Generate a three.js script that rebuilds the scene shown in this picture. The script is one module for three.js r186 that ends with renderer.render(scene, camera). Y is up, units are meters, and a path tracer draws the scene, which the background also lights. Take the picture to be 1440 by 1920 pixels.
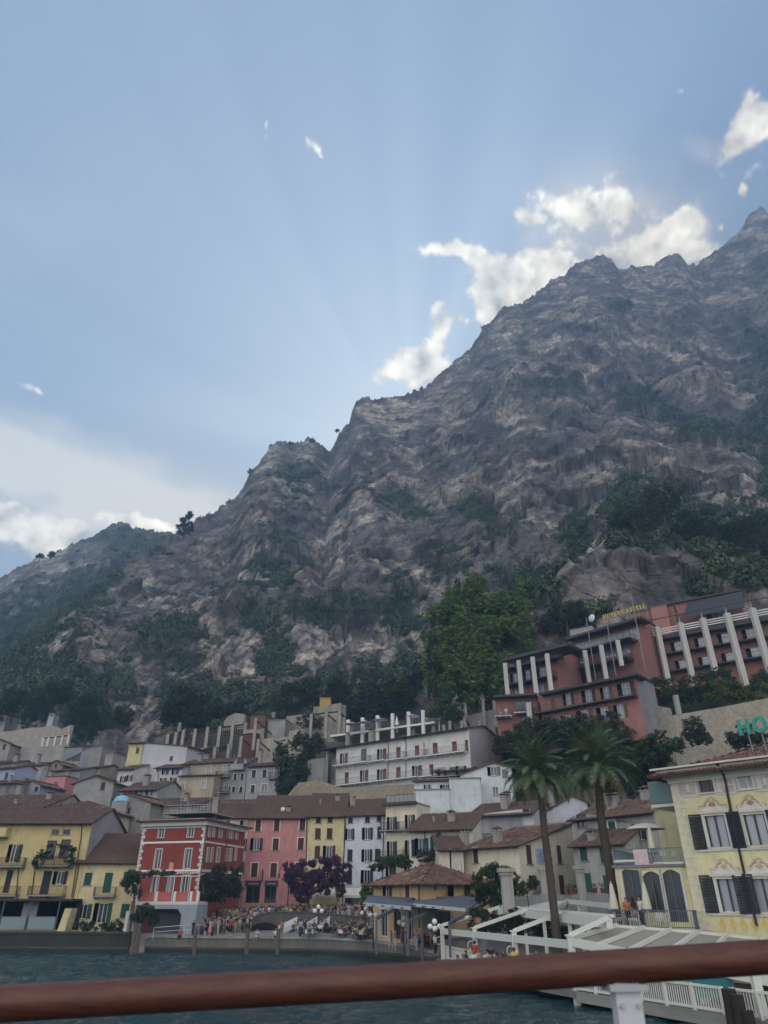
import * as THREE from 'three';
import { mergeGeometries, mergeVertices } from 'three/addons/utils/BufferGeometryUtils.js';
import { MarchingCubes } from 'three/addons/objects/MarchingCubes.js';
import { FontLoader } from 'three/addons/loaders/FontLoader.js';
import { TextGeometry } from 'three/addons/geometries/TextGeometry.js';

// ---------- camera, sky, sun, air, exposure ----------
const scene = new THREE.Scene();
const camera = new THREE.PerspectiveCamera(73.9, 768 / 1024, 0.05, 9000);
camera.position.set(0, 5, 0);
camera.rotation.order = 'YXZ';
camera.rotation.set(THREE.MathUtils.degToRad(29.85), 0, THREE.MathUtils.degToRad(0));
camera.updateMatrixWorld(true);
camera.focus = 90; camera.userData.fStop = 5.5;
const renderer = new THREE.WebGLRenderer({ antialias: true });
renderer.toneMapping = THREE.LinearToneMapping;
renderer.toneMappingExposure = 2.5;
renderer.shadowMap.enabled = true;
scene.fog = new THREE.FogExp2(new THREE.Color(0.36, 0.62, 1.0), 0.00062);

const V3 = (x, y, z) => new THREE.Vector3(x, y, z);
const FOC = 960 / Math.tan(THREE.MathUtils.degToRad(73.9 / 2));
// direction in the world that the lens sees at a place in the 1440 x 1920 photograph
function ray(px, py) { return V3((px - 720) / FOC, (960 - py) / FOC, -1).applyQuaternion(camera.quaternion).normalize(); }
// point on that sight line, D metres in front of the boat
function at(px, py, D) { const r = ray(px, py); return camera.position.clone().addScaledVector(r, D / -r.z); }
function onY(px, py, y) { const r = ray(px, py); return camera.position.clone().addScaledVector(r, (y - camera.position.y) / r.y); }
function onPlane(px, py, p0, n) { const r = ray(px, py); const t = p0.clone().sub(camera.position).dot(n) / r.dot(n); return camera.position.clone().addScaledVector(r, t); }
const angles = (px, py) => { const r = ray(px, py); return [Math.atan2(r.x, -r.z), Math.asin(r.y)]; };

// seeded random and noise
let seed = 20240607;
function rnd() { seed = (seed + 0x6D2B79F5) | 0; let t = Math.imul(seed ^ (seed >>> 15), 1 | seed); t = (t + Math.imul(t ^ (t >>> 7), 61 | t)) ^ t; return ((t ^ (t >>> 14)) >>> 0) / 4294967296; }
const rr = (a, b) => a + (b - a) * rnd();
const pick = (a) => a[Math.floor(rnd() * a.length)];
const PERM = new Uint8Array(512); { const p = [...Array(256).keys()]; for (let i = 255; i > 0; i--) { const j = Math.floor(rnd() * (i + 1)); [p[i], p[j]] = [p[j], p[i]]; } for (let i = 0; i < 512; i++) PERM[i] = p[i & 255]; }
const gr = (h, x, y, z) => { const u = (h & 15) < 8 ? x : y, v = (h & 15) < 4 ? y : ((h & 15) === 12 || (h & 15) === 14 ? x : z); return ((h & 1) ? -u : u) + ((h & 2) ? -v : v); };
const fade = (t) => t * t * t * (t * (t * 6 - 15) + 10);
function noise(x, y, z) {
  const fx = Math.floor(x), fy = Math.floor(y), fz = Math.floor(z), X = fx & 255, Y = fy & 255, Z = fz & 255; x -= fx; y -= fy; z -= fz;
  const u = fade(x), v = fade(y), w = fade(z), A = PERM[X] + Y, AA = PERM[A] + Z, AB = PERM[A + 1] + Z, B = PERM[X + 1] + Y, BA = PERM[B] + Z, BB = PERM[B + 1] + Z;
  const L = (t, a, b) => a + t * (b - a);
  return L(w, L(v, L(u, gr(PERM[AA], x, y, z), gr(PERM[BA], x - 1, y, z)), L(u, gr(PERM[AB], x, y - 1, z), gr(PERM[BB], x - 1, y - 1, z))),
    L(v, L(u, gr(PERM[AA + 1], x, y, z - 1), gr(PERM[BA + 1], x - 1, y, z - 1)), L(u, gr(PERM[AB + 1], x, y - 1, z - 1), gr(PERM[BB + 1], x - 1, y - 1, z - 1))));
}
function fbm(x, y, z, o = 4, g = 0.5) { let a = 1, s = 0, n = 0; for (let i = 0; i < o; i++) { s += a * noise(x, y, z); n += a; a *= g; x = x * 2.03 + 7.1; y = y * 2.03 + 3.7; z = z * 2.03 + 1.3; } return s / n; }
function ridged(x, y, z, o = 4, g = 0.5) { let a = 1, s = 0, n = 0; for (let i = 0; i < o; i++) { s += a * (1 - 2 * Math.abs(noise(x, y, z))); n += a; a *= g; x = x * 2.07 + 5.1; y = y * 2.07 + 9.7; z = z * 2.07 + 2.3; } return s / n; }
const clamp = (x, a = 0, b = 1) => Math.min(b, Math.max(a, x));
const sstep = (a, b, x) => { const t = clamp((x - a) / (b - a)); return t * t * (3 - 2 * t); };
const mix = (a, b, t) => a + (b - a) * t;
const lerp3 = (a, b, t) => [mix(a[0], b[0], t), mix(a[1], b[1], t), mix(a[2], b[2], t)];
function curve(pts, x) { if (x <= pts[0][0]) return pts[0][1]; for (let i = 1; i < pts.length; i++) if (x <= pts[i][0]) return mix(pts[i - 1][1], pts[i][1], (x - pts[i - 1][0]) / (pts[i][0] - pts[i - 1][0])); return pts[pts.length - 1][1]; }

const SUN = ray(770, 835);      // low behind the mountain
// the sky: blue air paling towards the hidden sun, with torn evening clouds round it (laid out by azimuth and height above the horizon)
{
  const W = 3072, H = 1536, data = new Float32Array(W * H * 4);
  // cumulus: [px, py, radius x, radius y, tilt, strength, softness]
  const CL = [
    [1010, 520, 80, 40, -0.5, 1.25, .2], [955, 560, 55, 42, -.9, 1.2, .2], [915, 500, 40, 22, .3, .9, .15], [850, 472, 52, 16, .15, 1.1, .12], [925, 590, 30, 20, -1, 1.1, .2], [1070, 470, 70, 50, .2, .75, .5],
    [1075, 395, 66, 40, .1, 1.05, .25], [1160, 380, 40, 38, .4, .85, .3], [1130, 440, 130, 80, .2, .62, .8], [1210, 470, 80, 45, -.4, 1.0, .25], [1250, 450, 40, 35, .2, .8, .3], [1300, 415, 30, 20, .6, 1.05, .12], [1262, 425, 12, 14, 0, .9, .2], [1310, 478, 45, 20, -.2, .95, .3], [1180, 400, 120, 60, .3, .5, .8], [990, 410, 25, 14, .2, .8, .2],
    [780, 692, 55, 34, -.25, 1.5, .15], [820, 640, 16, 34, .2, .95, .15], [848, 606, 26, 12, -.3, .85, .15], [825, 585, 20, 14, -.5, .75, .2], [900, 540, 18, 30, 0, .7, .2],
    [1375, 262, 58, 24, -.55, 1.15, .15], [1405, 212, 40, 38, -.5, .8, .25], [1440, 225, 50, 24, -.6, 1.0, .2], [1310, 275, 40, 28, .2, .4, .7], [1400, 355, 9, 14, .2, 1, .15], [1350, 425, 5, 10, .2, .8, .2],
    [586, 260, 16, 6, .7, .62, .15], [600, 276, 14, 4, 1.0, .58, .15], [607, 290, 6, 3, .3, .5, .2], [499, 240, 4, 12, -.1, .5, .3], [502, 256, 4, 6, -.3, .46, .3], [56, 722, 14, 5, .1, .62, .15], [72, 731, 10, 5, .5, .62, .15], [1275, 165, 9, 5, 0, .6, .3],
    [50, 985, 75, 26, .35, 1.3, .12], [95, 1020, 40, 24, .5, 1.25, .12], [20, 975, 50, 26, 0, 1.1, .15], [145, 995, 26, 20, .6, 1.1, .12], [215, 975, 40, 14, .1, 1.0, .15], [280, 985, 60, 12, .1, .9, .3], [-60, 990, 70, 40, 0, 1, .2], [-140, 960, 60, 30, 0, 1, .2], [1560, 300, 90, 50, -.3, 1, .3], [1700, 420, 120, 60, 0, 1, .3],
  ].map(([x, y, rx, ry, a, s, f]) => [x, y, rx, ry, Math.cos(a), Math.sin(a), s, f]);
  // thin veils
  const VE = [[100, 890, 260, 60, .25, 1.15], [260, 950, 260, 55, .12, 1.2], [30, 830, 120, 60, .6, .8], [320, 985, 170, 36, 0, 1.1], [180, 850, 220, 36, .25, .45], [1150, 400, 170, 110, .2, .5], [40, 430, 260, 120, -.4, .14], [420, 760, 300, 60, -.1, .13]].map(([x, y, rx, ry, a, s]) => [x, y, rx, ry, Math.cos(a), Math.sin(a), s]);
  const inv = camera.quaternion.clone().invert(), d = V3(), c = V3();
  for (let j = 0; j < H; j++) {
    const el = ((j + 0.5) / H - 0.5) * Math.PI, ce = Math.cos(el), se = Math.sin(el);
    for (let i = 0; i < W; i++) {
      const az = ((i + 0.5) / W - 0.5) * 2 * Math.PI, k = (j * W + i) * 4;
      d.set(ce * Math.cos(az), se, ce * Math.sin(az));
      if (el < -.012) { data[k] = .07; data[k + 1] = .085; data[k + 2] = .10; data[k + 3] = 1; continue; }
      const e = Math.max(se, 0), cs = d.dot(SUN), ang = Math.acos(clamp(cs, -1, 1));
      // clear air
      const hz = Math.pow(1 - e, 3.2);
      let r = mix(0.092, 0.205, hz), g = mix(0.127, 0.255, hz), b = mix(0.203, 0.320, hz);
      // mie glow round the sun, whiter
      const gl = 0.72 * Math.exp(-ang / 0.23) + 0.12 * Math.exp(-ang / 0.5);
      r += gl * 0.68; g += gl * 0.72; b += gl * 0.68;
      // greener-paler towards the left, deeper blue to the right of the hill
      const side = clamp(d.x * 0.9, -0.6, 0.6);
      r *= 1 - side * 0.42; g *= 1 - side * 0.28; b *= 1 - side * 0.08;
      // shafts fanning out from behind the ridge
      if (ang < 1.0 && ang > 0.02) {
        const up = Math.atan2(d.y - SUN.y, d.x - SUN.x), sh = noise(up * 5.2, 3.3, 0.5) * 0.6 + noise(up * 12, 8.3, 0.5) * 0.3;
        const f = 1 + 0.17 * sh * sstep(1.0, 0.3, ang) * sstep(0.02, 0.2, ang); r *= f; g *= f; b *= mix(f, 1, .3);
      }
      if (se > 0.0) {
        c.copy(d).applyQuaternion(inv);
        if (c.z < -0.25) {
          let px = 720 + FOC * c.x / -c.z, py = 960 - FOC * c.y / -c.z;
          if (px > -400 && px < 1900 && py > -300 && py < 1250) {
            let nearCloud = false; for (const q of CL) if (Math.abs(px - q[0]) < q[2] * 2.6 + 40 && Math.abs(py - q[1]) < q[2] * 2.6 + 40) { nearCloud = true; break; } if (!nearCloud) for (const q of VE) if (Math.abs(px - q[0]) < q[2] * 2 + 30 && Math.abs(py - q[1]) < q[2] * 1.6 + 30) { nearCloud = true; break; }
            if (nearCloud) {
            const wx = fbm(d.x * 14, d.y * 14, d.z * 14, 4) * 26, wy = fbm(d.x * 14 + 9, d.y * 14, d.z * 14, 4) * 26;
            const X = px + wx, Y = py + wy;
            let v = 0;
            for (const q of VE) { const dx = X - q[0], dy = Y - q[1], u = (dx * q[4] + dy * q[5]) / q[2], w = (-dx * q[5] + dy * q[4]) / q[3], rr2 = u * u + w * w; if (rr2 < 4) v += q[6] * Math.exp(-rr2 * 1.1); }
            if (v > 0.01) {
              v = clamp(v * (0.75 + 0.7 * fbm(d.x * 9 + d.y * 16, d.y * 26 - d.x * 6, d.z * 9, 5)), 0, .92);
              const wr = 0.64, wg = 0.575, wb = 0.48; r = mix(r, wr, v * .8); g = mix(g, wg, v * .8); b = mix(b, wb, v * .8);
            }
            let dens = 0, veil = 0;
            for (const q of CL) {
              const dx = X - q[0], dy = Y - q[1]; if (Math.abs(dx) > 260 || Math.abs(dy) > 260) continue;
              const u = (dx * q[4] + dy * q[5]) / q[2], w = (-dx * q[5] + dy * q[4]) / q[3], r2 = u * u + w * w;
              if (r2 < 6) { const f = q[6] * Math.exp(-r2 * 0.9); if (q[7] >= .5) veil += f; else dens += f; }
            }
            if (dens + veil > 0.05) {
              const n1 = fbm(d.x * 34, d.y * 34, d.z * 34, 6, 0.6), n2 = fbm(d.x * 90 + 4, d.y * 90, d.z * 90, 4, 0.6), near = Math.exp(-ang / 0.25), va = clamp(sstep(.08, .75, veil * (1 + .5 * n1) + dens * .3) * .85);
              // the broad grey veil inside the cloud, then the bright torn edges in front of it
              const vb = .36 + .14 * n1 + .06 * near; r = mix(r, vb * 1.0, va); g = mix(g, vb * .98, va); b = mix(b, vb * 1.04, va);
              const t = dens * 1.02 + n1 * .95 + n2 * .45, a = sstep(.26, .86, t), sh = fbm(d.x * 24 + 30, d.y * 24, d.z * 24, 5, .55), br = (.60 + .80 * sh + .36 * n1 + .26 * near) * mix(.75, 1, a);
              r = mix(r, br * 1.0, a * .95); g = mix(g, br * .92, a * .95); b = mix(b, Math.max(br * .76, .24), a * .95);
            }
            }
          } 
        }
        // unseen cumulus added behind the camera, brightened to fill the shaded village
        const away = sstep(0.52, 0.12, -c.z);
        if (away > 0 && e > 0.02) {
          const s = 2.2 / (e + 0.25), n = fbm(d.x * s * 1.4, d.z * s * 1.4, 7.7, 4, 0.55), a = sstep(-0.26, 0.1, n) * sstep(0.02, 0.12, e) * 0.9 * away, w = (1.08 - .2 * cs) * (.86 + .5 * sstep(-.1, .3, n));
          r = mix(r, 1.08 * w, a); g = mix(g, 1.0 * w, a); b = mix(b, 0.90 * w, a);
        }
      }
      data[k] = r; data[k + 1] = g; data[k + 2] = b; data[k + 3] = 1;
    }
  }
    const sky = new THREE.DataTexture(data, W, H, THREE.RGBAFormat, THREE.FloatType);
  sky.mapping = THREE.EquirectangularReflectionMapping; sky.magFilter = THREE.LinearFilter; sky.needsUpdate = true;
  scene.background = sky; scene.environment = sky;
}
const sun = new THREE.DirectionalLight(new THREE.Color(1, 0.9, 0.74), 3.2);
sun.position.copy(SUN).multiplyScalar(2500); sun.target.position.set(0, 0, -150);
sun.castShadow = true; sun.shadow.mapSize.set(4096, 4096);
Object.assign(sun.shadow.camera, { left: -900, right: 900, top: 900, bottom: -900, near: 10, far: 5000 });
scene.add(sun, sun.target);
// ---------- naming helpers ----------
const used = new Map();
function numbered(name) { const n = used.get(name) || 0; used.set(name, n + 1); return n ? name + '_' + String(n).padStart(3, '0') : name; }
function tag(o, label, category, group, kind) { if (label) o.userData.label = label; if (category) o.userData.category = category; if (group) o.userData.group = group; if (kind) o.userData.kind = kind; return o; }
function thing(name, label, category, pos, turn = 0, group) { const g = new THREE.Group(); g.name = numbered(name); if (pos) g.position.copy(pos); g.rotation.y = turn; scene.add(g); return tag(g, label, category, group); }
// things that share a label are told apart by their place: [position from left, object]
function ordinals(list) {
  const W = ['leftmost', 'second', 'third', 'fourth', 'fifth', 'sixth', 'seventh', 'eighth', 'ninth', 'tenth', 'eleventh', 'twelfth', 'thirteenth', 'fourteenth', 'fifteenth', 'sixteenth', 'seventeenth', 'eighteenth', 'nineteenth', 'twentieth', 'twenty-first', 'twenty-second', 'twenty-third', 'twenty-fourth', 'twenty-fifth', 'twenty-sixth', 'twenty-seventh', 'twenty-eighth'], by = new Map();
  for (const q of list) { const k = q[1].userData.label; by.set(k, [...(by.get(k) || []), q]); }
  for (const [k, v] of by) if (v.length > 1) v.sort((a, b) => a[0] - b[0]).forEach(([, o], i) => { o.userData.label = (i ? W[i] + ' from left, ' : 'leftmost, ') + k; });
}
function mesh(name, geo, mat, parent) { const m = new THREE.Mesh(geo, mat); m.castShadow = m.receiveShadow = true; m.name = parent ? name : numbered(name); (parent || scene).add(m); return m; }
function structure(name, geo, mat, label) { const m = mesh(name, geo, mat); m.userData.kind = 'structure'; if (label) m.userData.label = label; return m; }
function gridGeo(nx, ny, f, colors) {   // f(i,j) -> [x,y,z]
  const p = new Float32Array(nx * ny * 3), uv = new Float32Array(nx * ny * 2), idx = [];
  for (let j = 0; j < ny; j++) for (let i = 0; i < nx; i++) { const k = j * nx + i, q = f(i, j); p[k * 3] = q[0]; p[k * 3 + 1] = q[1]; p[k * 3 + 2] = q[2]; uv[k * 2] = q[3] ?? q[0]; uv[k * 2 + 1] = q[4] ?? q[1]; }
  const ix = new Uint32Array((nx - 1) * (ny - 1) * 6); let n = 0;
  for (let j = 0; j < ny - 1; j++) for (let i = 0; i < nx - 1; i++) { const a = j * nx + i, b = a + 1, c = a + nx, d = c + 1; ix[n++] = a; ix[n++] = b; ix[n++] = d; ix[n++] = a; ix[n++] = d; ix[n++] = c; }
  const g = new THREE.BufferGeometry(); g.setAttribute('position', new THREE.BufferAttribute(p, 3)); g.setAttribute('uv', new THREE.BufferAttribute(uv, 2)); g.setIndex(new THREE.BufferAttribute(ix, 1)); g.computeVertexNormals(); return g;
}
// ---------- the mountain ----------
const hash3 = (i, j, k, s) => { let h = Math.imul(i, 374761393) ^ Math.imul(j, 668265263) ^ Math.imul(k, 2147483647 ^ 0x5bd1e995) ^ Math.imul(s, 1274126177); h = Math.imul(h ^ (h >>> 13), 1274126177); h ^= h >>> 16; return (h >>> 0) / 4294967296; };
// broken rock: blocks with flat tilted faces; returns [height, gap to the next block, tone of the block]
const _fw = [0, 0, 0];
function blocks(x, y, z) {
  const fx = Math.floor(x), fy = Math.floor(y), fz = Math.floor(z); let b1 = 9, b2 = 9, bi = 0, bj = 0, bk = 0, dx1 = 0, dy1 = 0, dz1 = 0;
  for (let i = -1; i < 2; i++) for (let j = -1; j < 2; j++) for (let k = -1; k < 2; k++) {
    const X = fx + i, Y = fy + j, Z = fz + k, h = hash3(X, Y, Z, 1), dx = x - X - h, dy = y - Y - (h * 57.31) % 1, dz = z - Z - (h * 913.7) % 1, d = dx * dx + dy * dy + dz * dz;
    if (d < b1) { b2 = b1; b1 = d; bi = X; bj = Y; bk = Z; dx1 = dx; dy1 = dy; dz1 = dz; } else if (d < b2) b2 = d;
  }
  const h = hash3(bi, bj, bk, 2), t1 = (h * 37.7) % 1 - .5, t2 = (h * 311.3) % 1 - .62;
  _fw[0] = h * .55 + t1 * dx1 * 1.5 + t2 * dy1 * 1.7; _fw[1] = Math.sqrt(b2) - Math.sqrt(b1); _fw[2] = (h * 77.7) % 1; return _fw;
}
const SKYLINE = [[-400,1250],[-200,1160],[-60,1105],[0,1085],[40,1062],[75,1043],[95,1041],[135,1020],[150,1012],[180,1002],[198,990],[215,980],[240,983],[255,991],[300,998],[335,1000],[420,1010],[520,1000]];
const SPUR = [[-400,1400],[-100,1290],[0,1236],[90,1166],[150,1116],[230,1064],[270,1036],[310,1012],[335,1000],[350,990],[365,976],[385,965],[400,962],[425,945],[440,938],[455,915],[470,885],[495,858],[507,838],[520,828],[535,827],[545,833],[560,828],[578,822],[595,826],[612,845],[620,848],[628,830],[640,808],[655,790],[660,770],[668,752],[680,744],[700,747],[740,747],[760,740],[800,725],[830,697],[850,678],[880,655],[897,628],[905,612],[925,600],[945,575],[970,572],[990,560],[1010,545],[1035,525],[1060,515],[1065,503],[1085,492],[1110,485],[1130,478],[1145,485],[1160,505],[1200,500],[1225,498],[1240,488],[1258,478],[1275,476],[1290,497],[1305,498],[1330,480],[1355,460],[1380,440],[1398,415],[1408,400],[1420,390],[1432,388],[1440,405],[1480,380],[1560,350],[1700,420],[2000,700]];
const BASE = [[-400,1440],[0,1365],[150,1400],[220,1450],[300,1405],[330,1372],[450,1350],[600,1345],[750,1352],[820,1340],[900,1320],[960,1255],[1040,1225],[1100,1175],[1250,1135],[1400,1115],[1560,1100],[2000,1000]];
const BASED = [[-400,290],[0,262],[300,222],[450,206],[600,190],[700,180],[800,172],[900,165],[1000,158],[1200,152],[1560,152],[2000,160]];
const RIDGED = [[-400,360],[0,370],[200,410],[335,480],[450,550],[540,610],[615,650],[630,610],[850,680],[1130,740],[1430,780],[2000,780]];
// woods and scrub on the rock: [px, py, rx, ry, tilt, strength] of each patch as it lies on the slope
const GREEN = [
 [60,1290,150,70,.1,1.1],[150,1310,85,60,-.3,1],[30,1180,120,60,-.4,.75],[150,1120,120,40,-.6,.55],[250,1010,80,25,.2,.5],
 [330,1190,80,28,-.2,.8],[345,1235,40,40,.2,.8],[400,1180,40,30,.3,.5],[370,1320,60,45,0,1.2],[305,1240,18,50,.3,.5],[225,1345,26,24,-.6,.6],
 [520,1230,30,110,.15,.95],[470,1140,60,36,.2,.8],[500,1060,70,40,.3,.7],[530,1010,60,40,.6,.6],[570,900,60,60,.5,.5],
 [590,1150,80,26,.1,1],[660,1140,90,30,-.1,1.1],[745,1130,40,45,.1,1.1],[760,1170,50,30,0,.9],[600,1300,110,36,-.1,1.3],[700,1290,90,40,-.2,1.2],[565,1290,34,44,.4,1],[770,1270,50,40,-.3,1],[520,1315,36,26,0,.8],
 [690,900,70,16,-.5,.5],[760,940,40,16,.3,.8],[790,960,30,20,.2,.8],[890,955,60,26,.35,1],[930,985,40,26,0,.9],[840,1060,40,40,.2,.8],[980,1100,60,40,.1,1.2],[1000,950,26,12,.2,.6],
 [1040,720,60,14,.05,.8],[1100,728,60,12,.1,.7],[1200,745,45,30,.25,1.1],[1260,780,80,20,.25,1],[1350,805,90,16,.1,1],[1440,800,60,50,-.3,.9],[1420,640,30,50,-.6,.8],[1380,600,40,16,.5,.5],[1165,575,24,18,.2,1],[1440,740,40,20,0,.6],
 [1190,935,60,30,-.1,1.2],[1215,960,70,50,.1,1.3],[1120,940,40,24,.1,.8],[1085,985,30,60,.2,1.0],[1300,985,80,40,.2,1.3],[1400,1000,90,50,.1,1.2],[1410,1075,70,30,0,1.1],[1340,1060,40,40,0,1],[1080,1160,70,30,-.2,1.1],[1330,1100,60,16,-.1,.8],[1440,880,24,60,0,.9],
 [1080,930,40,14,.1,.5],[1270,600,40,14,.1,.45],[1180,1000,40,30,0,.8],[830,880,18,10,.2,.5],[870,1010,18,10,0,.5],[985,690,30,10,0,.35],[1020,640,30,10,.3,.3],
].map(([x, y, rx, ry, a, s]) => [x, y, rx, ry, Math.cos(a), Math.sin(a), s]);
function greenAt(px, py) { let v = 0; for (const q of GREEN) { const dx = px - q[0], dy = py - q[1]; if (Math.abs(dx) > 330 || Math.abs(dy) > 330) continue; const u = (dx * q[4] + dy * q[5]) / q[2], w = (-dx * q[5] + dy * q[4]) / q[3], r = u * u + w * w; if (r < 5) v = Math.max(v, q[6] * Math.exp(-r * .75)); } return v; }
const toAng = (list) => list.map(([x, y]) => angles(x, y));
const bushSpots = [];
function buildMountain(name, label, skyline, baseLine, baseDist, ridgeDist, nx, ny, amp, azLo, azHi, bushes) {
  const sk = toAng(skyline), bs = toAng(baseLine), bd = baseDist.map(([x, d], i) => [angles(x, 1300)[0], d]), rd = ridgeDist.map(([x, d]) => [angles(x, 900)[0], d]);
  const inv = camera.quaternion.clone().invert(), c = V3();
  const col = new Float32Array(nx * ny * 3), base = camera.position.y, green = new Float32Array(nx * ny);
  const nTop = Math.round(ny * 0.93);
  const azOf = (i) => mix(azLo, azHi, i / (nx - 1));
  const geo = gridGeo(nx, ny, (i, j) => {
    const az = azOf(i), e1 = curve(sk, az) , e0 = Math.min(curve(bs, az), e1 - .04), D0 = curve(bd, az), D1 = curve(rd, az);
    let t = (j - 6) / (nTop - 7), D, y; const drop = t < 0 ? (6 - j) / 6 : 0; t = Math.max(t, 0);
    if (t <= 1) {
      const tt = t; const e = mix(e0 - 0.035, e1, tt);
      // steep lower wall, ledges, then leaning back to the ridge
      const wv = noise(az * 14, t * 3, 2.2) * 0.10;
      D = mix(D0, D1, clamp(Math.pow(tt, 1.25) * 0.92 + 0.08 * tt + wv * tt * (1 - tt) * 2));
      y = base + D / Math.cos(az) * Math.tan(e);
    } else { const b = (j - nTop + 1) / (ny - nTop); D = D1 + b * 420; y = base + D1 / Math.cos(az) * Math.tan(e1) - b * b * 260 - b * 60; }
    let x = D * Math.tan(az), z = -D;
    // rock relief: buttresses, slanting beds and cracks, pushed out of the wall towards the lake
    const k = t <= 1 ? Math.min(1, .15 + t * 14) : .6;
    const sx = x * .9 + y * .35, sy = y * .75 - x * .22;
    const wpx = fbm(x * .011, y * .011, z * .011, 3) * 22, wpy = fbm(x * .011 + 7, y * .011, z * .011, 3) * 22;
    let d = ridged((sx + wpx) / 150, sy / 230, z / 190, 3, .5) * 32 + ridged((sx + wpx) / 52, (sy + wpy) / 66, z / 70, 3, .55) * 7 + ridged((sx + wpx) / 19, (sy + wpy) / 22, z / 26, 3, .55) * 3;
    const bed = (x * .85 + y * .42 + wpx * .8) / 8, bf = bed - Math.floor(bed); d += (bf < .75 ? bf / .75 : (1 - bf) / .25) * 1.5;
    const b1 = blocks((sx + wpx) / 46, (sy + wpy) / 40, z / 60)[0], b2 = blocks((sx + wpx * .6) / 17, (sy + wpy * .5) / 14, z / 22)[0], b3 = blocks(sx / 6.5, sy / 5.2, z / 8)[0];
    d += b1 * 9 + b2 * 4.2 + b3 * 1.6 + noise(x / 3.2, y / 3.2, z / 3.2) * 1.2;
    const dn = (d - 20) * k * amp * (.03 + .97 * sstep(.99, .76, t)); x += -Math.sin(az) * dn * .78; z += Math.cos(az) * dn * .78; y += dn * .62; if (drop) { y = mix(y, -6, drop); z -= drop * 4; }
    if (t > .9 && t <= 1.02) y += (noise(az * 190, 1.1, 0) * 2 + noise(az * 520, 4.1, 0) * 2 + (hash3(Math.floor(az * 150 + .3 * noise(az * 400, 2, 1)), 3, 1, 4) - .5) * 6 + (hash3(Math.floor(az * 420), 3, 1, 5) - .5) * 3) * amp * .8 * sstep(.93, 1, t);
    return [x, y, z, x, y];
  });
  const P = geo.attributes.position.array, N = geo.attributes.normal.array;
  for (let k = 0; k < nx * ny; k++) {
    const x = P[k * 3], y = P[k * 3 + 1], z = P[k * 3 + 2], ny_ = N[k * 3 + 1];
    c.set(x, y - base, z).normalize().applyQuaternion(inv);
    const px = 720 + FOC * c.x / -c.z, py = 960 - FOC * c.y / -c.z;
    let g = greenAt(px, py);
    const n1 = fbm(x / 26, y / 26, z / 26, 4, .6), n2 = fbm(x / 7, y / 7, z / 7, 3, .6);
    const gg = sstep(.36, .58, g * (1 + .3 * n1) * .95 + n1 * .5 + n2 * .34 + (ny_ - .5) * .5 + (name === 'mountain' ? .03 : .22));
    green[k] = gg;
    // limestone: warm pale broken faces, grey weathered skins, dark water streaks
    const w = sstep(-.10, .22, fbm((x + y * .4) / 36 + 3, (y - x * .3) / 72, z / 60, 5, .62) + .2 * n2), st = sstep(.1, .36, fbm(x / 5.5, y / 40, z / 12, 3, .6)), oc = sstep(.2, .45, fbm(x / 30 + 11, y / 44, z / 30, 4));
    const cr = sstep(.62, .95, ridged((x + y * .6) / 12, (y - x * .3) / 10, z / 14, 3, .6));
    let rock = lerp3([.26, .228, .215], [.74, .62, .50], w); rock = lerp3(rock, [.58, .45, .30], oc * .35); rock = lerp3(rock, [.17, .155, .17], st * .5); rock = lerp3(rock, [.10, .095, .10], cr * .5);
    const sx = x * .82 + y * .57 + n1 * 16, sy = y * .82 - x * .57 + n2 * 6, q1 = blocks(sx / 30, sy / 15, z / 34), g1 = q1[1], t1 = q1[2], q2 = blocks(sx / 11, sy / 6.5, z / 13), g2 = q2[1], t2 = q2[2];
    rock = lerp3(rock, [.085, .08, .085], .6 * (1 - sstep(.02, .17, g1)) + .35 * (1 - sstep(.02, .17, g2)));
    const f = (.86 + .3 * (n2 + .5)) * (.66 + .62 * t1) * (.8 + .4 * t2); rock = rock.map((q) => q * f);
    const vg = lerp3([.040, .064, .030], [.085, .115, .052], clamp(.5 + n1 + n2));
    const o = lerp3(rock, vg, gg); col[k * 3] = o[0]; col[k * 3 + 1] = o[1]; col[k * 3 + 2] = o[2];
  }
  geo.setAttribute('color', new THREE.BufferAttribute(col, 3));
  const m = structure(name, geo, new THREE.MeshStandardMaterial({ name: 'limestone', vertexColors: true, roughness: .95, map: RT[0], bumpMap: RT[1], bumpScale: 1.3 }), label);
  // scrub that stands on the ledges
  const cells = nx * nTop; let made = 0;
  for (let q = 0; q < bushes * 30 && made < bushes; q++) {
    const i = Math.floor(rnd() * nx), j = Math.floor(rnd() * nTop * .985), k = j * nx + i; if (rnd() > green[k] * green[k] * .9) continue;
    const D = -P[k * 3 + 2]; if (rnd() > 1.25 - D / 900) continue;
    bushSpots.push([P[k * 3], P[k * 3 + 1], P[k * 3 + 2], D]); made++;
  }
  return m;
}
function noiseTex(size, f, srgb) {
  const d = new Uint8Array(size * size * 4);
  for (let j = 0; j < size; j++) for (let i = 0; i < size; i++) { const v = f(i / size, j / size), k = (j * size + i) * 4; if (Array.isArray(v)) { d[k] = clamp(v[0]) * 255; d[k + 1] = clamp(v[1]) * 255; d[k + 2] = clamp(v[2]) * 255; } else d[k] = d[k + 1] = d[k + 2] = clamp(v) * 255; d[k + 3] = 255; }
  const t = new THREE.DataTexture(d, size, size, THREE.RGBAFormat); t.wrapS = t.wrapT = THREE.RepeatWrapping; t.magFilter = THREE.LinearFilter; t.minFilter = THREE.LinearMipmapLinearFilter; t.generateMipmaps = true; if (srgb) t.colorSpace = THREE.SRGBColorSpace; t.needsUpdate = true; return t;
}
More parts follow.
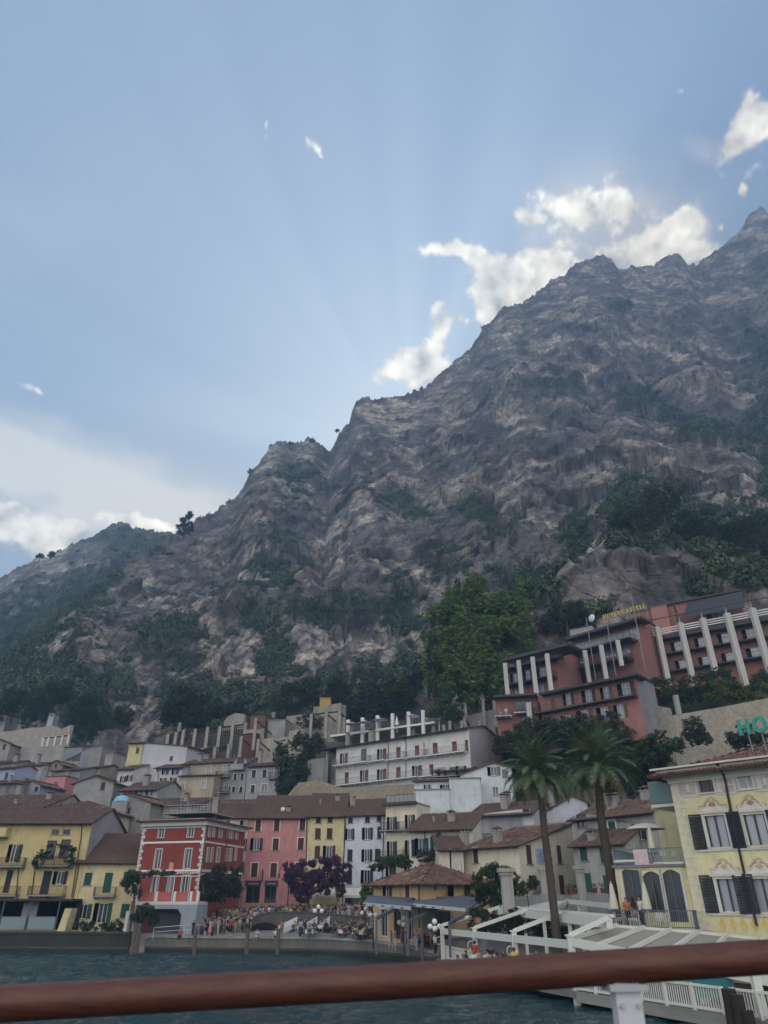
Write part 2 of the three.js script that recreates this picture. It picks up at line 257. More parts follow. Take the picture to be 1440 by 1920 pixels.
// noise on a torus so that it tiles
function tnoise(u, v, f, o, fn = fbm) { const a = u * 2 * Math.PI, b = v * 2 * Math.PI, R = f / 6.283; return fn(Math.cos(a) * R + 5, Math.sin(a) * R + Math.cos(b) * R * 1.0 + 9, Math.sin(b) * R + 2, o, .58); }
const rockBump = noiseTex(256, (u, v) => .5 + .5 * tnoise(u, v, 9, 5, ridged));
// broken limestone, 210 m of it: slanting blocks with dark joints and bright fresh breaks
function cells2(p, q, n, m, s) { const P = Math.floor(p), Q = Math.floor(q); let b1 = 9, b2 = 9, h1 = 0, ox = 0, oy = 0; for (let i = -1; i < 2; i++) for (let j = -1; j < 2; j++) { const h = hash3((P + i + 8 * n) % n, (Q + j + 8 * m) % m, 7, s), dx = p - P - i - h, dy = q - Q - j - (h * 57.31) % 1, d = dx * dx + dy * dy; if (d < b1) { b2 = b1; b1 = d; h1 = h; ox = dx; oy = dy; } else if (d < b2) b2 = d; } return [Math.sqrt(b2) - Math.sqrt(b1), (h1 * 77.7) % 1, ox, oy]; }
const RT = (() => {
  const S = 1024, H = new Float32Array(S * S), C = new Float32Array(S * S);
  for (let j = 0; j < S; j++) for (let i = 0; i < S; i++) {
    const u = i / S, v = j / S, w1 = tnoise(u, v, 5, 4) * .035, w2 = tnoise(u + .37, v + .11, 5, 4) * .035, f = tnoise(u, v, 26, 5), x = u + w1, y = v + w2;
    const A = cells2((x - y) * 9, (x + y) * 17, 9, 17, 11), B = cells2((x - y + f * .01) * 25, (x + y) * 41, 25, 41, 12), D = cells2((x * 2 + y) * 38, (y * 2 - x) * 38, 38, 38, 13);
    const shade = .30 * (A[1] - .5) + .26 * (B[1] - .5) + .16 * (D[1] - .5) + .20 * A[3] * (A[1] - .3) + .16 * B[3] - .08 * B[2];
    const joint = .34 * (1 - sstep(.0, .09, A[0])) + .26 * (1 - sstep(.0, .11, B[0])) + .12 * (1 - sstep(0, .14, D[0]));
    C[j * S + i] = clamp(.66 + .62 * shade + .34 * f - joint * (.7 + f)); H[j * S + i] = clamp(.5 + .55 * shade + .2 * f - joint * .6);
  }
  const at2 = (T) => noiseTex(S, (u, v) => T[Math.floor(v * S) * S + Math.floor(u * S)]); const r = [at2(C), at2(H)]; for (const t of r) { t.repeat.set(1 / 210, 1 / 210); t.rotation = .2; } return r;
})();
buildMountain('far_mountain', 'hazy blue wooded ridge behind the left end of the cliff', SKYLINE, [[-400,1440],[0,1375],[150,1400],[300,1400],[520,1300]], [[-400,330],[520,470]], [[-400,560],[0,590],[335,640],[520,660]], 300, 240, .8, angles(-380, 1100)[0], angles(500, 1100)[0], 1500);
buildMountain('mountain', 'steep limestone cliff rising over the village', SPUR, BASE, BASED, RIDGED, 860, 580, 1, angles(-390, 1200)[0], angles(1900, 800)[0], 9000);
// leaf clumps: a ragged ball of small leaf faces
function clumpGeo(n, size, squash = .8) {
  const pos = [], nor = [], idx = [];
  for (let i = 0; i < n; i++) {
    const u = rr(-1, 1), a = rr(0, 6.283), s = Math.sqrt(1 - u * u), rad = Math.pow(rnd(), .4), dx = s * Math.cos(a), dy = u, dz = s * Math.sin(a);
    const c = V3(dx * rad, dy * rad * squash, dz * rad), nn = V3(dx + rr(-.8, .8), dy + .4 + rr(-.8, .8), dz + rr(-.8, .8)).normalize(), t = V3(rr(-1, 1), rr(-1, 1), rr(-1, 1)).cross(nn).normalize(), b = nn.clone().cross(t);
    const q = size * rr(.6, 1.35), k = pos.length / 3;
    for (const [p, r] of [[-1, -.5], [0, -.62], [1, .1], [.1, .72]]) { const v = c.clone().addScaledVector(t, p * q).addScaledVector(b, r * q); pos.push(v.x, v.y, v.z); nor.push(nn.x, nn.y, nn.z); }
    idx.push(k, k + 1, k + 2, k, k + 2, k + 3);
  }
  const g = new THREE.BufferGeometry(); g.setAttribute('position', new THREE.Float32BufferAttribute(pos, 3)); g.setAttribute('normal', new THREE.Float32BufferAttribute(nor, 3)); g.setIndex(idx); return g;
}
const leafMat = (r, g, b) => new THREE.MeshPhysicalMaterial({ name: 'leaves', color: new THREE.Color(r, g, b), roughness: .85, side: THREE.DoubleSide });
{
  const geo = clumpGeo(110, .19), m = new THREE.InstancedMesh(geo, leafMat(1, 1, 1), bushSpots.length), M = new THREE.Matrix4(), Q = new THREE.Quaternion(), C = new THREE.Color();
  bushSpots.forEach(([x, y, z, D], i) => { const s = rr(1.0, 2.6) * (rnd() < .12 ? 1.7 : 1) * (D > 500 ? 1.25 : 1); Q.setFromAxisAngle(V3(0, 1, 0), rr(0, 6.28)); M.compose(V3(x, y + s * .35, z), Q, V3(s, s * rr(.8, 1.5), s)); m.setMatrixAt(i, M); const f = rr(.7, 1.7); C.setRGB(.046 * f * rr(.8, 1.3), .072 * f, .030 * f); m.setColorAt(i, C); });
  m.name = 'undergrowth'; m.castShadow = m.receiveShadow = true; tag(m, 'dark green scrub and small trees growing on the ledges of the cliff', 'scrub', null, 'stuff'); scene.add(m);
}
// ---------- the lake ----------
{
  const xs = [], zs = [];
  const axis = (lo, hi, step, far) => { const a = []; for (let v = 0, s = step; lo - v > -far; ) { s *= 1.25; v += s; a.unshift(lo - v); } for (let v = lo; v <= hi; v += step) a.push(v); for (let v = 0, s = step; hi + v < far; ) { s *= 1.25; v += s; a.push(hi + v); } return a; };
  xs.push(...axis(-95, 30, .36, 520)); zs.push(...axis(-118, -8, .34, 420));
  const wave = (x, z) => { const w = noise(x * .03, z * .03, 1) * 4, c2 = mix(.35, 1, sstep(-.3, .2, noise(x * .03 + 4, z * .035, 6))); let h = .2 * ridged(x * .15 + w * .3, z * .26 + w * .2, 2, 2) + .17 * noise(x * .38 + w, z * .7, 4) + .09 * noise(x * .8, z * 1.3 + w, 8) + .035 * noise(x * 2.0, z * 2.4, 5); return h * mix(c2, c2 * 2.1, sstep(5, -25, x)); };
  const g = gridGeo(xs.length, zs.length, (i, j) => { const x = xs[i], z = zs[zs.length - 1 - j]; const inP = x > -95 && x < 30 && z > -118 && z < -8; return [x, inP ? wave(x, z) - .06 : -.08, z, x / 4, z / 4]; });
  const bump = noiseTex(512, (u, v) => .5 + .5 * tnoise(u, v, 22, 5, ridged));
  structure('water', g, new THREE.MeshPhysicalMaterial({ name: 'lake water', color: new THREE.Color(.010, .044, .050), roughness: .03, ior: 1.333, bumpMap: bump, bumpScale: .16 }), 'choppy dark teal lake water in front of the quay');
}
// ---------- materials ----------
const plasterTex = noiseTex(512, (u, v) => { const a = tnoise(u, v, 3, 5), b = tnoise(u + .3, v, 14, 4), s = tnoise(u, v * .18, 20, 3); return clamp(.90 + .26 * a + .12 * b + .34 * Math.min(0, s + .04)); }, false);
const plasterBump = noiseTex(256, (u, v) => .5 + .5 * tnoise(u, v, 18, 4));
const grimeTex = noiseTex(512, (u, v) => { const a = tnoise(u, v, 4, 5), s = tnoise(u, v * .12, 26, 4), b = tnoise(u, v, 22, 3); return clamp(.80 + .4 * a + .34 * Math.min(0, s) + .12 * b); }, false);
const stoneTex = (() => { // rubble laid in lime mortar: small stones, far too fine to pick apart from the lake
  const n = 26, f = (u, v) => { let b = 9, b2 = 9, id = 0; const x = u * n, y = v * n * 1.5, X = Math.floor(x), Y = Math.floor(y); for (let i = -1; i < 2; i++) for (let j = -1; j < 2; j++) { const cx = (X + i + n) % n, cy = (Y + j + n * 1.5) % (n * 1.5), h = hash3(cx, cy, 3, 5), dx = x - X - i - h, dy = y - Y - j - (h * 71.3) % 1, d = dx * dx + dy * dy; if (d < b) { b2 = b; b = d; id = h; } else if (d < b2) b2 = d; } return [Math.sqrt(b2) - Math.sqrt(b), id]; };
  const col = noiseTex(512, (u, v) => { const [g, id] = f(u, v), t = sstep(.03, .16, g); return mix(.72, .64 + .30 * ((id * 39.7) % 1), t) + .26 * tnoise(u, v, 6, 4); });
  const bmp = noiseTex(512, (u, v) => sstep(.02, .3, f(u, v)[0])); return [col, bmp];
})();
const slatBump = noiseTex(64, (u, v) => .5 + .5 * Math.sin(v * Math.PI * 2 * 4));
function own(t, r) { const c = t.clone(); c.repeat.set(r, r); c.needsUpdate = true; return c; }
const T6 = own(plasterTex, 1 / 7), B1 = own(plasterBump, 1 / 1.3), G8 = own(grimeTex, 1 / 9), S0 = own(stoneTex[0], 1 / 4.6), S1 = own(stoneTex[1], 1 / 4.6);
const mats = new Map();
function mat(kind, r, g, b, extra) {
  const key = kind + [r, g, b].join(); if (mats.has(key)) return mats.get(key);
  const c = new THREE.Color(r, g, b), m = new THREE.MeshPhysicalMaterial({ name: kind, color: c, roughness: .9 });
  if (kind === 'plaster') Object.assign(m, { map: T6, bumpMap: B1, bumpScale: .012 });
  if (kind === 'old_plaster') Object.assign(m, { map: G8, bumpMap: B1, bumpScale: .03 });
  if (kind === 'stone') Object.assign(m, { map: S0, bumpMap: S1, bumpScale: .04 });
  if (kind === 'concrete') Object.assign(m, { map: G8, bumpMap: B1, bumpScale: .015 });
  if (kind === 'paint') m.roughness = .5;
  if (kind === 'iron') Object.assign(m, { roughness: .55, metalness: .3 });
  if (kind === 'glass') Object.assign(m, { roughness: .06, specularIntensity: 1, clearcoat: .6, clearcoatRoughness: .05 });
  if (kind === 'cloth') Object.assign(m, { roughness: 1, sheen: .3 });
  if (extra) Object.assign(m, extra);
  mats.set(key, m); return m;
}
const P = (r, g, b) => mat('plaster', r, g, b), OP = (r, g, b) => mat('old_plaster', r, g, b);
const WHITE = mat('paint', .72, .72, .70), CREAM = mat('paint', .70, .66, .55), IRON = mat('iron', .03, .03, .033), GLASS = mat('glass', .02, .026, .034), CURTAIN = mat('glass', .34, .36, .40), WOOD = mat('wood', .10, .055, .032), DARKWOOD = mat('wood', .035, .026, .022), STONEW = mat('stone', .44, .40, .34), CONC = mat('concrete', .36, .35, .33), EAVE = mat('wood', .13, .09, .07), PIPE = mat('iron', .06, .04, .035), DARK = mat('opening_shade', .008, .008, .009);
const SH = { brown: mat('shutter', .075, .035, .025), dark: mat('shutter', .028, .030, .038), green: mat('shutter', .018, .085, .065), red: mat('shutter', .16, .045, .028), grey: mat('shutter', .14, .15, .15), olive: mat('shutter', .10, .12, .09), tan: mat('shutter', .17, .10, .05) };
// ---------- shapes ----------
const box = (w, h, d, x = 0, y = 0, z = 0) => { const g = new THREE.BoxGeometry(w, h, d); g.translate(x, y, z); return g; };      // centred
const boxB = (x0, y0, z0, x1, y1, z1) => box(x1 - x0, y1 - y0, z1 - z0, (x0 + x1) / 2, (y0 + y1) / 2, (z0 + z1) / 2);
const clean = (g) => { const o = g.index ? g.toNonIndexed() : g; for (const k of Object.keys(o.attributes)) if (!['position', 'normal', 'uv'].includes(k)) o.deleteAttribute(k); if (!o.attributes.uv) o.setAttribute('uv', new THREE.Float32BufferAttribute(new Float32Array(o.attributes.position.count * 2), 2)); return o; };
const join = (list) => list.length === 1 ? list[0] : mergeGeometries(list.map(clean));
const tube = (pts, r, seg = 6) => new THREE.TubeGeometry(new THREE.CatmullRomCurve3(pts.map((p) => Array.isArray(p) ? V3(...p) : p), false, 'catmullrom', .1), Math.max(2, pts.length * 4), r, seg);
function bar(a, b, w, h) { const d = b.clone().sub(a), L = d.length(), g = new THREE.BoxGeometry(w, h ?? w, L); const o = new THREE.Object3D(); o.position.copy(a).addScaledVector(d, .5); o.lookAt(b); o.updateMatrix(); g.applyMatrix4(o.matrix); return g; }
function rod(a, b, r, seg = 8, r2 = r) { const d = b.clone().sub(a), g = new THREE.CylinderGeometry(r2, r, d.length(), seg); g.applyQuaternion(new THREE.Quaternion().setFromUnitVectors(V3(0, 1, 0), d.clone().normalize())); g.translate(...a.clone().addScaledVector(d, .5).toArray()); return g; }
function wallGeo(poly, holes, th) {   // upright wall in the x-y plane, front face at z = 0
  const s = new THREE.Shape(poly.map(([x, y]) => new THREE.Vector2(x, y)));
  for (const h of holes) { const p = new THREE.Path(), [x0, y0, x1, y1, arch] = h; p.moveTo(x0, y0); p.lineTo(x0, arch ? y1 - arch : y1); if (arch) p.quadraticCurveTo((x0 + x1) / 2, y1 + arch, x1, y1 - arch); else p.lineTo(x1, y1); p.lineTo(x1, y0); p.closePath(); s.holes.push(p); }
  const g = new THREE.ExtrudeGeometry(s, { depth: th, bevelEnabled: false, curveSegments: 6 }); g.translate(0, 0, -th); return g;
}
// half-round clay tile
const TILES = [4, 2.2].map((_, i) => { const g = new THREE.CylinderGeometry(.5, .42, 1, i ? 4 : 6, 1, true, -Math.PI / 2, Math.PI); g.rotateX(Math.PI / 2); g.scale(1, .8, 1); return g; });
const tileMat = new THREE.MeshStandardMaterial({ name: 'clay tile', roughness: .9, color: 0xffffff, side: THREE.DoubleSide });
const slabMat = new THREE.MeshStandardMaterial({ name: 'clay roof', roughness: .95, color: new THREE.Color(.14, .085, .062), map: G8 });
const _M = new THREE.Matrix4(), _C = new THREE.Color();
// one slope: a, b along the eave (left to right seen from outside), c, d along the ridge above b, a
function slope(parent, a, b, c, d, D, tone = 0) {
  const n = b.clone().sub(a).cross(d.clone().lerp(c, .5).sub(a)).normalize(); if (n.y < 0) n.negate();
  const th = .16, P = [a, b, c, d], Q = P.map((p) => p.clone().addScaledVector(n, -th)), pos = [];
  const quad = (p, q, r, s) => { for (const v of [p, q, r, p, r, s]) pos.push(v.x, v.y, v.z); };
  quad(P[0], P[1], P[2], P[3]); quad(Q[3], Q[2], Q[1], Q[0]); for (let i = 0; i < 4; i++) quad(Q[i], Q[(i + 1) % 4], P[(i + 1) % 4], P[i]);
  const g = new THREE.BufferGeometry(); g.setAttribute('position', new THREE.Float32BufferAttribute(pos, 3)); g.setAttribute('uv', new THREE.Float32BufferAttribute(pos.flatMap((v, i) => i % 3 === 0 ? [pos[i], pos[i + 2]] : []), 2)); g.computeVertexNormals();
  // courses of tiles
  const far = D > 125, pw = far ? .42 : D > 70 ? .34 : .25, pl = far ? .7 : D > 70 ? .56 : .44, u = b.clone().sub(a), W = u.length(); u.normalize();
  const up = n.clone().cross(u).normalize(); if (up.y < 0) up.negate();
  const hgt = d.clone().sub(a).dot(up), dl = d.clone().sub(a).dot(u), cr = c.clone().sub(a).dot(u); const list = [];
  for (let v = 0; v < hgt; v += pl) { const t = v / hgt, x0 = mix(0, dl, t), x1 = mix(W, cr, t); for (let x = Math.ceil(x0 / pw) * pw + pw / 2; x < x1; x += pw) list.push([x, v]); }
  return { g, list, a, u, up, n, pw, pl, tone };
}
function finishRoof(parent, slopes, mats = slabMat, name = 'roof') {
  const roof = mesh(name, join(slopes.map((s) => s.g)), mats, parent), all = slopes.filter((s) => !s.bare), N = all.reduce((k, s) => k + s.list.length, 0);
  if (!N) return roof;
  const im = new THREE.InstancedMesh(TILES[all[0].pw > .4 ? 1 : 0], tileMat, N); let k = 0;
  for (const s of all) {
    const q = new THREE.Matrix4().makeBasis(s.u, s.n, s.u.clone().cross(s.n));
    if (q.determinant() < 0) q.makeBasis(s.u, s.n, s.u.clone().cross(s.n).negate());
    const Qn = new THREE.Quaternion().setFromRotationMatrix(q), dir = V3(0, 0, 1).applyQuaternion(Qn); if (dir.dot(s.up) < 0) Qn.multiply(new THREE.Quaternion().setFromAxisAngle(V3(0, 1, 0), Math.PI));
    for (const [x, v] of s.list) {
      const p = s.a.clone().addScaledVector(s.u, x + rr(-.02, .02)).addScaledVector(s.up, v + s.pl * .45).addScaledVector(s.n, .02 + rr(0, .03));
      _M.compose(p, Qn, V3(s.pw * 1.0, s.pw * .85, s.pl * 1.12)); im.setMatrixAt(k, _M);
      const patch = noise(p.x * .35 + s.tone * 9, p.y * .35, p.z * .35 + s.tone * 5), f = rr(.6, 1.55) * (1.05 + .6 * patch), w = rnd();
      if (w < .16) _C.setRGB(.20 * f, .17 * f, .14 * f); else if (w < .3 + patch * .3) _C.setRGB(.055 * f, .042 * f, .038 * f); else _C.setRGB(mix(.20, .30, s.tone) * f, mix(.125, .145, s.tone) * f, mix(.10, .105, s.tone) * f);
      im.setColorAt(k++, _C);
    }
  }
  im.name = 'roof_tiles'; im.castShadow = im.receiveShadow = true; im.userData.kind = 'stuff'; roof.add(im); return roof;
}
const ground = [];   // [x, z, y] where the hillside must lie
// ---------- houses ----------
const SIZES = { s: [.8, .95], n: [.95, 1.45], t: [1.0, 1.75], d: [1.05, 2.2], w: [1.5, 1.5], a: [.75, .7], l: [.95, 2.35], g: [1.9, 2.2] };
/* o: name label L R D DR y0 d wall roof:{k,p,ov,...} win:[[px,py,'size+style',colour]] side:[...]
   styles: o open shutters, c closed shutters, p plain glazed, k glazed with white casing, e closed with white casing, u curtained */
function house(o) {
  const A = at(o.L[0], o.L[1], o.D), B = o.DR === undefined ? onY(o.R[0], o.R[1], A.y) : at(o.R[0], o.R[1], o.DR); const top = o.DR === undefined ? A.y : (A.y + B.y) / 2;
  const y0 = o.y0 ?? 1.8, dir = B.clone().sub(A).setY(0), w = dir.length(); dir.normalize();
  const g = thing(o.name || 'house', o.label, o.cat || 'house', V3(A.x, y0, A.z), Math.atan2(-dir.z, dir.x), o.group); g.updateMatrixWorld(true);
  const h = top - y0, d = o.d || 9, inv = g.matrixWorld.clone().invert(), nF = V3(0, 0, 1).transformDirection(g.matrixWorld), nR = V3(1, 0, 0).transformDirection(g.matrixWorld);
  const H = { g, w, h, d, o, D: o.D, loc: (px, py, z = 0) => onPlane(px, py, V3(0, 0, z).applyMatrix4(g.matrixWorld), nF).applyMatrix4(inv), locR: (px, py, x = w) => onPlane(px, py, V3(x, 0, 0).applyMatrix4(g.matrixWorld), nR).applyMatrix4(inv), toW: (v) => v.clone().applyMatrix4(g.matrixWorld) };
  for (const [x, z] of [[0, .5], [w, .5], [0, -d], [w, -d]]) { const p = H.toW(V3(x, 0, z)); ground.push([p.x, p.z, (o.gy ?? y0) - (o.sink ?? .3) + (z < 0 ? (o.back ?? 0) : 0)]); }
  const th = .3, r = o.roof || { k: 'flat' }, tp = Math.tan((r.p ?? 20) * Math.PI / 180), wallM = o.wall;
  // windows
  const cut = (list, loc, axis) => (list || []).map(([px, py, st, colr, ww, hh]) => { const p = loc(px, py), cx = axis === 'R' ? -p.z : axis === 'L' ? p.z + d : p.x, sz = SIZES[st[0]], W2 = (ww || sz[0]) / 2, H2 = (hh || sz[1]) / 2; return { x: cx, y: p.y, W: W2, H: H2, st: st[1], arch: st[2] === 'A' ? .28 : 0, col: colr }; });
  const fw = cut(o.win, H.loc, 'F'), rw = cut(o.side, H.locR, 'R'), lw = cut(o.sideL, (a, b) => H.locR(a, b, 0), 'L');
  const ok = (q, W) => q.x - q.W > .05 && q.x + q.W < W - .05 && q.y - q.H > -.2;
  const poly = (W, l, rgt, pk) => pk ? [[0, -3], [W, -3], [W, rgt], [pk[0], pk[1]], [0, l]] : [[0, -3], [W, -3], [W, rgt], [0, l]];
  let fT = [h, h], bT = [h, h], sideP = null, frontP = null;
  if (r.k === 'gableX') sideP = [d * (r.f ?? .5), h + d * (r.f ?? .5) * tp];
  if (r.k === 'shed') bT = [h + d * tp, h + d * tp];
  if (r.k === 'gableZ') frontP = [w * (r.f ?? .5), h + w * Math.min(r.f ?? .5, 1 - (r.f ?? .5)) * tp + (r.up || 0)];
  if (r.k === 'shedX') { fT = bT = r.dir > 0 ? [h, h + w * tp] : [h + w * tp, h]; }
  if (r.k === 'gableZ' && (r.f ?? .5) !== .5) { const hl = r.hl ?? 0; fT = [h + hl, h]; bT = fT; frontP[1] = h + (1 - r.f) * w * tp; fT = [frontP[1] - r.f * w * tp, h]; bT = fT; }
  const hole = (list, W) => list.filter((q) => ok(q, W)).map((q) => [q.x - q.W, q.y - q.H, q.x + q.W, q.y + q.H, q.arch]);
  const parts = [];
  const front = wallGeo(poly(w, fT[0], fT[1], frontP), [...hole(fw, w), ...(o.holes || [])], th); parts.push(front);
  const back = wallGeo(poly(w, bT[0], bT[1], frontP), [], th); back.translate(0, 0, -d + th); parts.push(back);
  const sideShape = (mirror, hl) => { const f = mirror ? fT[0] : fT[1], b = mirror ? bT[0] : bT[1]; const a = [[th, -3], [d - th, -3], [d - th, b + (f - b) * th / d], [th, f + (b - f) * th / d]]; if (sideP) { a.splice(3, 0, sideP); a[2][1] = h + (r.f && r.f >= 1 ? d * tp : 0) + th * tp; a[4][1] = h + th * tp; if (r.f >= 1) a.splice(3, 1); } return wallGeo(mirror ? a.map(([x, y]) => [d - x, y]).reverse() : a, hl, th); };
  const R = sideShape(false, hole(rw, d)); R.rotateY(Math.PI / 2); R.translate(w, 0, 0); parts.push(R);
  const Lw = sideShape(true, hole(lw, d)); Lw.rotateY(-Math.PI / 2); Lw.translate(0, 0, -d); parts.push(Lw);
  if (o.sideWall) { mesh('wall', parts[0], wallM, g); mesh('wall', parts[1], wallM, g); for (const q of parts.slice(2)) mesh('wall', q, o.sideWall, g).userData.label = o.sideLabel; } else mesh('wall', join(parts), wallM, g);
  // glazing and shutters of one opening; M turns the wall's own plane into the house
  const fit = (q, M) => {
    const put = (n, geo, m, parent) => { geo.applyMatrix4(M); return mesh(n, geo, m, parent); }, { x, y, W, H: hh } = q, cas = q.st === 'k' || q.st === 'e', colr = SH[q.col] || SH.brown;
    const fr = (q.st === 'c' || q.st === 'e') ? .05 : .07, fm = q.st === 'p' ? mat('paint', .12, .09, .07) : WHITE, bars = [boxB(x - W, y - hh, -.16, x - W + fr, y + hh, -.1), boxB(x + W - fr, y - hh, -.16, x + W, y + hh, -.1), boxB(x - W + fr, y + hh - fr, -.16, x + W - fr, y + hh, -.1), boxB(x - W + fr, y - hh, -.16, x + W - fr, y - hh + fr, -.1)];
    if (q.st !== 'c' && q.st !== 'e') bars.push(boxB(x - .035, y - hh + fr, -.16, x + .035, y + hh - fr, -.1));
    const win = put(hh > .95 ? (hh > 1.05 ? 'balcony_door' : 'window') : 'window', join(bars), fm, g);
    put('pane', boxB(x - W + .01, y - hh + .01, -.2, x + W - .01, y + hh - .01, -.165), q.st === 'u' ? CURTAIN : (o.pane || GLASS), win);
    if (cas) put('casing', join([boxB(x - W - .1, y - hh - .1, -.02, x - W, y + hh + .1, .045), boxB(x + W, y - hh - .1, -.02, x + W + .1, y + hh + .1, .045), boxB(x - W, y + hh, -.02, x + W, y + hh + .1, .045)]), o.casing || WHITE, win);
    if (hh < 1.05) put('sill', boxB(x - W - .17, y - hh - .09, -.1, x + W + .17, y - hh - .003, .1), o.sill || CONC, win);
    if (q.st === 'c' || q.st === 'e') for (const s of [-1, 1]) put('shutter', boxB(x + (s < 0 ? -W + .02 : .01), y - hh + .02, -.08, x + (s < 0 ? -.01 : W - .02), y + hh - .02, -.03), colr, g);
    if (q.st === 'o') for (const s of [-1, 1]) { const sw = W * .98, tilt = rr(0, .06), gg = join([boxB(0, y - hh, 0, sw, y + hh, .035), boxB(.06, y - hh + .08, .036, sw - .06, y - .05, .05), boxB(.06, y + .05, .036, sw - .06, y + hh - .08, .05)]); gg.rotateY(-tilt); if (s < 0) gg.scale(-1, 1, 1); if (s < 0 && gg.index) { const a = gg.index.array; for (let i = 0; i < a.length; i += 3) [a[i], a[i + 1]] = [a[i + 1], a[i]]; } gg.translate(x + s * (W + .02), 0, .045); put('shutter', gg, colr, g); }
  };
  for (const q of fw) if (ok(q, w)) fit(q, new THREE.Matrix4());
  const MR = new THREE.Matrix4().makeRotationY(Math.PI / 2).setPosition(w, 0, 0), ML = new THREE.Matrix4().makeRotationY(-Math.PI / 2).setPosition(0, 0, -d);
  for (const q of rw) if (ok(q, d)) fit(q, MR);
  for (const q of lw) if (ok(q, d)) fit(q, ML);
  // roof
  const ov = r.ov ?? .55, sv = r.sv ?? .3, y = h + .04, S = [], sl = (a, b, c, dd, bare) => { const s = slope(g, V3(...a), V3(...b), V3(...c), V3(...dd), o.D, r.tone ?? .25); s.bare = bare; S.push(s); };
  if (r.k === 'gableX') { const zr = -d * (r.f ?? .5), yr = y + d * (r.f ?? .5) * tp; sl([-sv, y - ov * tp, ov], [w + sv, y - ov * tp, ov], [w + sv, yr, zr], [-sv, yr, zr]); if ((r.f ?? .5) < 1) { const tb = (yr - y) / (d + zr); sl([w + sv, y - ov * tb, -d - ov], [-sv, y - ov * tb, -d - ov], [-sv, yr, zr], [w + sv, yr, zr], true); } }
  if (r.k === 'shed') sl([-sv, y - ov * tp, ov], [w + sv, y - ov * tp, ov], [w + sv, y + (d + .3) * tp, -d - .3], [-sv, y + (d + .3) * tp, -d - .3]);
  if (r.k === 'gableZ') { const f = r.f ?? .5, xr = w * f, yr = frontP[1] + .04, yl = fT[0] + .04; sl([-ov, yl - ov * tp, -d], [-ov, yl - ov * tp, sv], [xr, yr, sv], [xr, yr, -d]); sl([w + ov, y - ov * tp, sv], [w + ov, y - ov * tp, -d], [xr, yr, -d], [xr, yr, sv]); }
  if (r.k === 'shedX') { const lo = h + .04; if (r.dir > 0) sl([-ov, lo - ov * tp, -d], [-ov, lo - ov * tp, sv], [w + ov, lo + (w + ov) * tp, sv], [w + ov, lo + (w + ov) * tp, -d]); else sl([w + ov, lo - ov * tp, sv], [w + ov, lo - ov * tp, -d], [-ov, lo + (w + ov) * tp, -d], [-ov, lo + (w + ov) * tp, sv]); }
  if (r.k === 'hip') { const m = Math.min(w, d) / 2, x0 = w > d ? m : w / 2, x1 = w > d ? w - m : w / 2, z0 = w > d ? -d / 2 : -m, z1 = w > d ? -d / 2 : -d + m, yr = y + m * tp, ye = y - ov * tp, e = [[-ov, ye, ov], [w + ov, ye, ov], [w + ov, ye, -d - ov], [-ov, ye, -d - ov]], a = [x0, yr, z0], b = [x1, yr, z1], c = w > d ? b : a, dd = w > d ? a : b; sl(e[0], e[1], w > d ? b : a, a); sl(e[1], e[2], b, w > d ? b : a); sl(e[2], e[3], w > d ? a : b, b, true); sl(e[3], e[0], a, w > d ? a : b); }
  if (S.length) { H.roof = finishRoof(g, S); if (r.k !== 'hip') mesh('gutter', tube([[-sv, y - ov * tp - .06, ov + .06], [w + sv, y - ov * tp - .06, ov + .06]], .075, 6), PIPE, r.k === 'gableZ' || r.k === 'shedX' ? H.roof : H.roof).visible = true; }
  else H.roof = mesh('roof', boxB(-.15, h + .003, -d - .15, w + .15, h + .16, .15), o.flat || CONC, g);
  if (r.k === 'gableZ' || r.k === 'shedX') H.roof.children.filter((c) => c.name === 'gutter').forEach((c) => H.roof.remove(c));
  for (const c of o.chim || []) chimney(H, ...c);
  for (const b of o.balc || []) balcony(H, ...b);
  for (const p of o.pipes || []) mesh('downpipe', tube(p.map(([a, b]) => H.loc(a, b, .1)), .06), PIPE, g);
  for (const b of o.bands || []) { const a = H.loc(b[0], b[1]); mesh('string_course', boxB(-.04, a.y - b[2] / 2, .003, w + .04, a.y + b[2] / 2, b[3] || .07), b[4] || WHITE, g); }
  return H;
}
function chimney(H, px, py, z, hgt = 1.3, s = .55) {
  const p = H.loc(px, py, z), x = p.x, pl = H.o.chimM || OP(.42, .38, .35); hgt = Math.min(hgt, 1.4); const y = p.y + .35 - hgt;
  const c = mesh('chimney', join([box(s, hgt + 1.6, s, x, y + hgt / 2 - .8, z), box(s + .14, .1, s + .14, x, y + hgt + .052, z), ...[[-1, -1], [1, -1], [-1, 1], [1, 1]].map(([a, b]) => box(.09, .24, .09, x + a * s * .4, y + hgt + .224, z + b * s * .4))]), pl, H.roof);
  const cap = new THREE.ConeGeometry(s * .95, .32, 4); cap.rotateY(Math.PI / 4); cap.translate(x, y + hgt + .51, z); mesh('chimney_cap', cap, slabMat, c); return c;
}
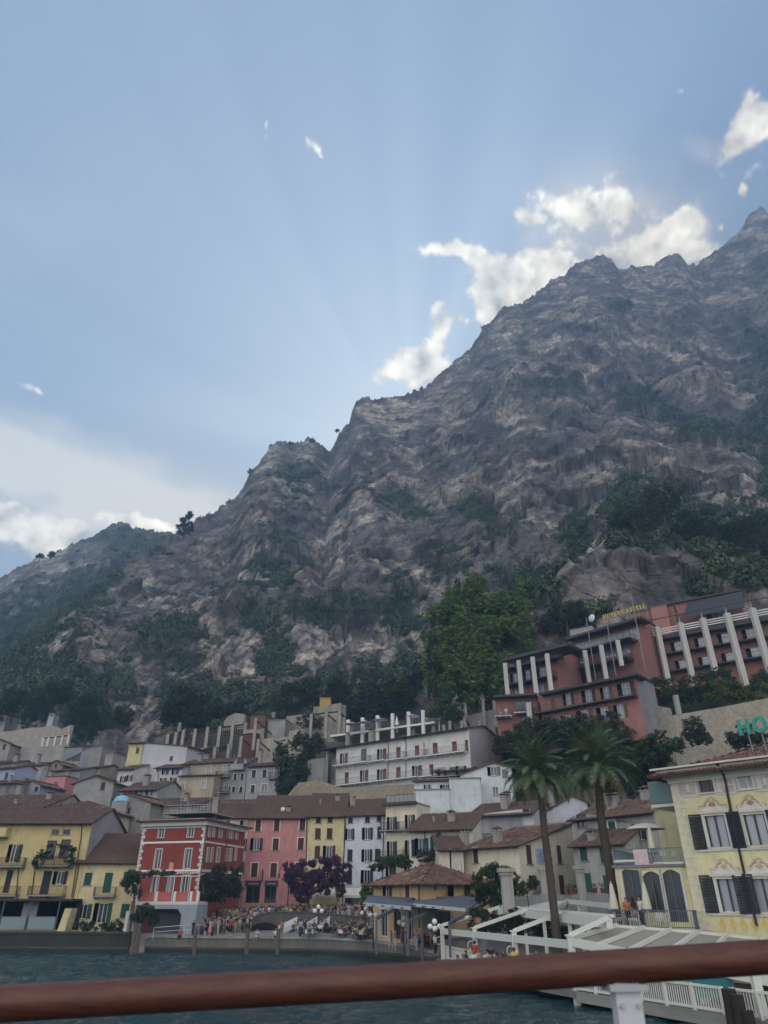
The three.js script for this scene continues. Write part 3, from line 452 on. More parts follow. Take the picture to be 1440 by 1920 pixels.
// balcony: slab along the facade from one pixel to another at floor level, iron or solid front
function balcony(H, pa, pb, dep = 1, style = 'iron', railH = 1) {
  const a = H.loc(...pa), b = H.loc(...pb), x0 = Math.min(a.x, b.x), x1 = Math.max(a.x, b.x), y = (a.y + b.y) / 2;
  const f = mesh('balcony', join([boxB(x0, y - .14, .003, x1, y, dep), ...(style === 'iron' || style === 'wood' ? Array.from({ length: Math.max(2, Math.round((x1 - x0) / 1.6)) }, (_, i, ar) => boxB(mix(x0 + .15, x1 - .15, i / Math.max(1, Math.round((x1 - x0) / 1.6) - 1)) - .06, y - .36, .003, mix(x0 + .15, x1 - .15, i / Math.max(1, Math.round((x1 - x0) / 1.6) - 1)) + .06, y - .143, dep * .7)) : [])]), H.o.slab || CONC, H.g);
  const L = [], t = style === 'iron' ? .022 : .05, gap = style === 'iron' ? .14 : .2;
  if (style === 'solid') L.push(boxB(x0, y + .003, dep - .1, x1, y + railH, dep), boxB(x0, y + .003, .01, x0 + .1, y + railH, dep - .103), boxB(x1 - .1, y + .003, .01, x1, y + railH, dep - .103));
  else {
    for (let x = x0 + .03; x < x1; x += gap) L.push(boxB(x - t / 2, y, dep - .05 - t / 2, x + t / 2, y + railH, dep - .05 + t / 2));
    for (const x of [x0 + .03, x1 - .03]) for (let z = .1; z < dep - .1; z += gap) L.push(boxB(x - t / 2, y, z - t / 2, x + t / 2, y + railH, z + t / 2));
    for (const yy of [y + .1, y + railH]) L.push(boxB(x0, yy - .02, dep - .075, x1, yy + .025, dep - .025), boxB(x0 + .005, yy - .02, .01, x0 + .055, yy + .025, dep - .08), boxB(x1 - .055, yy - .02, .01, x1 - .005, yy + .025, dep - .08));
  }
  mesh('railing', join(L), style === 'solid' ? H.o.wall : (H.o.rail || (style === 'wood' ? DARKWOOD : IRON)), f); return f;
}
// a free wall of stone or plaster from pixel to pixel (its top edge), down to base height y0
function wallRun(name, label, pts, y0, th, m, cat = 'wall', cap) {
  const P = pts.map(([px, py, D]) => at(px, py, D)), g = thing(name, label, cat, V3(P[0].x, y0, P[0].z)), L = [], C = [];
  for (let i = 0; i + 1 < P.length; i++) {
    const a = P[i], b = P[i + 1], dir = V3(b.x - a.x, 0, b.z - a.z), w = dir.length(), s = wallGeo([[0, -2], [w, -2], [w, b.y - y0], [0, a.y - y0]], [], th); s.applyMatrix4(new THREE.Matrix4().makeRotationY(Math.atan2(-dir.z, dir.x)).setPosition(a.x - P[0].x, 0, a.z - P[0].z)); L.push(s);
    for (const q of [a, b]) ground.push([q.x, q.z + 1, y0 + .2], [q.x, q.z - 2, cap ?? y0 + .5]);
  }
  mesh('wall_face', join(L), m, g); return g;
}
// ---------- the village: front row on the harbour ----------
// plaster colours
const YEL = P(.68, .55, .27), YEL2 = P(.72, .62, .36), REDP = P(.28, .058, .043), PINK = P(.60, .28, .265), PALEYEL = P(.70, .62, .36), BLUEW = P(.68, .70, .78), OFFW = P(.74, .72, .66), GREYW = OP(.48, .47, .47), GREYP = OP(.60, .59, .59), BEIGE = OP(.52, .46, .38), OCHRE = P(.62, .43, .23), MINT = P(.66, .72, .72), LILAC = P(.62, .63, .70), SALMON = P(.33, .16, .135), SALMON2 = P(.38, .185, .155);
house({ name: 'yellow_house', label: 'broad dark yellow house at the left edge with planted wooden balconies', L: [-75, 1541], R: [173, 1540], D: 100, DR: 100, y0: 1.6, d: 13, wall: YEL, sideWall: GREYW, sideLabel: 'grey unpainted gable wall', roof: { k: 'gableX', p: 20, ov: .8, tone: .1 },
  win: [[104, 1560, 'sp', 0, .95, .6], [125, 1560, 'sp', 0, .95, .6], [27, 1600, 'do', 'dark', .9, 2.1], [95, 1594, 'dp', 0, 1.3, 2.3], [121, 1592, 'dp', 0, 1.3, 2.3], [15, 1653, 'dc', 'dark', .8, 2.6], [86, 1655, 'dc', 'dark', 1.1, 2.7], [113, 1646, 'no', 'dark', .9, 1.5], [-40, 1600, 'no', 'dark'], [-40, 1650, 'no', 'dark']],
  balc: [[[68, 1624], [139, 1623], 1.3, 'wood'], [[-12, 1625], [48, 1625], 1.2, 'wood'], [[57, 1679], [124, 1678], 1.2, 'iron'], [[-16, 1679], [36, 1679], 1.2, 'iron'], [[-30, 1569], [17, 1569], 1.2, 'solid']], pipes: [[[149, 1543], [153, 1549], [152, 1570], [134, 1683]], [[35, 1628], [30, 1680]], [[66, 1626], [59, 1680]]], rail: mat('wood', .07, .06, .05), back: 1 });
house({ name: 'yellow_house', label: 'small pale yellow house with steep dark roof between yellow and red houses', L: [148, 1614], R: [263, 1611], D: 100, DR: 101, y0: 1.7, d: 11, wall: YEL2, roof: { k: 'gableX', p: 33, tone: 0, ov: .6 },
  win: [[165, 1648, 'nc', 'green'], [202, 1655, 'dc', 'green', 1.0, 2.3], [238, 1646, 'nc', 'green'], [155, 1709, 'no', 'green', 1.05, 1.6], [192, 1712, 'do', 'green', 1.1, 2.2], [234, 1708, 'nc', 'green', 1.0, 1.6]], balc: [[[177, 1680], [217, 1680], 1, 'iron']], pipes: [[[149, 1616], [147, 1630], [134, 1700]]] });
const villa = house({ name: 'red_villa', label: 'dark red three-storey villa with white quoins and shallow roof terrace', L: [271, 1540], R: [388, 1534], D: 99.5, DR: 97, y0: 1.8, d: 11.5, wall: REDP, roof: { k: 'hip', p: 9, ov: .8, tone: .6 },
  win: [[303, 1559, 'nk', 0, .85, 1.5], [358, 1558, 'nk', 0, .85, 1.5], [296, 1611, 'dk', 0, .9, 2.3], [352, 1610, 'dk', 0, .9, 2.3], [290, 1661, 'dk', 0, .9, 2.2], [317, 1661, 'du', 0, .9, 2.2], [346, 1660, 'dk', 0, .9, 2.2], [310, 1715, 'dp', 0, 1.6, 2.8]],
  side: [[393, 1558, 'nk', 0, .5, 1.4], [401, 1558, 'nk', 0, .5, 1.4], [414, 1559, 'nk', 0, .9, 1.5], [428, 1561, 'nk', 0, .6, 1.4], [435, 1562, 'nk', 0, .6, 1.4], [444, 1563, 'nk', 0, .5, 1.4], [389, 1603, 'nk', 0, .5, 1.6], [397, 1603, 'nk', 0, .5, 1.6], [409, 1603, 'nk', 0, .9, 1.7], [424, 1603, 'nk', 0, .6, 1.5], [432, 1603, 'nk', 0, .6, 1.5], [442, 1602, 'nk', 0, .5, 1.5], [384, 1660, 'nk', 0, .7, 1.8]],
  pane: mat('glass', .045, .055, .075), casing: mat('paint', .58, .57, .54), bands: [[290, 1580, .22], [290, 1633, .22, .2]] });
{ // cornice, quoins, shrine, terrace of the red villa
  const VW = mat('paint', .58, .57, .54), { g, w, h, d } = villa, put = (n, geo, m = VW, p = g) => mesh(n, geo, m, p);
  put('cornice', join([boxB(-.25, h - .75, -.1, w + .25, h - .2, .25), boxB(-.45, h - .2, -.1, w + .45, h + .02, .5), boxB(w + .003, h - .75, -d - .2, w + .25, h - .2, -.103), boxB(w + .003, h - .2, -d - .4, w + .5, h + .02, -.103)]));
  put('cornice', join([boxB(-.3, h - 1.05, -.1, w + .12, h - .86, .12)]), mat('paint', .30, .36, .37));
  for (let y = 3.4, i = 0; y < h - 1.2; y += .42, i++) for (const [x0, x1] of [[-.05, .3 + (i % 2) * .22], [w - .3 - (i % 2) * .22, w + .05]]) put('quoin', boxB(x0, y, -.2, x1, y + .36, .06));
  const b2 = villa.loc(290, 1580).y, b3 = villa.loc(290, 1633).y; put('string_course', join([boxB(w + .003, b2 - .11, -d, w + .07, b2 + .11, 0), boxB(w + .003, b3 - .15, -d, w + .12, b3 + .15, 0)]));
  const n = villa.loc(322, 1622); put('shrine', join([boxB(n.x - .3, n.y - .75, 0, n.x + .3, n.y + .35, .1)]), mat('paint', .55, .30, .22)); const tri = new THREE.CylinderGeometry(.01, .5, .3, 4); tri.rotateY(Math.PI / 4); tri.scale(1, 1, .4); tri.translate(n.x, n.y + .52, .1); put('shrine_roof', tri, slabMat);
  // terrace over the loggia
  const f = villa.loc(310, 1690, 2.6), y = f.y, z = 2.6, x0 = villa.loc(254, 1690, z).x, x1 = villa.loc(371, 1690, z).x;
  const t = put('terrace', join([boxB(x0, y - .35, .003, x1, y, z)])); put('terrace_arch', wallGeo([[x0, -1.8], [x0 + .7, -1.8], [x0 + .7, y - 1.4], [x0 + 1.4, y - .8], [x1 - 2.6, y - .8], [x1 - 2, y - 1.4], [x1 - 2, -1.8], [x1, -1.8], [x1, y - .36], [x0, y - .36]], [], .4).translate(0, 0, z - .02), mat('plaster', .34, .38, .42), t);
  put('loggia_shade_panel', boxB(x0 + .8, -1.5, .06, x1 - .4, y - .4, .14), mat('plaster', .10, .11, .125), t);  // dark panel colours in the shade of the loggia interior
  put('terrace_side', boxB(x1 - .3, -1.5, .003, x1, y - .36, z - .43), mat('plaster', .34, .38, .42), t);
  const posts = [x0 + .12, mix(x0, x1, .33), mix(x0, x1, .62), mix(x0, x1, .88), x1 - .12];
  posts.forEach((x, i) => { put('railing_post', boxB(x - .14, y + .003, z - .3, x + .14, y + 1.05, z), WHITE, t); if (i < 4) { const a = x + .16, b = posts[i + 1] - .16; put('railing_panel', join([boxB(a, y + .06, z - .2, b, y + .2, z - .08), boxB(a, y + .85, z - .2, b, y + .98, z - .08), boxB(a, y + .2, z - .2, a + .12, y + .85, z - .08), boxB(b - .12, y + .2, z - .2, b, y + .85, z - .08), boxB(a + .12, y + .2, z - .17, b - .12, y + .85, z - .13)]), mat('paint', .48, .12, .10), t); } });
  const yA = b3 - .25, A = put('awning_frame', join([...[x0 + .1, mix(x0, x1, .3), mix(x0, x1, .58), mix(x0, x1, .84)].map((x) => boxB(x - .04, y, z - .1, x + .04, yA - .5, z - .02)), boxB(x0, yA - .5, z - .12, mix(x0, x1, .93), yA - .42, z), ...[0, .25, .5, .75, .93].map((q) => bar(V3(mix(x0, x1, q), yA, .1), V3(mix(x0, x1, q), yA - .46, z), .06))]), WHITE, t);
  put('terrace_cornice', join(Array.from({ length: 26 }, (_, i) => boxB(i * w / 26 + .04, b3 - .34, .06, i * w / 26 + .2, b3 - .16, .25))), WHITE, t);
  put('pillar', boxB(x1 - 2.9, -.1, .6, x1 - 2.5, y - .9, 1.0), mat('paint', .45, .10, .07), t);
  put('roof_terrace', join([boxB(w * .18, h + .9, -d * .75, w * .95, h + 1.05, -1.5)]), OP(.4, .37, .34), villa.roof);
  const rl = []; for (let x = w * .19; x < w * .94; x += .5) rl.push(boxB(x, h + 1.05, -1.56, x + .035, h + 1.95, -1.52)); for (const yy of [1.35, 1.65, 1.95]) rl.push(boxB(w * .19, h + yy, -1.57, w * .94, h + yy + .03, -1.51)); put('terrace_rail', join(rl), mat('iron', .5, .5, .5), villa.roof);
  for (const [q, hh] of [[.3, 4], [.78, 5.2], [.9, 4.2], [.42, 3]]) put('antenna_mast', join([rod(V3(w * q, h + 1, -4), V3(w * q, h + hh, -4), .03, 5), ...[.5, .8, 1.1].map((k) => boxB(w * q - .4, h + hh - k, -4.02, w * q + .4, h + hh - k + .03, -3.99))]), mat('iron', .4, .4, .4), villa.roof);
  chimney(villa, 405, 1502, -5, 1.6, .6); put('downpipe', tube([[w + .12, h - .9, .1], [w + .12, 1, .1]], .06), PIPE); put('downpipe', tube([[w + .12, h - .9, -6], [w + .12, 4, -6]], .06), PIPE);
}
house({ name: 'white_house', label: 'narrow white house with dark shutters squeezed between red villa and pink house', L: [400, 1531], R: [468, 1531], D: 117, DR: 117, y0: 2, d: 10, wall: OFFW, roof: { k: 'gableX', p: 27, tone: .3 }, win: [[460, 1547, 'no', 'dark', .8, 1.3], [455, 1584, 'no', 'dark', .8, 1.7], [452, 1627, 'no', 'dark', .8, 1.7], [420, 1547, 'no', 'dark', .8, 1.3]], chim: [[404, 1505, -3, 1.5, .7]] });
const pink = house({ name: 'pink_house', label: 'tall plain pink house with brown shutters behind the square', L: [467, 1532], R: [577.5, 1530], D: 112, DR: 112, y0: 2, d: 15, wall: PINK, roof: { k: 'gableX', p: 27, tone: .25 }, casing: WHITE,
  win: [[484, 1548, 'ne', 'brown', .85, 1.6], [519, 1547, 'ne', 'brown', .85, 1.6], [567, 1546, 'ne', 'brown', .85, 1.6], [481, 1583, 'no', 'brown', .9, 1.6], [517, 1583, 'ne', 'brown', .9, 1.6], [564, 1582, 'ne', 'brown', .9, 1.6], [477, 1631, 'ne', 'brown', .95, 1.8], [513, 1631, 'ne', 'brown', .95, 1.8], [560, 1630, 'ne', 'brown', .95, 1.8], [474, 1676, 'dp', 0, 2, 2.3], [507, 1676, 'dp', 0, 1.7, 2.3]], chim: [[541, 1521, -2, 1.1, .8]], pipes: [[[576, 1533], [573, 1665]]] });
{ const { g, loc } = pink; for (const [a, b, y0, y1] of [[460, 490, 1651, 1662], [496, 522, 1651, 1662]]) { const p = loc(a, y1), q = loc(b, y0); const s = mesh('shop_sign', boxB(p.x, p.y, .01, q.x, q.y, .12), mat('paint', .02, .025, .03), g); s.userData.label = 'black shop fascia with pale lettering'; mesh('lettering', join([boxB(mix(p.x, q.x, .2), p.y + .3, .123, mix(p.x, q.x, .8), p.y + .38, .128)]), mat('paint', .3, .5, .4), s); }
  const s = loc(493, 1642); mesh('hanging_sign', boxB(s.x - .04, s.y - .8, .1, s.x + .04, s.y + .8, .8), mat('paint', .05, .04, .04), g);
  const dsh = pink.loc(531, 1518, -1.5); const dish = new THREE.SphereGeometry(.5, 14, 6, 0, 6.283, 0, .7); dish.rotateX(Math.PI / 2); dish.translate(dsh.x, dsh.y, -1.5); mesh('satellite_dish', dish, WHITE, pink.roof); }
house({ name: 'yellow_house', label: 'narrow pale yellow house between the pink and the white house', L: [577.5, 1530], R: [646, 1527], D: 112, DR: 112, y0: 2, d: 16, wall: PALEYEL, roof: { k: 'gableX', p: 27, tone: .4 }, win: [[597, 1537, 'sc', 'brown', .75, .95], [619, 1536, 'sc', 'brown', .75, .95], [596, 1563, 'nc', 'brown', .85, 1.5], [618, 1563, 'nc', 'brown', .85, 1.5], [595, 1598, 'nc', 'brown', .8, 1.7], [617, 1597, 'no', 'brown', .9, 1.6], [593, 1640, 'nc', 'brown'], [617, 1640, 'no', 'brown']], chim: [[601, 1507, -4, 1.2, .25], [633, 1499, -5.5, 1.3, .75]], pipes: [[[645, 1530], [648, 1545], [641, 1665]]] });
house({ name: 'white_house', label: 'bluish white house with dark blue shutters above the awnings', L: [647.5, 1530], R: [723, 1523], D: 112, DR: 110.5, y0: 2, d: 14, wall: BLUEW, roof: { k: 'gableX', p: 23, tone: .3 }, win: [[657, 1538, 'sc', 'brown', .75, .8], [689, 1537, 'sc', 'brown', .75, .8], [711, 1535, 'sc', 'brown', .75, .8], [656, 1564, 'no', 'dark', .7, 1.5], [689, 1563, 'no', 'dark', .8, 1.6], [711, 1561, 'nc', 'dark', .6, 1.6], [656, 1604, 'nc', 'dark', .8, 1.6], [688, 1604, 'no', 'dark', .8, 1.6], [708, 1603, 'nc', 'dark', .8, 1.6], [655, 1645, 'nc', 'dark', .8, 1.7], [688, 1644, 'no', 'dark', .9, 1.7], [665, 1700, 'dp', 0, 3, 2.3], [705, 1700, 'dp', 0, 1.8, 2.3]], chim: [[664, 1505, -4, 1.5, .35]], pipes: [[[720, 1527], [716, 1680]]] });
const balcHouse = house({ name: 'cream_house', label: 'cream house with flowery iron balconies and roof terrace', L: [723.5, 1513], R: [781, 1502], D: 108, DR: 106, y0: 2, d: 10, wall: P(.74, .70, .54), roof: { k: 'flat' }, win: [[735, 1546, 'do', 'dark', .75, 2], [769, 1542, 'do', 'dark', .75, 2], [735, 1593, 'do', 'dark', .75, 2.1], [769, 1591, 'do', 'dark', .75, 2.1], [733, 1640, 'do', 'dark', .75, 2.1], [768, 1640, 'do', 'dark', .75, 2.1]], balc: [[[716, 1558], [747, 1556], 1, 'iron'], [[749, 1557], [781, 1554], 1, 'iron'], [[714, 1613], [782, 1609], 1.1, 'iron']] });
{ const { g, w, h, roof } = balcHouse, n = 7; mesh('terrace_parapet', join([boxB(-.1, h + .17, -.1, w, h + .3, .1), ...Array.from({ length: n }, (_, i) => boxB(i * w / n, h + .3, -.05, i * w / n + .06, h + 1.3, 0)), boxB(0, h + 1.25, -.06, w, h + 1.32, .01)]), IRON, roof); mesh('terrace_screen', boxB(.1, h + .32, -.04, w - .1, h + 1.2, -.01), mat('glass', .10, .13, .14), roof); mesh('tile_eave', boxB(-.5, h - .12, .16, w + .2, h + .1, .8), slabMat, roof);
  mesh('neon_sign', join([.0, .45, .9, 1.35, 1.8, 2.25].map((k) => boxB(w * .52, h - 8.2 + k, .12, w * .52 + .35, h - 7.9 + k, .3))), mat('paint', .6, .52, .25), g); }
house({ name: 'white_house', label: 'pale white house with small gable and balcony stepped above the tile roofs', L: [862, 1447], R: [958, 1434], D: 116, DR: 114, y0: 9, d: 11, wall: MINT, roof: { k: 'gableZ', p: 17, f: .66, ov: .7, tone: .2 }, win: [[926, 1446, 'no', 'grey', 1.0, 1.3], [947, 1450, 'sp', 0, .9, 1.2], [929, 1483, 'nk', 0, .9, 1.2], [908, 1540, 'nc', 'dark']], back: 3, gy: 9 });
house({ name: 'white_house', label: 'low white block with loggia on the left of the gabled white house', L: [816, 1451], R: [880, 1437], D: 119, DR: 117, y0: 9, d: 8, wall: MINT, roof: { k: 'gableX', p: 14, ov: .8, tone: .15 }, win: [[829, 1452, 'no', 'dark', .7, 1.4], [865, 1446, 'no', 'dark', .9, 1.6], [849, 1449, 'dp', 0, 1.1, 1.8]], balc: [[[812, 1459], [879, 1452], 1, 'iron']], gy: 9 });
house({ name: 'terrace_block', label: 'blank white terrace wall with flat top below the gabled white house', cat: 'house', L: [779, 1481], R: [842, 1481], D: 111, DR: 110, y0: 4, d: 7, wall: MINT, roof: { k: 'flat' }, win: [[808, 1476, 'sp', 0, .1, .1]], gy: 5 });
house({ name: 'white_house', label: 'white house end with shed roof stepping up behind the blank terrace wall', L: [777, 1474], R: [879, 1452], D: 114, DR: 112, y0: 5, d: 4, wall: MINT, roof: { k: 'shed', p: 12, ov: .4, tone: .1 }, win: [[801, 1476, 'so', 'dark', .5, .7], [835, 1476, 'so', 'dark', .8, .7], [829, 1476, 'sp', 0, .5, .6]], gy: 6 });
house({ name: 'white_house', label: 'blank white wall block between the terrace and the gable', L: [842, 1464], R: [900, 1456], D: 110.5, DR: 110, y0: 4, d: 6, wall: MINT, roof: { k: 'flat' }, gy: 5 });
house({ name: 'cream_house', label: 'cream house with green shutters under a broad sagging tile roof', L: [767, 1559], R: [885, 1546], D: 98, DR: 95, y0: 2.2, d: 13, wall: P(.74, .73, .64), roof: { k: 'gableX', p: 20, ov: .9, tone: .25 }, win: [[776, 1590, 'nc', 'dark', .7, 2], [791, 1587, 'no', 'green', .9, 1.9], [812, 1582, 'nc', 'green', .8, 1.7], [834, 1578, 'nc', 'green', .75, 1.2], [852, 1574, 'nc', 'green', .75, 1.2]], chim: [[847, 1533, -3, 1.2, .9], [814, 1539, -3, .8, .3], [945, 1500, -8, 1.3, .9]], balc: [[[786, 1611], [862, 1607], 1.2, 'wood']], pipes: [[[797, 1560], [795, 1600]]], gy: 3 });
house({ name: 'grey_house', label: 'grey white house with open loggia under a tile roof left of the palms', L: [881, 1538], R: [998, 1513], D: 101, DR: 97, y0: 3, d: 12, wall: LILAC, roof: { k: 'gableX', p: 19, ov: .8, tone: .3 }, win: [[907, 1548, 'dp', 0, 1.3, 1.9], [987, 1532, 'dc', 'brown', .9, 2]], chim: [[951, 1496, -5, 1.2, .8], [1031, 1480, -8, 1.6, .9]], gy: 5 });
const cream = house({ name: 'cream_house', label: 'cream house with blue wall painting and tile gable behind the terrace', L: [866, 1587], R: [972, 1588], D: 89, DR: 83, y0: 1.9, d: 11, wall: P(.74, .68, .54), roof: { k: 'shed', p: 15, ov: .6, sv: .45, tone: .3 }, win: [[892, 1604, 'ne', 'brown', .75, 1.6]], side: [[992, 1602, 'nc', 'brown', .95, 1.9], [1049, 1602, 'nc', 'brown', .9, 1.9], [1054, 1660, 'dc', 'brown', 1, 2], [1000, 1655, 'np', 0, 1.5, 1.4]], chim: [[872, 1567, -1.5, 1.3, .7], [933, 1566, -2.2, 1.4, .8]], gy: 2 });
{ const { g, locR, w } = cream; const a = locR(1006, 1619), b = locR(1030, 1592); const s = mesh('wall_painting', boxB(w + .003, a.y, b.z, w + .03, b.y, a.z), mat('paint', .40, .48, .60), g); s.userData.label = 'faded blue and white painted frame on the wall'; for (let i = 0; i < 9; i++) { const y = mix(a.y, b.y, .1 + .09 * i), L = Math.abs(a.z - b.z); mesh('painted_line', boxB(w + .033, y, b.z + L * rr(.05, .3), w + .036, y + .07, a.z - L * rr(.05, .3)), mat('paint', .16, .26, .45), s); }
  const c = locR(990, 1628), e = locR(1008, 1652); const aw = new THREE.CylinderGeometry(1.1, 1.1, Math.abs(c.z - e.z), 10, 1, true, 0, Math.PI / 2); aw.rotateX(Math.PI / 2); aw.translate(w + .02, e.y - .1, (c.z + e.z) / 2); mesh('awning', aw, mat('cloth', .42, .44, .52, { side: THREE.DoubleSide }), g); }
house({ name: 'annex', label: 'low glazed annex with tile roof left of the cream gable house', cat: 'house', L: [822, 1593], R: [868, 1591], D: 87, DR: 87, y0: 2, d: 7, wall: P(.66, .60, .52), roof: { k: 'shed', p: 16, ov: .5, tone: .25 }, win: [[835, 1612, 'dp', 0, 1, 2.4], [855, 1612, 'dp', 0, 1.1, 2.4]] });
house({ name: 'grey_house', label: 'blank grey gable wall rising behind the right palm', L: [1010, 1508], R: [1100, 1502], D: 103, DR: 101, y0: 5, d: 12, wall: LILAC, roof: { k: 'gableZ', p: 26, f: .72, ov: .2, tone: .25 }, win: [[1104, 1500, 'sp']], gy: 6 });
house({ name: 'grey_house', label: 'grey house with striped awning and green shutters right of the palms', L: [1070, 1521], R: [1226, 1537], D: 84, DR: 76, y0: 3, d: 10, wall: OP(.42, .42, .42), roof: { k: 'gableX', p: 20, ov: .6, tone: .3 }, win: [[1091, 1540, 'np', 0, 1.4, 1.4], [1148, 1552, 'ne', 'green', .9, 1.5], [1200, 1560, 'no', 'dark', .8, 1.5]], chim: [[1147, 1503, -3, 1.5, .9], [1211, 1490, -5, 1.5, .9]], gy: 4 });
house({ name: 'grey_house', label: 'lower grey plaster house with green shutters and lantern behind the right palm', L: [1072, 1580], R: [1170, 1584], D: 79, DR: 75, y0: 2, d: 7, wall: OP(.46, .45, .42), roof: { k: 'shed', p: 22, ov: .5, tone: .3 }, win: [[1094, 1600, 'nc', 'green', .8, 1.4], [1132, 1604, 'nc', 'green', .8, 1.4], [1102, 1655, 'nc', 'green', .9, 1.7], [1140, 1660, 'nc', 'green', .9, 1.8]], chim: [[1111, 1572, -1.2, 2, .75]], gy: 2 });
house({ name: 'stone_house', label: 'rough grey stone house wall above the roofs left of the yellow hotel', cat: 'house', L: [1132, 1490], R: [1245, 1482], D: 96, DR: 92, y0: 8, d: 8, wall: mat('stone', .5, .48, .45), roof: { k: 'flat' }, win: [[1165, 1517, 'sp', 0, .6, .7], [1188, 1500, 'sp', 0, .5, .6]], gy: 9 });
// the ochre pavilion with its corner towards the lake
const pav = house({ name: 'ochre_pavilion', label: 'ochre hip-roofed restaurant pavilion with corner towards the lake', cat: 'restaurant', L: [700, 1650], R: [788, 1653], D: 86, DR: 78, y0: 1.8, d: 9, wall: OCHRE, roof: { k: 'hip', p: 21, ov: 1.0, tone: .85 }, win: [[727, 1676, 'no', 'brown', .85, 1.8], [764, 1678, 'ne', 'brown', .9, 1.8], [745, 1733, 'dpA', 0, 1.4, 2.6], [720, 1730, 'dk', 0, 1.4, 2.5], [770, 1735, 'dk', 0, 1.1, 2.5]], side: [[860, 1668, 'no', 'dark', 1.4, 1.8], [830, 1735, 'dp', 0, 2, 2.4]], pipes: [[[778, 1656], [785, 1660], [786, 1740]]] });
{ const q = pav.locR(816, 1665), f = new THREE.CylinderGeometry(.22, .22, .06, 14); f.rotateZ(Math.PI / 2); f.translate(pav.w + .03, q.y, q.z); mesh('vent', f, mat('paint', .3, .12, .05), pav.g); const r = pav.locR(803, 1730); mesh('painted_panel', boxB(pav.w + .003, r.y - .7, r.z - .8, pav.w + .06, r.y + .7, r.z + .8), mat('paint', .22, .24, .2), pav.g); }
// ---------- white hotel in the middle of the slope ----------
const absorb = (main, sub) => { scene.remove(sub.g); for (const c of [...sub.g.children]) main.attach(c); };
const RAILGREY = mat('iron', .22, .22, .24);
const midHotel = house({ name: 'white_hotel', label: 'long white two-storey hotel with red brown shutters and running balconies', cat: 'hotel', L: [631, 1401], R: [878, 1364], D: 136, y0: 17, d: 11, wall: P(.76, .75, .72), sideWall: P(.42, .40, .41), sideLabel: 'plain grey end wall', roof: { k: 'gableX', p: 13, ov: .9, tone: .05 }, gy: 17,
  win: [[645, 1422, 'no', 'red', .9, 1.9], [662, 1420, 'np', 0, .1, .1], [682, 1415, 'dp', 0, 1.3, 2.1], [716, 1415, 'do', 'red', 1, 2], [747, 1412, 'dc', 'red', .95, 2.1], [782, 1409, 'dc', 'red', .95, 2.1], [816, 1405, 'dc', 'red', 1.0, 2.2], [852, 1402, 'dc', 'red', .95, 2.1], [875, 1399, 'dc', 'red', .6, 2.1], [650, 1459, 'dc', 'red', .95, 2.1], [683, 1455, 'do', 'red', .9, 2], [716, 1453, 'do', 'red', 1, 2], [747, 1450, 'dc', 'red', .95, 2.1], [782, 1447, 'do', 'red', 1, 2], [809, 1445, 'dc', 'red', .8, 2.1]],
  balc: [[[632, 1436], [694, 1430], 1.4, 'iron'], [[696, 1429], [727, 1425], 1.2, 'iron'], [[729, 1426], [762, 1422], 1.2, 'iron'], [[764, 1422], [800, 1418], 1.2, 'iron'], [[802, 1418], [877, 1409], 1.2, 'iron'], [[629, 1473], [790, 1458], 1.3, 'iron'], [[792, 1457], [840, 1452], 1.2, 'iron']], rail: RAILGREY, slab: WHITE, chim: [[697, 1375, -2, 1.4, .9], [652, 1382, -3, 1.2, .6], [795, 1402, .5, .1, .1]], pipes: [[[723, 1388], [728, 1396], [727, 1462]], [[757, 1383], [761, 1390], [761, 1458]]] });
{ const { g, loc, w, h } = midHotel; // open stair bay at the left end
  const a = loc(607, 1475), n = []; for (const [px, pz] of [[607, -1], [628, -1]]) { const q = loc(px, 1420); n.push(boxB(q.x - .14, a.y - .5, -1.2, q.x + .14, h - .2, -.9)); } n.push(boxB(a.x - .2, h * .52 - .15, -2, 0, h * .52, -.7), boxB(a.x - .3, .3, -2, 0, .5, -.7)); mesh('stair_bay', join(n), WHITE, g); mesh('bay_roof', boxB(a.x - 1, h - .2, -8, -.31, h + .05, .6), slabMat, g); mesh('bay_wall', boxB(a.x - .1, -3, -7, -.01, h - .3, -2.1), mat('stone', .40, .38, .36), g); }
wallRun('rubble_wall', 'grey rubble stone wall left of the white hotel', [[577, 1425, 137], [606, 1421, 134]], 15, 1, mat('stone', .42, .40, .37));
wallRun('retaining_wall', 'ragged beige retaining wall below the white hotel balconies', [[545, 1490, 131], [562, 1467, 132], [600, 1464, 133], [640, 1477, 131], [700, 1474, 129], [780, 1470, 125]], 10, 1, mat('stone', .52, .45, .33));
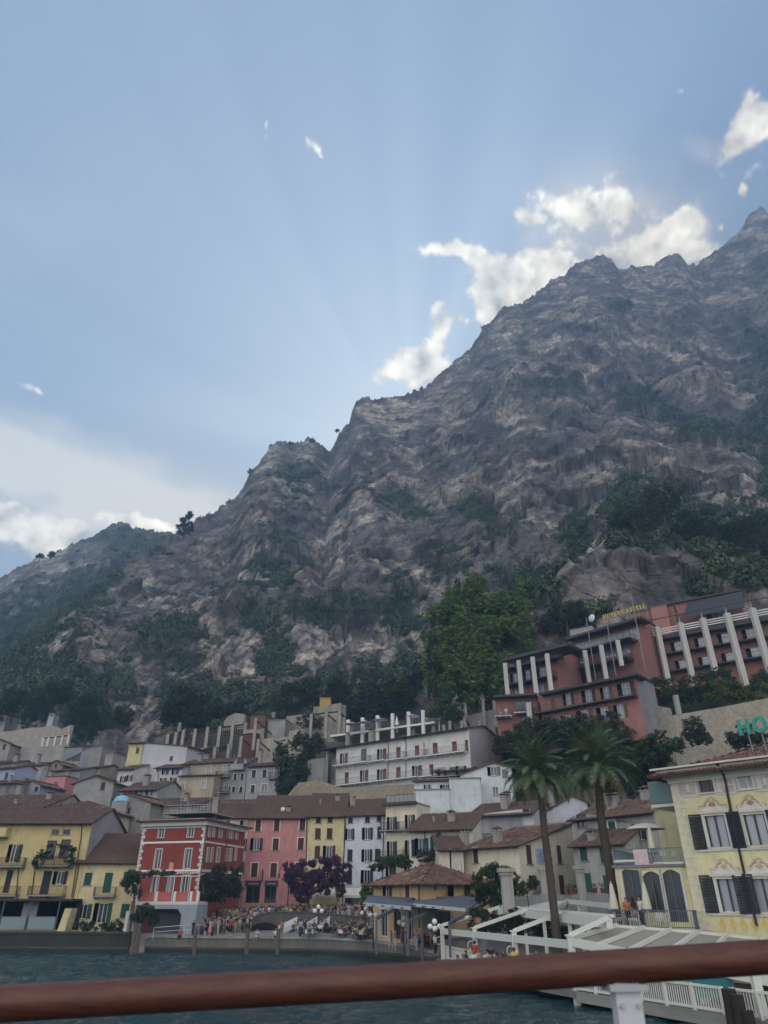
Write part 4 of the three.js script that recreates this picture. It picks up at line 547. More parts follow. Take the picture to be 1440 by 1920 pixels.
// ---------- grey houses on the left slope ----------
house({ name: 'pale_house', label: 'pale grey house with olive shutters under a low tile roof', L: [293, 1441], R: [343, 1437], D: 150, DR: 149, y0: 16, d: 8, wall: P(.62, .63, .66), roof: { k: 'gableX', p: 17, ov: .7, tone: .1 }, win: [[310, 1447, 'no', 'olive', .75, 1.1], [329, 1447, 'no', 'olive', .75, 1.1], [306, 1465, 'no', 'olive', .75, 1.3], [325, 1464, 'no', 'olive', .75, 1.3], [302, 1490, 'no', 'olive', .75, 1.3], [322, 1489, 'no', 'olive', .75, 1.3]], pipes: [[[294, 1443], [297, 1450], [293, 1500]]], back: 2 });
house({ name: 'weathered_house', label: 'weathered beige house with pale blue shutters and orange roof', L: [346, 1432], R: [437, 1427], D: 152, DR: 149, y0: 16, d: 8, wall: BEIGE, roof: { k: 'gableX', p: 20, ov: .5, tone: .95 }, win: [[354, 1444, 'nk', 0, .9, 1.4], [391, 1443, 'nk', 0, .9, 1.5], [422, 1442, 'nk', 0, .9, 1.6], [424, 1475, 'nk', 0, .9, 1.6]], pane: mat('glass', .22, .25, .32), balc: [[[407, 1458], [433, 1456], 1, 'iron'], [[404, 1488], [431, 1486], 1, 'iron']], chim: [[376, 1420, -2, 1.5, .8]], back: 2 });
house({ name: 'weathered_wing', cat: 'house', label: 'stained beige lower wing with slate grey eave in front of the weathered house', L: [336, 1455], R: [402, 1453], D: 146, DR: 145, y0: 14, d: 4, wall: OP(.56, .48, .36), roof: { k: 'shed', p: 10, ov: .4, tone: 0 }, win: [[342, 1474, 'nk', 0, .9, 1.4], [382, 1472, 'nk', 0, .9, 1.4]], pane: mat('glass', .22, .25, .32) });
house({ name: 'grey_house', label: 'tall narrow grey house with dark wooden top balcony', L: [434, 1433], R: [464, 1431], D: 149, DR: 148, y0: 15, d: 8, wall: OP(.44, .43, .44), roof: { k: 'gableX', p: 24, ov: .9, tone: 0 }, win: [[451, 1427, 'sp', 0, 1.6, 1.2], [441, 1456.5, 'ne', 'dark', .7, 1.2], [454, 1456, 'ne', 'dark', .7, 1.2], [438, 1480, 'ne', 'dark', .7, 1.1], [452, 1480, 'ne', 'dark', .7, 1.1]], balc: [[[435, 1444], [460, 1443], 1.1, 'solid']] });
house({ name: 'grey_house', label: 'grey house with white-framed dark windows beside the dark round tree', L: [465, 1437], R: [526, 1433], D: 142, DR: 140, y0: 13, d: 9, wall: OP(.46, .46, .48), roof: { k: 'gableX', p: 16, ov: .6, tone: 0 }, win: [[476, 1451, 'ne', 'brown', .9, 1.4], [496, 1450, 'ne', 'brown', .9, 1.4], [519, 1446, 'nk', 0, .9, 1.8], [474, 1479, 'ne', 'brown', .9, 1.4], [496, 1477, 'nk', 0, 1.3, 1.4], [517, 1474, 'nk', 0, .8, 1.5]], balc: [[[506, 1461], [526, 1459], 1, 'iron']], chim: [[489, 1413, -4, 2, .7]] });
house({ name: 'white_house', label: 'tall blank white house end under a long sloping verge', L: [267, 1397], R: [350, 1409], D: 160, DR: 155, y0: 18, d: 8, wall: P(.62, .61, .64), roof: { k: 'shedX', dir: -1, p: 8, ov: .7, tone: .1 }, win: [[321, 1422, 'sp', 0, .9, .9]], gy: 18, back: 3 });
house({ name: 'yellow_house', label: 'narrow yellow house face with one small dark window below the cliff', L: [243, 1392], R: [268, 1395], D: 160, DR: 159.5, y0: 22, d: 7, wall: P(.70, .62, .34), roof: { k: 'shed', p: 6, ov: .6 }, win: [[258, 1407, 'np', 0, .8, 1.3], [262, 1420, 'sp', 0, .6, .5]], gy: 22 });
house({ name: 'white_house', label: 'low white wing with two brown shuttered windows left of the blank white end', L: [222, 1443], R: [252, 1440], D: 155, DR: 154, y0: 16, d: 6, wall: P(.66, .62, .60), roof: { k: 'shed', p: 18, ov: .7, tone: .1 }, win: [[231, 1461, 'no', 'brown', .7, 1.2], [243, 1459, 'no', 'brown', .7, 1.2]] });
house({ name: 'yellow_house', label: 'dull yellow house with low gable among the far roofs', L: [152, 1443], R: [188, 1437], D: 168, DR: 166, y0: 14, d: 9, wall: P(.60, .52, .30), sideWall: OP(.42, .38, .33), roof: { k: 'gableX', p: 15, ov: .6, tone: .1 }, win: [[165, 1452, 'sp', 0, .8, .8]], back: 2 });
house({ name: 'grey_house', label: 'grey house with wide low gable and one brown shutter', L: [141, 1467], R: [214, 1467], D: 143, DR: 142, y0: 11, d: 9, wall: OP(.42, .41, .40), roof: { k: 'gableZ', p: 17, ov: .8, f: .5, tone: .1 }, win: [[193, 1474, 'nc', 'brown', .9, 1.5]], sideL: [[130, 1478, 'no', 'dark', .7, 1.2]] });
house({ name: 'pink_house', label: 'tiny pink house among the grey roofs on the far left', L: [87, 1456], R: [124, 1456], D: 158, DR: 157, y0: 13, d: 6, wall: P(.62, .26, .27), roof: { k: 'flat' }, flat: slabMat, win: [[105, 1469, 'sp', 0, 1, .6]], chim: [[96, 1452, -2, 1, .8], [128, 1452, -2, 1, .8]] });
house({ name: 'blue_house', label: 'small bluish grey house at the far left edge', L: [-10, 1443], R: [30, 1438], D: 165, DR: 163, y0: 13, d: 8, wall: P(.42, .46, .60), roof: { k: 'gableX', p: 15, tone: 0 }, win: [[12, 1455, 'np']] });
house({ name: 'white_house', label: 'small white stained house under a grey roof on the far left', L: [37, 1435], R: [80, 1434], D: 170, DR: 169, y0: 14, d: 9, wall: OP(.66, .66, .66), roof: { k: 'gableX', p: 17, ov: .7, tone: 0 }, win: [[55, 1441, 'no', 'dark', .9, 1.2], [74, 1446, 'np']], chim: [[73, 1421, -2, 1, .7]] });
house({ name: 'grey_house', label: 'grey house with brown tile roof at the far left below the terraces', L: [-40, 1431], R: [32, 1429], D: 178, DR: 177, y0: 15, d: 9, wall: OP(.5, .49, .47), roof: { k: 'gableX', p: 15, tone: .1 }, win: [[10, 1436, 'sp', 0, 3, .6]], chim: [[32, 1420, -2, 1.2, 1]] });
house({ name: 'small_house', label: 'small house with brownish gable beside the glazed lemon house', cat: 'house', L: [80, 1436], R: [118, 1434], D: 172, DR: 170, y0: 15, d: 9, wall: OP(.36, .27, .24), roof: { k: 'gableZ', p: 22, f: .6, tone: .2 }, win: [[105, 1436, 'sp', 0, .7, .8]] });
house({ name: 'grey_house', label: 'low grey house with a slate roof right of the tiny pink house', L: [100, 1447], R: [152, 1441], D: 163, DR: 161, y0: 13, d: 9, wall: OP(.38, .38, .40), roof: { k: 'gableX', p: 14, ov: .6, tone: 0 }, win: [[130, 1450, 'sp']] });
house({ name: 'grey_house', label: 'grey house with shallow gable left of the tiny pink house', L: [42, 1470], R: [76, 1472], D: 148, DR: 147, y0: 11, d: 8, wall: P(.40, .38, .44), roof: { k: 'gableZ', p: 20, ov: .8, tone: .1 }, win: [[68, 1480, 'sp']], chim: [[48, 1468, -1, .6, .6]] });
house({ name: 'grey_house', label: 'dark grey stone house with lean-to roof at the left edge', L: [-30, 1466], R: [38, 1470], D: 146, DR: 145, y0: 10, d: 8, wall: OP(.28, .28, .28), roof: { k: 'gableX', p: 15, tone: 0 }, win: [[16, 1482, 'sp']], chim: [[38, 1478, .2, 1.4, 1.0], [20, 1462, -2, 1, .5]] });
house({ name: 'tiled_house', label: 'house with broad brown roof just behind the dark yellow house', cat: 'house', L: [-60, 1519], R: [78, 1512], D: 116, DR: 115, y0: 4, d: 18, wall: OP(.5, .48, .45), roof: { k: 'gableX', p: 19, ov: .7, tone: .15 }, win: [[10, 1530, 'sp']], chim: [[93, 1495, -6, 1.8, .8], [30, 1505, -3, 1, .5]], back: 2 });
house({ name: 'tiled_house', label: 'hip-roofed house with cream cornice behind the dark yellow house', cat: 'house', L: [73, 1518], R: [192, 1514], D: 112, DR: 111, y0: 4, d: 15, wall: P(.66, .60, .48), roof: { k: 'hip', p: 18, ov: .8, tone: .25 }, win: [[100, 1525, 'sp']], back: 2 });
house({ name: 'grey_house', label: 'low pale house end with white string course at the left edge', L: [-70, 1507], R: [33, 1505], D: 124, DR: 123, y0: 6, d: 9, wall: P(.62, .62, .62), roof: { k: 'gableX', p: 17, ov: .4, tone: .2 }, win: [[5, 1510, 'sp']] });
house({ name: 'grey_house', label: 'house with rubble gable and brown tile roof behind the red villa', L: [216, 1502], R: [283, 1508], D: 122, DR: 120, y0: 5, d: 11, wall: mat('stone', .44, .42, .40), roof: { k: 'gableZ', p: 17, f: .3, ov: .7, tone: .15 }, win: [[240, 1520, 'sp']], back: 2 });
house({ name: 'tiled_house', label: 'long tile roof stepping down behind the antennas of the red villa', cat: 'house', L: [226, 1482], R: [296, 1478], D: 140, DR: 138, y0: 10, d: 11, wall: OP(.5, .5, .5), roof: { k: 'gableX', p: 21, ov: .7, tone: .3 }, win: [[240, 1487, 'so', 'olive', .7, .8], [260, 1487, 'so', 'olive', .7, .8], [280, 1487, 'so', 'olive', .7, .8]], chim: [[276, 1461, -3, 1.5, 1]] });
house({ name: 'tiled_house', label: 'dark tile roof and plain wall between the red villa and the grey houses', cat: 'house', L: [272, 1512], R: [372, 1508], D: 124, DR: 122, y0: 6, d: 12, wall: OP(.4, .39, .37), roof: { k: 'gableX', p: 17, ov: .6, tone: .15 }, win: [[300, 1518, 'sp']], chim: [[350, 1497, -3, 1, .7]] });
house({ name: 'tiled_house', label: 'tile roof with white dormer slot behind the narrow white house', cat: 'house', L: [396, 1512], R: [480, 1508], D: 128, DR: 127, y0: 6, d: 9, wall: OP(.5, .49, .48), roof: { k: 'gableX', p: 18, ov: .6, tone: .2 }, win: [[430, 1514, 'sp', 0, 4.4, .7]] });
{ // light blue barrel shaped cover on a roof
  const p = at(228, 1503, 121), t = thing('roof_tank', 'light blue dome-shaped tank cover on a roof behind the yellow house', 'tank', p); const s = new THREE.SphereGeometry(1.3, 18, 10, 0, 6.283, 0, Math.PI / 2); s.scale(1, .75, .8); mesh('dome', s, mat('paint', .25, .48, .66), t); mesh('tank_base', boxB(-1.2, -2.5, -.9, 1.2, 0, .9), OP(.4, .4, .4), t); }
// ---------- lemon houses: rows of stone pillars with beams ----------
function pillarRow(name, label, tops, D, y0f, opts = {}) {
  const P0 = tops.map(([a, b, d2]) => at(a, b, d2 ?? D)), g = thing(name, label, opts.cat || 'lemon house', V3(P0[0].x, 0, P0[0].z)), rel = P0.map((p) => V3(p.x - P0[0].x, p.y, p.z - P0[0].z)), s = (opts.s || .6) * .82;
  const bottoms = tops.map(([, , , pb, d2], i) => pb ? at(tops[i][0], pb, tops[i][2] ?? D).y : y0f);
  rel.forEach((p, i) => mesh('pillar', boxB(p.x - s / 2, bottoms[i] - 2, p.z - s / 2, p.x + s / 2, p.y, p.z + s / 2), opts.m || STONEW, g));
  for (let i = 0; i + 1 < rel.length; i++) {
    const a = rel[i], b = rel[i + 1], yb = (bottoms[i] + bottoms[i + 1]) / 2;
    if (opts.lattice) { const L = []; const W = Math.hypot(b.x - a.x, b.z - a.z), n = 7; for (let k = 1; k < n; k++) { const t = k / n, p = a.clone().lerp(b, t); L.push(boxB(p.x - .05, yb, p.z - .4, p.x + .05, mix(a.y, b.y, t) - .2, p.z - .3)); } for (const v of [.08, .3, .5, .68, .82, .93]) L.push(bar(V3(a.x, mix(yb, a.y, v), a.z - .3), V3(b.x, mix(yb, b.y, v), b.z - .3), .1)); for (let k = 0; k < 9; k++) { const t = rr(.05, .85), v = rr(.4, .85), p = a.clone().lerp(b, t), q = mix(yb, p.y, v); L.push(boxB(p.x, q, p.z - .36, p.x + W * .11, q + .5, p.z - .3)); } mesh('timber_lattice', join(L), DARKWOOD, g); mesh('back_wall', join([bar(V3(a.x, (a.y + yb) / 2, a.z - 5), V3(b.x, (b.y + yb) / 2, b.z - 5), .4, Math.abs(a.y - yb))]), OP(.16, .14, .13), g); }
    if (opts.beams) mesh('beam', bar(V3(a.x, a.y - .15, a.z - .1), V3(b.x, b.y - .15, b.z - .1), .2, .28), DARKWOOD, g);
    if (opts.raft) mesh('rafter', bar(V3(a.x, a.y - .3, a.z), V3(a.x + opts.raft[0], a.y + opts.raft[1], a.z - 5), .18, .26), DARKWOOD, g);
    if (opts.wall) { const s2 = bar(V3(a.x, (yb + opts.wall[0] / 1) - .5, a.z - 5), V3(b.x, (yb + opts.wall[0]) - .5, b.z - 5), .5, opts.wall[0] * 2 + 2); mesh('back_wall', s2, opts.wm || mat('stone', .48, .44, .38), g); }
  }
  P0.forEach((p, i) => ground.push([p.x, p.z + 1, bottoms[i] - .2], [p.x, p.z - 5, bottoms[i] - .1])); return g;
}
pillarRow('lemon_house', 'upper row of stone pillars with brown timber lattice of the old lemon house', [[316, 1377, 176, 1399], [331, 1373, 175, 1402], [345, 1369, 174, 1402], [367, 1367, 173, 1401], [390, 1364, 172, 1399], [413, 1362, 171, 1397], [437, 1360, 170, 1394], [461, 1356, 169, 1388]], 172, 0, { lattice: 1, beams: 1, s: .9, m: mat('stone', .58, .54, .46) });
pillarRow('lemon_house', 'lower row of stone pillars with lattice just above the orange roof', [[355, 1405, 166, 1425], [379, 1403, 165, 1424], [404, 1401, 164, 1422], [430, 1395, 163, 1420]], 165, 0, { lattice: 1, beams: 1, s: .9, m: mat('stone', .52, .48, .42) });
pillarRow('lemon_pillars', 'middle row of tall stone pillars with slanting dark rafters and beige wall', [[453, 1381, 160, 1412], [480, 1347, 160, 1390], [485, 1386, 157, 1412], [512, 1383, 156, 1426], [537, 1382, 154, 1410], [563, 1380, 152, 1396]], 156, 0, { raft: [3, -2.5], s: .8, wall: [2.2], m: mat('stone', .54, .5, .44), wm: mat('stone', .56, .49, .38) });
pillarRow('lemon_pillars', 'upper row of pillars with beams left of the white terrace columns', [[584, 1339, 160, 1380], [612, 1335, 159, 1370], [637, 1333, 157, 1372], [645, 1345, 158, 1374]], 158, 0, { raft: [3, -2], beams: 1, s: .8, wall: [3.4], m: mat('stone', .56, .52, .46), wm: mat('stone', .44, .40, .33) });
{ const p = at(430, 1337, 182); }
wallRun('ruined_wall', 'ragged pale stone wall end above the lattice pillars', [[420, 1352, 180], [428, 1343, 180], [441, 1337, 179], [458, 1339, 178]], 30, 1, mat('stone', .58, .54, .48));
house({ name: 'timber_shed', label: 'tall shed with weathered brown plank front among the stone pillars', cat: 'shed', L: [470, 1342], R: [498, 1339], D: 166, DR: 165, y0: 24, d: 6, wall: mat('wood', .15, .085, .06), roof: { k: 'flat' }, flat: DARKWOOD });
house({ name: 'stone_hut', label: 'grey roofless stone hut right of the plank shed', cat: 'hut', L: [503, 1348], R: [535, 1353], D: 166, DR: 165, y0: 24, d: 5, wall: OP(.42, .40, .38), roof: { k: 'flat' } });
house({ name: 'timber_shed', label: 'small dark timber bay below the plank shed', cat: 'shed', L: [455, 1377], R: [480, 1376], D: 163, DR: 162, y0: 22, d: 5, wall: mat('wood', .12, .06, .045), roof: { k: 'flat' }, flat: DARKWOOD });
pillarRow('stone_pillar', 'single tall stone pillar behind the lattice of the lemon house', [[338, 1355, 178, 1385]], 178, 0, { s: .9, cat: 'pillar' });
pillarRow('stone_pillar', 'round-topped stone chimney pillar beside the plank shed', [[513, 1336, 170, 1375]], 170, 0, { s: .9, cat: 'pillar' });
house({ name: 'ochre_hut', label: 'small ochre yellow hut standing alone among dark trees', cat: 'hut', L: [600, 1309], R: [620, 1309], D: 172, DR: 172, y0: 40, d: 4, wall: P(.62, .40, .12), roof: { k: 'flat' }, flat: OP(.4, .37, .33) });
wallRun('garden_wall', 'pale garden wall above the pillars below the ochre hut', [[537, 1343, 170], [580, 1338, 168], [640, 1330, 165]], 34, .8, mat('stone', .48, .44, .36));
// bathing terrace with white columns and parasols
{ const cols = [[653, 1350, 146], [680, 1346, 146], [708, 1342, 145], [736, 1338, 144], [766, 1335, 143], [793, 1332, 142]];
  const P0 = at(645, 1378, 147), P1 = at(822, 1352, 141), g = thing('sun_terrace', 'raised terrace with white round columns and railing above the white hotel roof', 'terrace', P0), rel = (p) => p.clone().sub(P0), b = rel(P1); b.y = P1.y - P0.y;
  mesh('deck', bar(V3(-2, -.2, -3), V3(b.x, b.y - .2, b.z - 3), 6, .4), WHITE, g);
  cols.forEach(([a, c, D], i) => { const t = rel(at(a, c, D)), q = new THREE.CylinderGeometry(.42, .42, 9, 12); q.translate(t.x, t.y - 4.5, t.z); mesh('column', q, WHITE, g); });
  const rl = []; for (let k = 0; k <= 26; k++) { const p = V3(-1, 0, 0).lerp(b, k / 26); rl.push(boxB(p.x - .03, p.y, p.z - .03, p.x + .03, p.y + 1.1, p.z + .03)); } for (const y of [.4, .75, 1.1]) rl.push(bar(V3(-1, y, 0), V3(b.x, b.y + y, b.z), .05)); mesh('railing', join(rl), RAILGREY, g);
  for (const [k, D] of [[.06], [.3], [.52], [.74], [.95]]) { const p = V3(0, 0, -1).lerp(b, k); mesh('pier', boxB(p.x - .4, p.y - 5, -1.5 + p.z, p.x + .4, p.y - .4, p.z - .8), CONC, g); }
  [P0, P1].forEach((p) => ground.push([p.x, p.z, p.y - 4], [p.x, p.z - 7, p.y - 3])); 
  const par = [[660, 1356, 'first white flat parasol from the left on the sun terrace'], [684, 1353, 'second white flat parasol from the left on the sun terrace'], [713, 1348, 'third white flat parasol from the left on the sun terrace'], [773, 1341, 'white flat parasol at the right end of the sun terrace']];
  for (const [a, c, l] of par) { const p = at(a, c, 143.5), u = thing('parasol', l, 'parasol', p); const s = new THREE.ConeGeometry(1.5, .45, 10, 1, true); mesh('canopy', s, mat('cloth', .74, .74, .72, { side: THREE.DoubleSide }), u); mesh('pole', rod(V3(0, .2, 0), V3(0, -2.6, 0), .05, 6), WHITE, u); }
  const cp = at(744, 1350, 143), u = thing('closed_parasol', 'white folded parasol on the sun terrace', 'parasol', cp), q = new THREE.ConeGeometry(.45, 2, 8); mesh('canopy', q, mat('cloth', .74, .74, .72), u); mesh('pole', rod(V3(0, -.9, 0), V3(0, -2.6, 0), .05, 6), WHITE, u);
  const gz = at(808, 1352, 143), k = thing('gazebo', 'white framed open gazebo at the right end of the sun terrace', 'gazebo', V3(gz.x, gz.y - 2.2, gz.z)), fr = []; for (const x of [-1.6, 1.6]) for (const z of [-1.2, 1.2]) fr.push(boxB(x - .07, 0, z - .07, x + .07, 2.3, z + .07)); mesh('frame', join(fr), WHITE, k); mesh('gazebo_roof', boxB(-1.8, 2.303, -1.4, 1.8, 2.45, 1.4), WHITE, k); }
pillarRow('lemon_pillars', 'stone pillars of the terrace between the bright bush and the salmon hotel', [[832, 1360, 138, 1380], [843, 1352, 140, 1378], [865, 1352, 137, 1376], [870, 1340, 140, 1372], [872, 1318, 143, 1345], [898, 1352, 136, 1370], [905, 1312, 142, 1350], [926, 1314, 140, 1345]], 140, 0, { s: .7, raft: [2, -2], m: mat('stone', .52, .49, .44) });
wallRun('terrace_wall', 'rough stone terrace wall left of the salmon hotel', [[872, 1343, 145], [926, 1330, 142]], 22, .8, mat('stone', .44, .42, .37));
wallRun('terrace_wall', 'stone gatepost wall below the left corner of the salmon hotel', [[944, 1368, 128], [950, 1366, 127], [975, 1360, 125], [990, 1357, 124]], 16, .8, mat('stone', .48, .44, .37));
// far left terraces
wallRun('ruined_wall', 'long ragged beige wall with notched top on the wooded slope', [[-40, 1374, 205], [20, 1371, 202], [60, 1364, 200], [75, 1364, 199], [95, 1360, 198], [104, 1362, 197], [114, 1368, 196], [124, 1363, 196], [133, 1359, 195]], 27, 1, mat('stone', .60, .53, .45));
pillarRow('pergola_walk', 'low dark roofed walk with white posts below the notched wall', [[82, 1383, 194, 1394], [92, 1382, 194, 1394], [105, 1381, 193, 1392], [118, 1379, 192, 1391], [130, 1378, 191, 1390]], 193, 0, { s: .5, beams: 1, cat: 'pergola', m: WHITE });
wallRun('terrace_wall', 'low grey terrace wall along the hedge on the far left', [[40, 1402, 190], [90, 1399, 188], [122, 1396, 186]], 20, .8, OP(.44, .42, .38));
{ const H = house({ name: 'glazed_lemon_house', label: 'restored lemon house with tall glazed front between grey piers', cat: 'lemon house', L: [121, 1402], R: [175, 1400], D: 178, DR: 176, y0: 15, d: 6, wall: OP(.34, .34, .36), roof: { k: 'flat' }, flat: DARKWOOD, win: [[130, 1414, 'dp', 0, 2.4, 3.2], [145, 1414, 'dp', 0, 2.2, 3.4], [165, 1412, 'dp', 0, 2.6, 2.6]] }); }
house({ name: 'stone_hut', label: 'pale windowless hut block right of the glazed lemon house', cat: 'hut', L: [172, 1401], R: [192, 1401], D: 176, DR: 175, y0: 16, d: 5, wall: OP(.40, .38, .37), roof: { k: 'flat' } });
house({ name: 'stone_hut', label: 'leaning pale stone block at the foot of the cliff', cat: 'hut', L: [199, 1413], R: [212, 1415], D: 172, DR: 171, y0: 16, d: 4, wall: OP(.48, .45, .43), roof: { k: 'flat' } });
house({ name: 'small_house', label: 'small grey house with flat dark roof in the trees on the far left', cat: 'house', L: [-20, 1342], R: [14, 1340], D: 222, DR: 221, y0: 40, d: 6, wall: OP(.5, .47, .45), roof: { k: 'flat' }, flat: DARKWOOD, chim: [[10, 1334, -1, 1, 1]], win: [[3, 1347, 'sp', 0, .8, 1]] });
house({ name: 'small_house', label: 'tiny white framed box house above the notched wall', cat: 'house', L: [92, 1338], R: [102, 1338], D: 214, DR: 214, y0: 42, d: 4, wall: P(.6, .62, .64), roof: { k: 'flat' }, win: [[97, 1341, 'sp', 0, .9, .5]] });
house({ name: 'grey_house', label: 'small dark-roofed house at the left edge beside the hedge', L: [-30, 1393], R: [19, 1397], D: 188, DR: 187, y0: 18, d: 7, wall: OP(.46, .42, .40), roof: { k: 'gableZ', p: 18, f: .4, tone: 0 }, win: [[8, 1400, 'nc', 'brown', .8, 1.4]] });
// ---------- the salmon hotel under the cliff ----------
const castell = thing('salmon_hotel', 'large salmon terraced hotel with white pillars under the cliff', 'hotel', at(1010, 1364, 118));
{
  const W = SALMON, Wl = SALMON2, dk = mat('paint', .035, .03, .03), pale = mat('glass', .34, .38, .44);
  const blk = (o) => { const H = house({ label: 'wing of the hotel', cat: 'hotel', name: 'hotel_wing', wall: W, roof: { k: 'flat' }, flat: dk, d: 8, rail: mat('iron', .06, .06, .065), slab: mat('paint', .07, .055, .055), ...o }); return H; };
  const yAt = (px, py, D) => at(px, py, D).y, fin = [];
  const c1 = blk({ L: [1011, 1303], R: [1191, 1266], D: 118, y0: yAt(1011, 1378, 118), wall: Wl, sideWall: OP(.34, .33, .35), d: 7, win: [[1037, 1321, 'dc', 'tan', .8, 2], [1042, 1321, 'du', 0, .1, .1], [1066, 1311, 'do', 'brown', 1.0, 1.9], [1104, 1305, 'do', 'brown', 1.2, 2], [1137, 1299, 'do', 'tan', 1, 1.9], [1174, 1292, 'do', 'brown', 1.4, 2], [1026, 1356, 'dc', 'dark', 1.2, 2], [1065, 1352, 'do', 'tan', 1.2, 2], [1097, 1344, 'do', 'tan', 1.4, 2.1], [1134, 1338, 'do', 'tan', 1.3, 2.1], [1164, 1333, 'do', 'tan', 1.1, 2.1]].filter((q) => q[3] === 0 ? q[4] > .2 : 1), balc: [[[1006, 1340], [1196, 1304], 1.3, 'iron']], pane: pale, gy: yAt(1011, 1374, 118), back: 1 });
  const c0 = blk({ L: [929, 1313], R: [1005, 1298], D: 121, DR: 119.5, y0: yAt(940, 1378, 121), d: 8, win: [[945, 1331, 'dp', 0, 3.4, 2.2], [983, 1326, 'dp', 0, 3.0, 2.2], [987, 1352, 'nu', 0, 1.3, 1.2]], balc: [[[928, 1347], [960, 1342], 1.4, 'iron'], [[964, 1341], [992, 1335], 1.4, 'iron']], slab: WHITE, gy: yAt(940, 1378, 121) });
  const c2 = blk({ L: [951, 1234], R: [1040, 1212], D: 128, y0: yAt(951, 1313, 128), d: 9, win: [[962, 1246, 'wu', 0, 1.3, 1.7], [977, 1242, 'wu', 0, 1.2, 1.7], [989, 1239, 'wu', 0, 1.2, 1.7], [1002, 1235, 'wu', 0, 1.2, 1.7], [1014, 1232, 'wu', 0, 1.2, 1.7], [1028, 1229, 'wu', 0, 1.4, 1.7], [966, 1273, 'do', 'brown', 1.0, 2.1], [990, 1267, 'do', 'brown', 1.0, 2.1], [1018, 1262, 'do', 'brown', 1.3, 2.1], [970, 1297, 'dp', 0, 1.6, 1.8], [1012, 1290, 'dp', 0, 1.8, 1.8]], balc: [[[951, 1257], [1058, 1236], 2, 'iron'], [[957, 1286], [1046, 1272], 2, 'iron']], pane: pale });
  const c3 = blk({ L: [1066, 1197], R: [1198, 1159], D: 131, y0: yAt(1066, 1300, 131), d: 8, win: [[1093, 1213, 'wu', 0, 3.2, 1.9], [1122, 1206, 'wu', 0, 3.4, 2.0], [1153, 1198, 'wu', 0, 3.4, 2.1], [1184, 1190, 'wu', 0, 3.2, 2.2], [1085, 1235, 'dp', 0, 3, 2.2], [1113, 1229, 'dp', 0, 3, 2.2], [1141, 1223, 'dp', 0, 3, 2.2], [1168, 1217, 'dp', 0, 2.6, 2.2], [1083, 1266, 'dp', 0, 3, 2.2], [1112, 1259, 'dp', 0, 3, 2.2], [1140, 1252, 'dp', 0, 3, 2.2]], balc: [[[1064, 1230], [1196, 1206], 3, 'iron'], [[1046, 1266], [1190, 1243], 3, 'iron']], pane: mat('glass', .26, .34, .46) });
  const c3b = blk({ L: [1163, 1248], R: [1202, 1238], D: 126, y0: yAt(1163, 1290, 126), d: 6, wall: Wl, win: [[1188, 1254, 'wu', 0, 2, 1.2]] });
  const c4 = blk({ L: [1198, 1206], R: [1500, 1151], D: 126, y0: yAt(1210, 1290, 126), d: 9, wall: Wl, win: [[1231, 1220, 'do', 'brown', 1.3, 2], [1272, 1213, 'do', 'brown', 1.3, 2], [1317, 1205.6, 'do', 'brown', 1.3, 2], [1361, 1197, 'do', 'brown', 1.3, 2], [1408, 1189, 'do', 'brown', 1.4, 2], [1239, 1255, 'do', 'brown', 1.3, 2], [1281, 1248, 'do', 'brown', 1.3, 2], [1325, 1241, 'do', 'brown', 1.3, 2], [1370, 1234, 'do', 'brown', 1.4, 2], [1418, 1224.5, 'do', 'tan', 1.5, 2], [1458, 1180, 'du', 0, 1.4, 2], [1463, 1218, 'du', 0, 1.4, 2]], balc: [[[1204, 1238], [1500, 1185], 1.5, 'iron'], [[1208, 1270], [1500, 1222], 1.5, 'iron']], pane: pale });
  const c5 = blk({ L: [1249, 1134], R: [1384, 1108], D: 137, y0: yAt(1249, 1180, 137), d: 6, wall: Wl, win: [[1357, 1150, 'wu', 0, 2, 1.4], [1330, 1154, 'wp', 0, 1, 1.3]] });
  const c6 = blk({ L: [1219, 1139], R: [1249, 1134], D: 133, y0: yAt(1219, 1180, 133), d: 4, wall: P(.46, .22, .17), flat: W });
  const c7 = blk({ L: [1185, 1150], R: [1262, 1136], D: 136, y0: yAt(1185, 1185, 136), d: 4 });
  const c8 = blk({ L: [1068, 1181], R: [1110, 1173], D: 137, y0: yAt(1068, 1210, 137), d: 4, wall: OP(.50, .47, .43) });
  const parts = [];
  // sloping dark roof in front of the top floor, long eaves
  const put = (n, geo, m) => { const o = mesh(n, geo, m, castell); o.geometry.translate(-castell.position.x, -castell.position.y, -castell.position.z); return o; };
  const onw = (H, px, py, z) => H.toW(H.loc(px, py, z)); castell.updateMatrixWorld(true); const A = [onw(c5, 1290, 1130, 1), onw(c5, 1392, 1108, 1), onw(c4, 1396, 1136, -4), onw(c4, 1280, 1158, -4)]; const q = new THREE.BufferGeometry(); const th = V3(0, -.25, 0), pt = []; const qd = (a, b, c, d) => { for (const v of [a, b, c, a, c, d]) pt.push(v.x, v.y, v.z); }; const B = A.map((p) => p.clone().add(th)); qd(A[3], A[2], A[1], A[0]); qd(B[0], B[1], B[2], B[3]); for (let i = 0; i < 4; i++) qd(A[i], A[(i + 1) % 4], B[(i + 1) % 4], B[i]); q.setAttribute('position', new THREE.Float32BufferAttribute(pt, 3)); q.computeVertexNormals(); put('sloping_roof', q, dk);
  castell.updateMatrixWorld(true);
  const on = (H, px, py, z) => H.toW(H.loc(px, py, z)), eave = (H, a, b, z, dp, th, m = dk, n = 'eave') => { const p = H.loc(a[0], a[1], z), q = H.loc(b[0], b[1], z), y = (p.y + q.y) / 2, g = boxB(Math.min(p.x, q.x), y - th / 2, z - dp, Math.max(p.x, q.x), y + th / 2, z); g.applyMatrix4(H.g.matrixWorld); return put(n, g, m); };
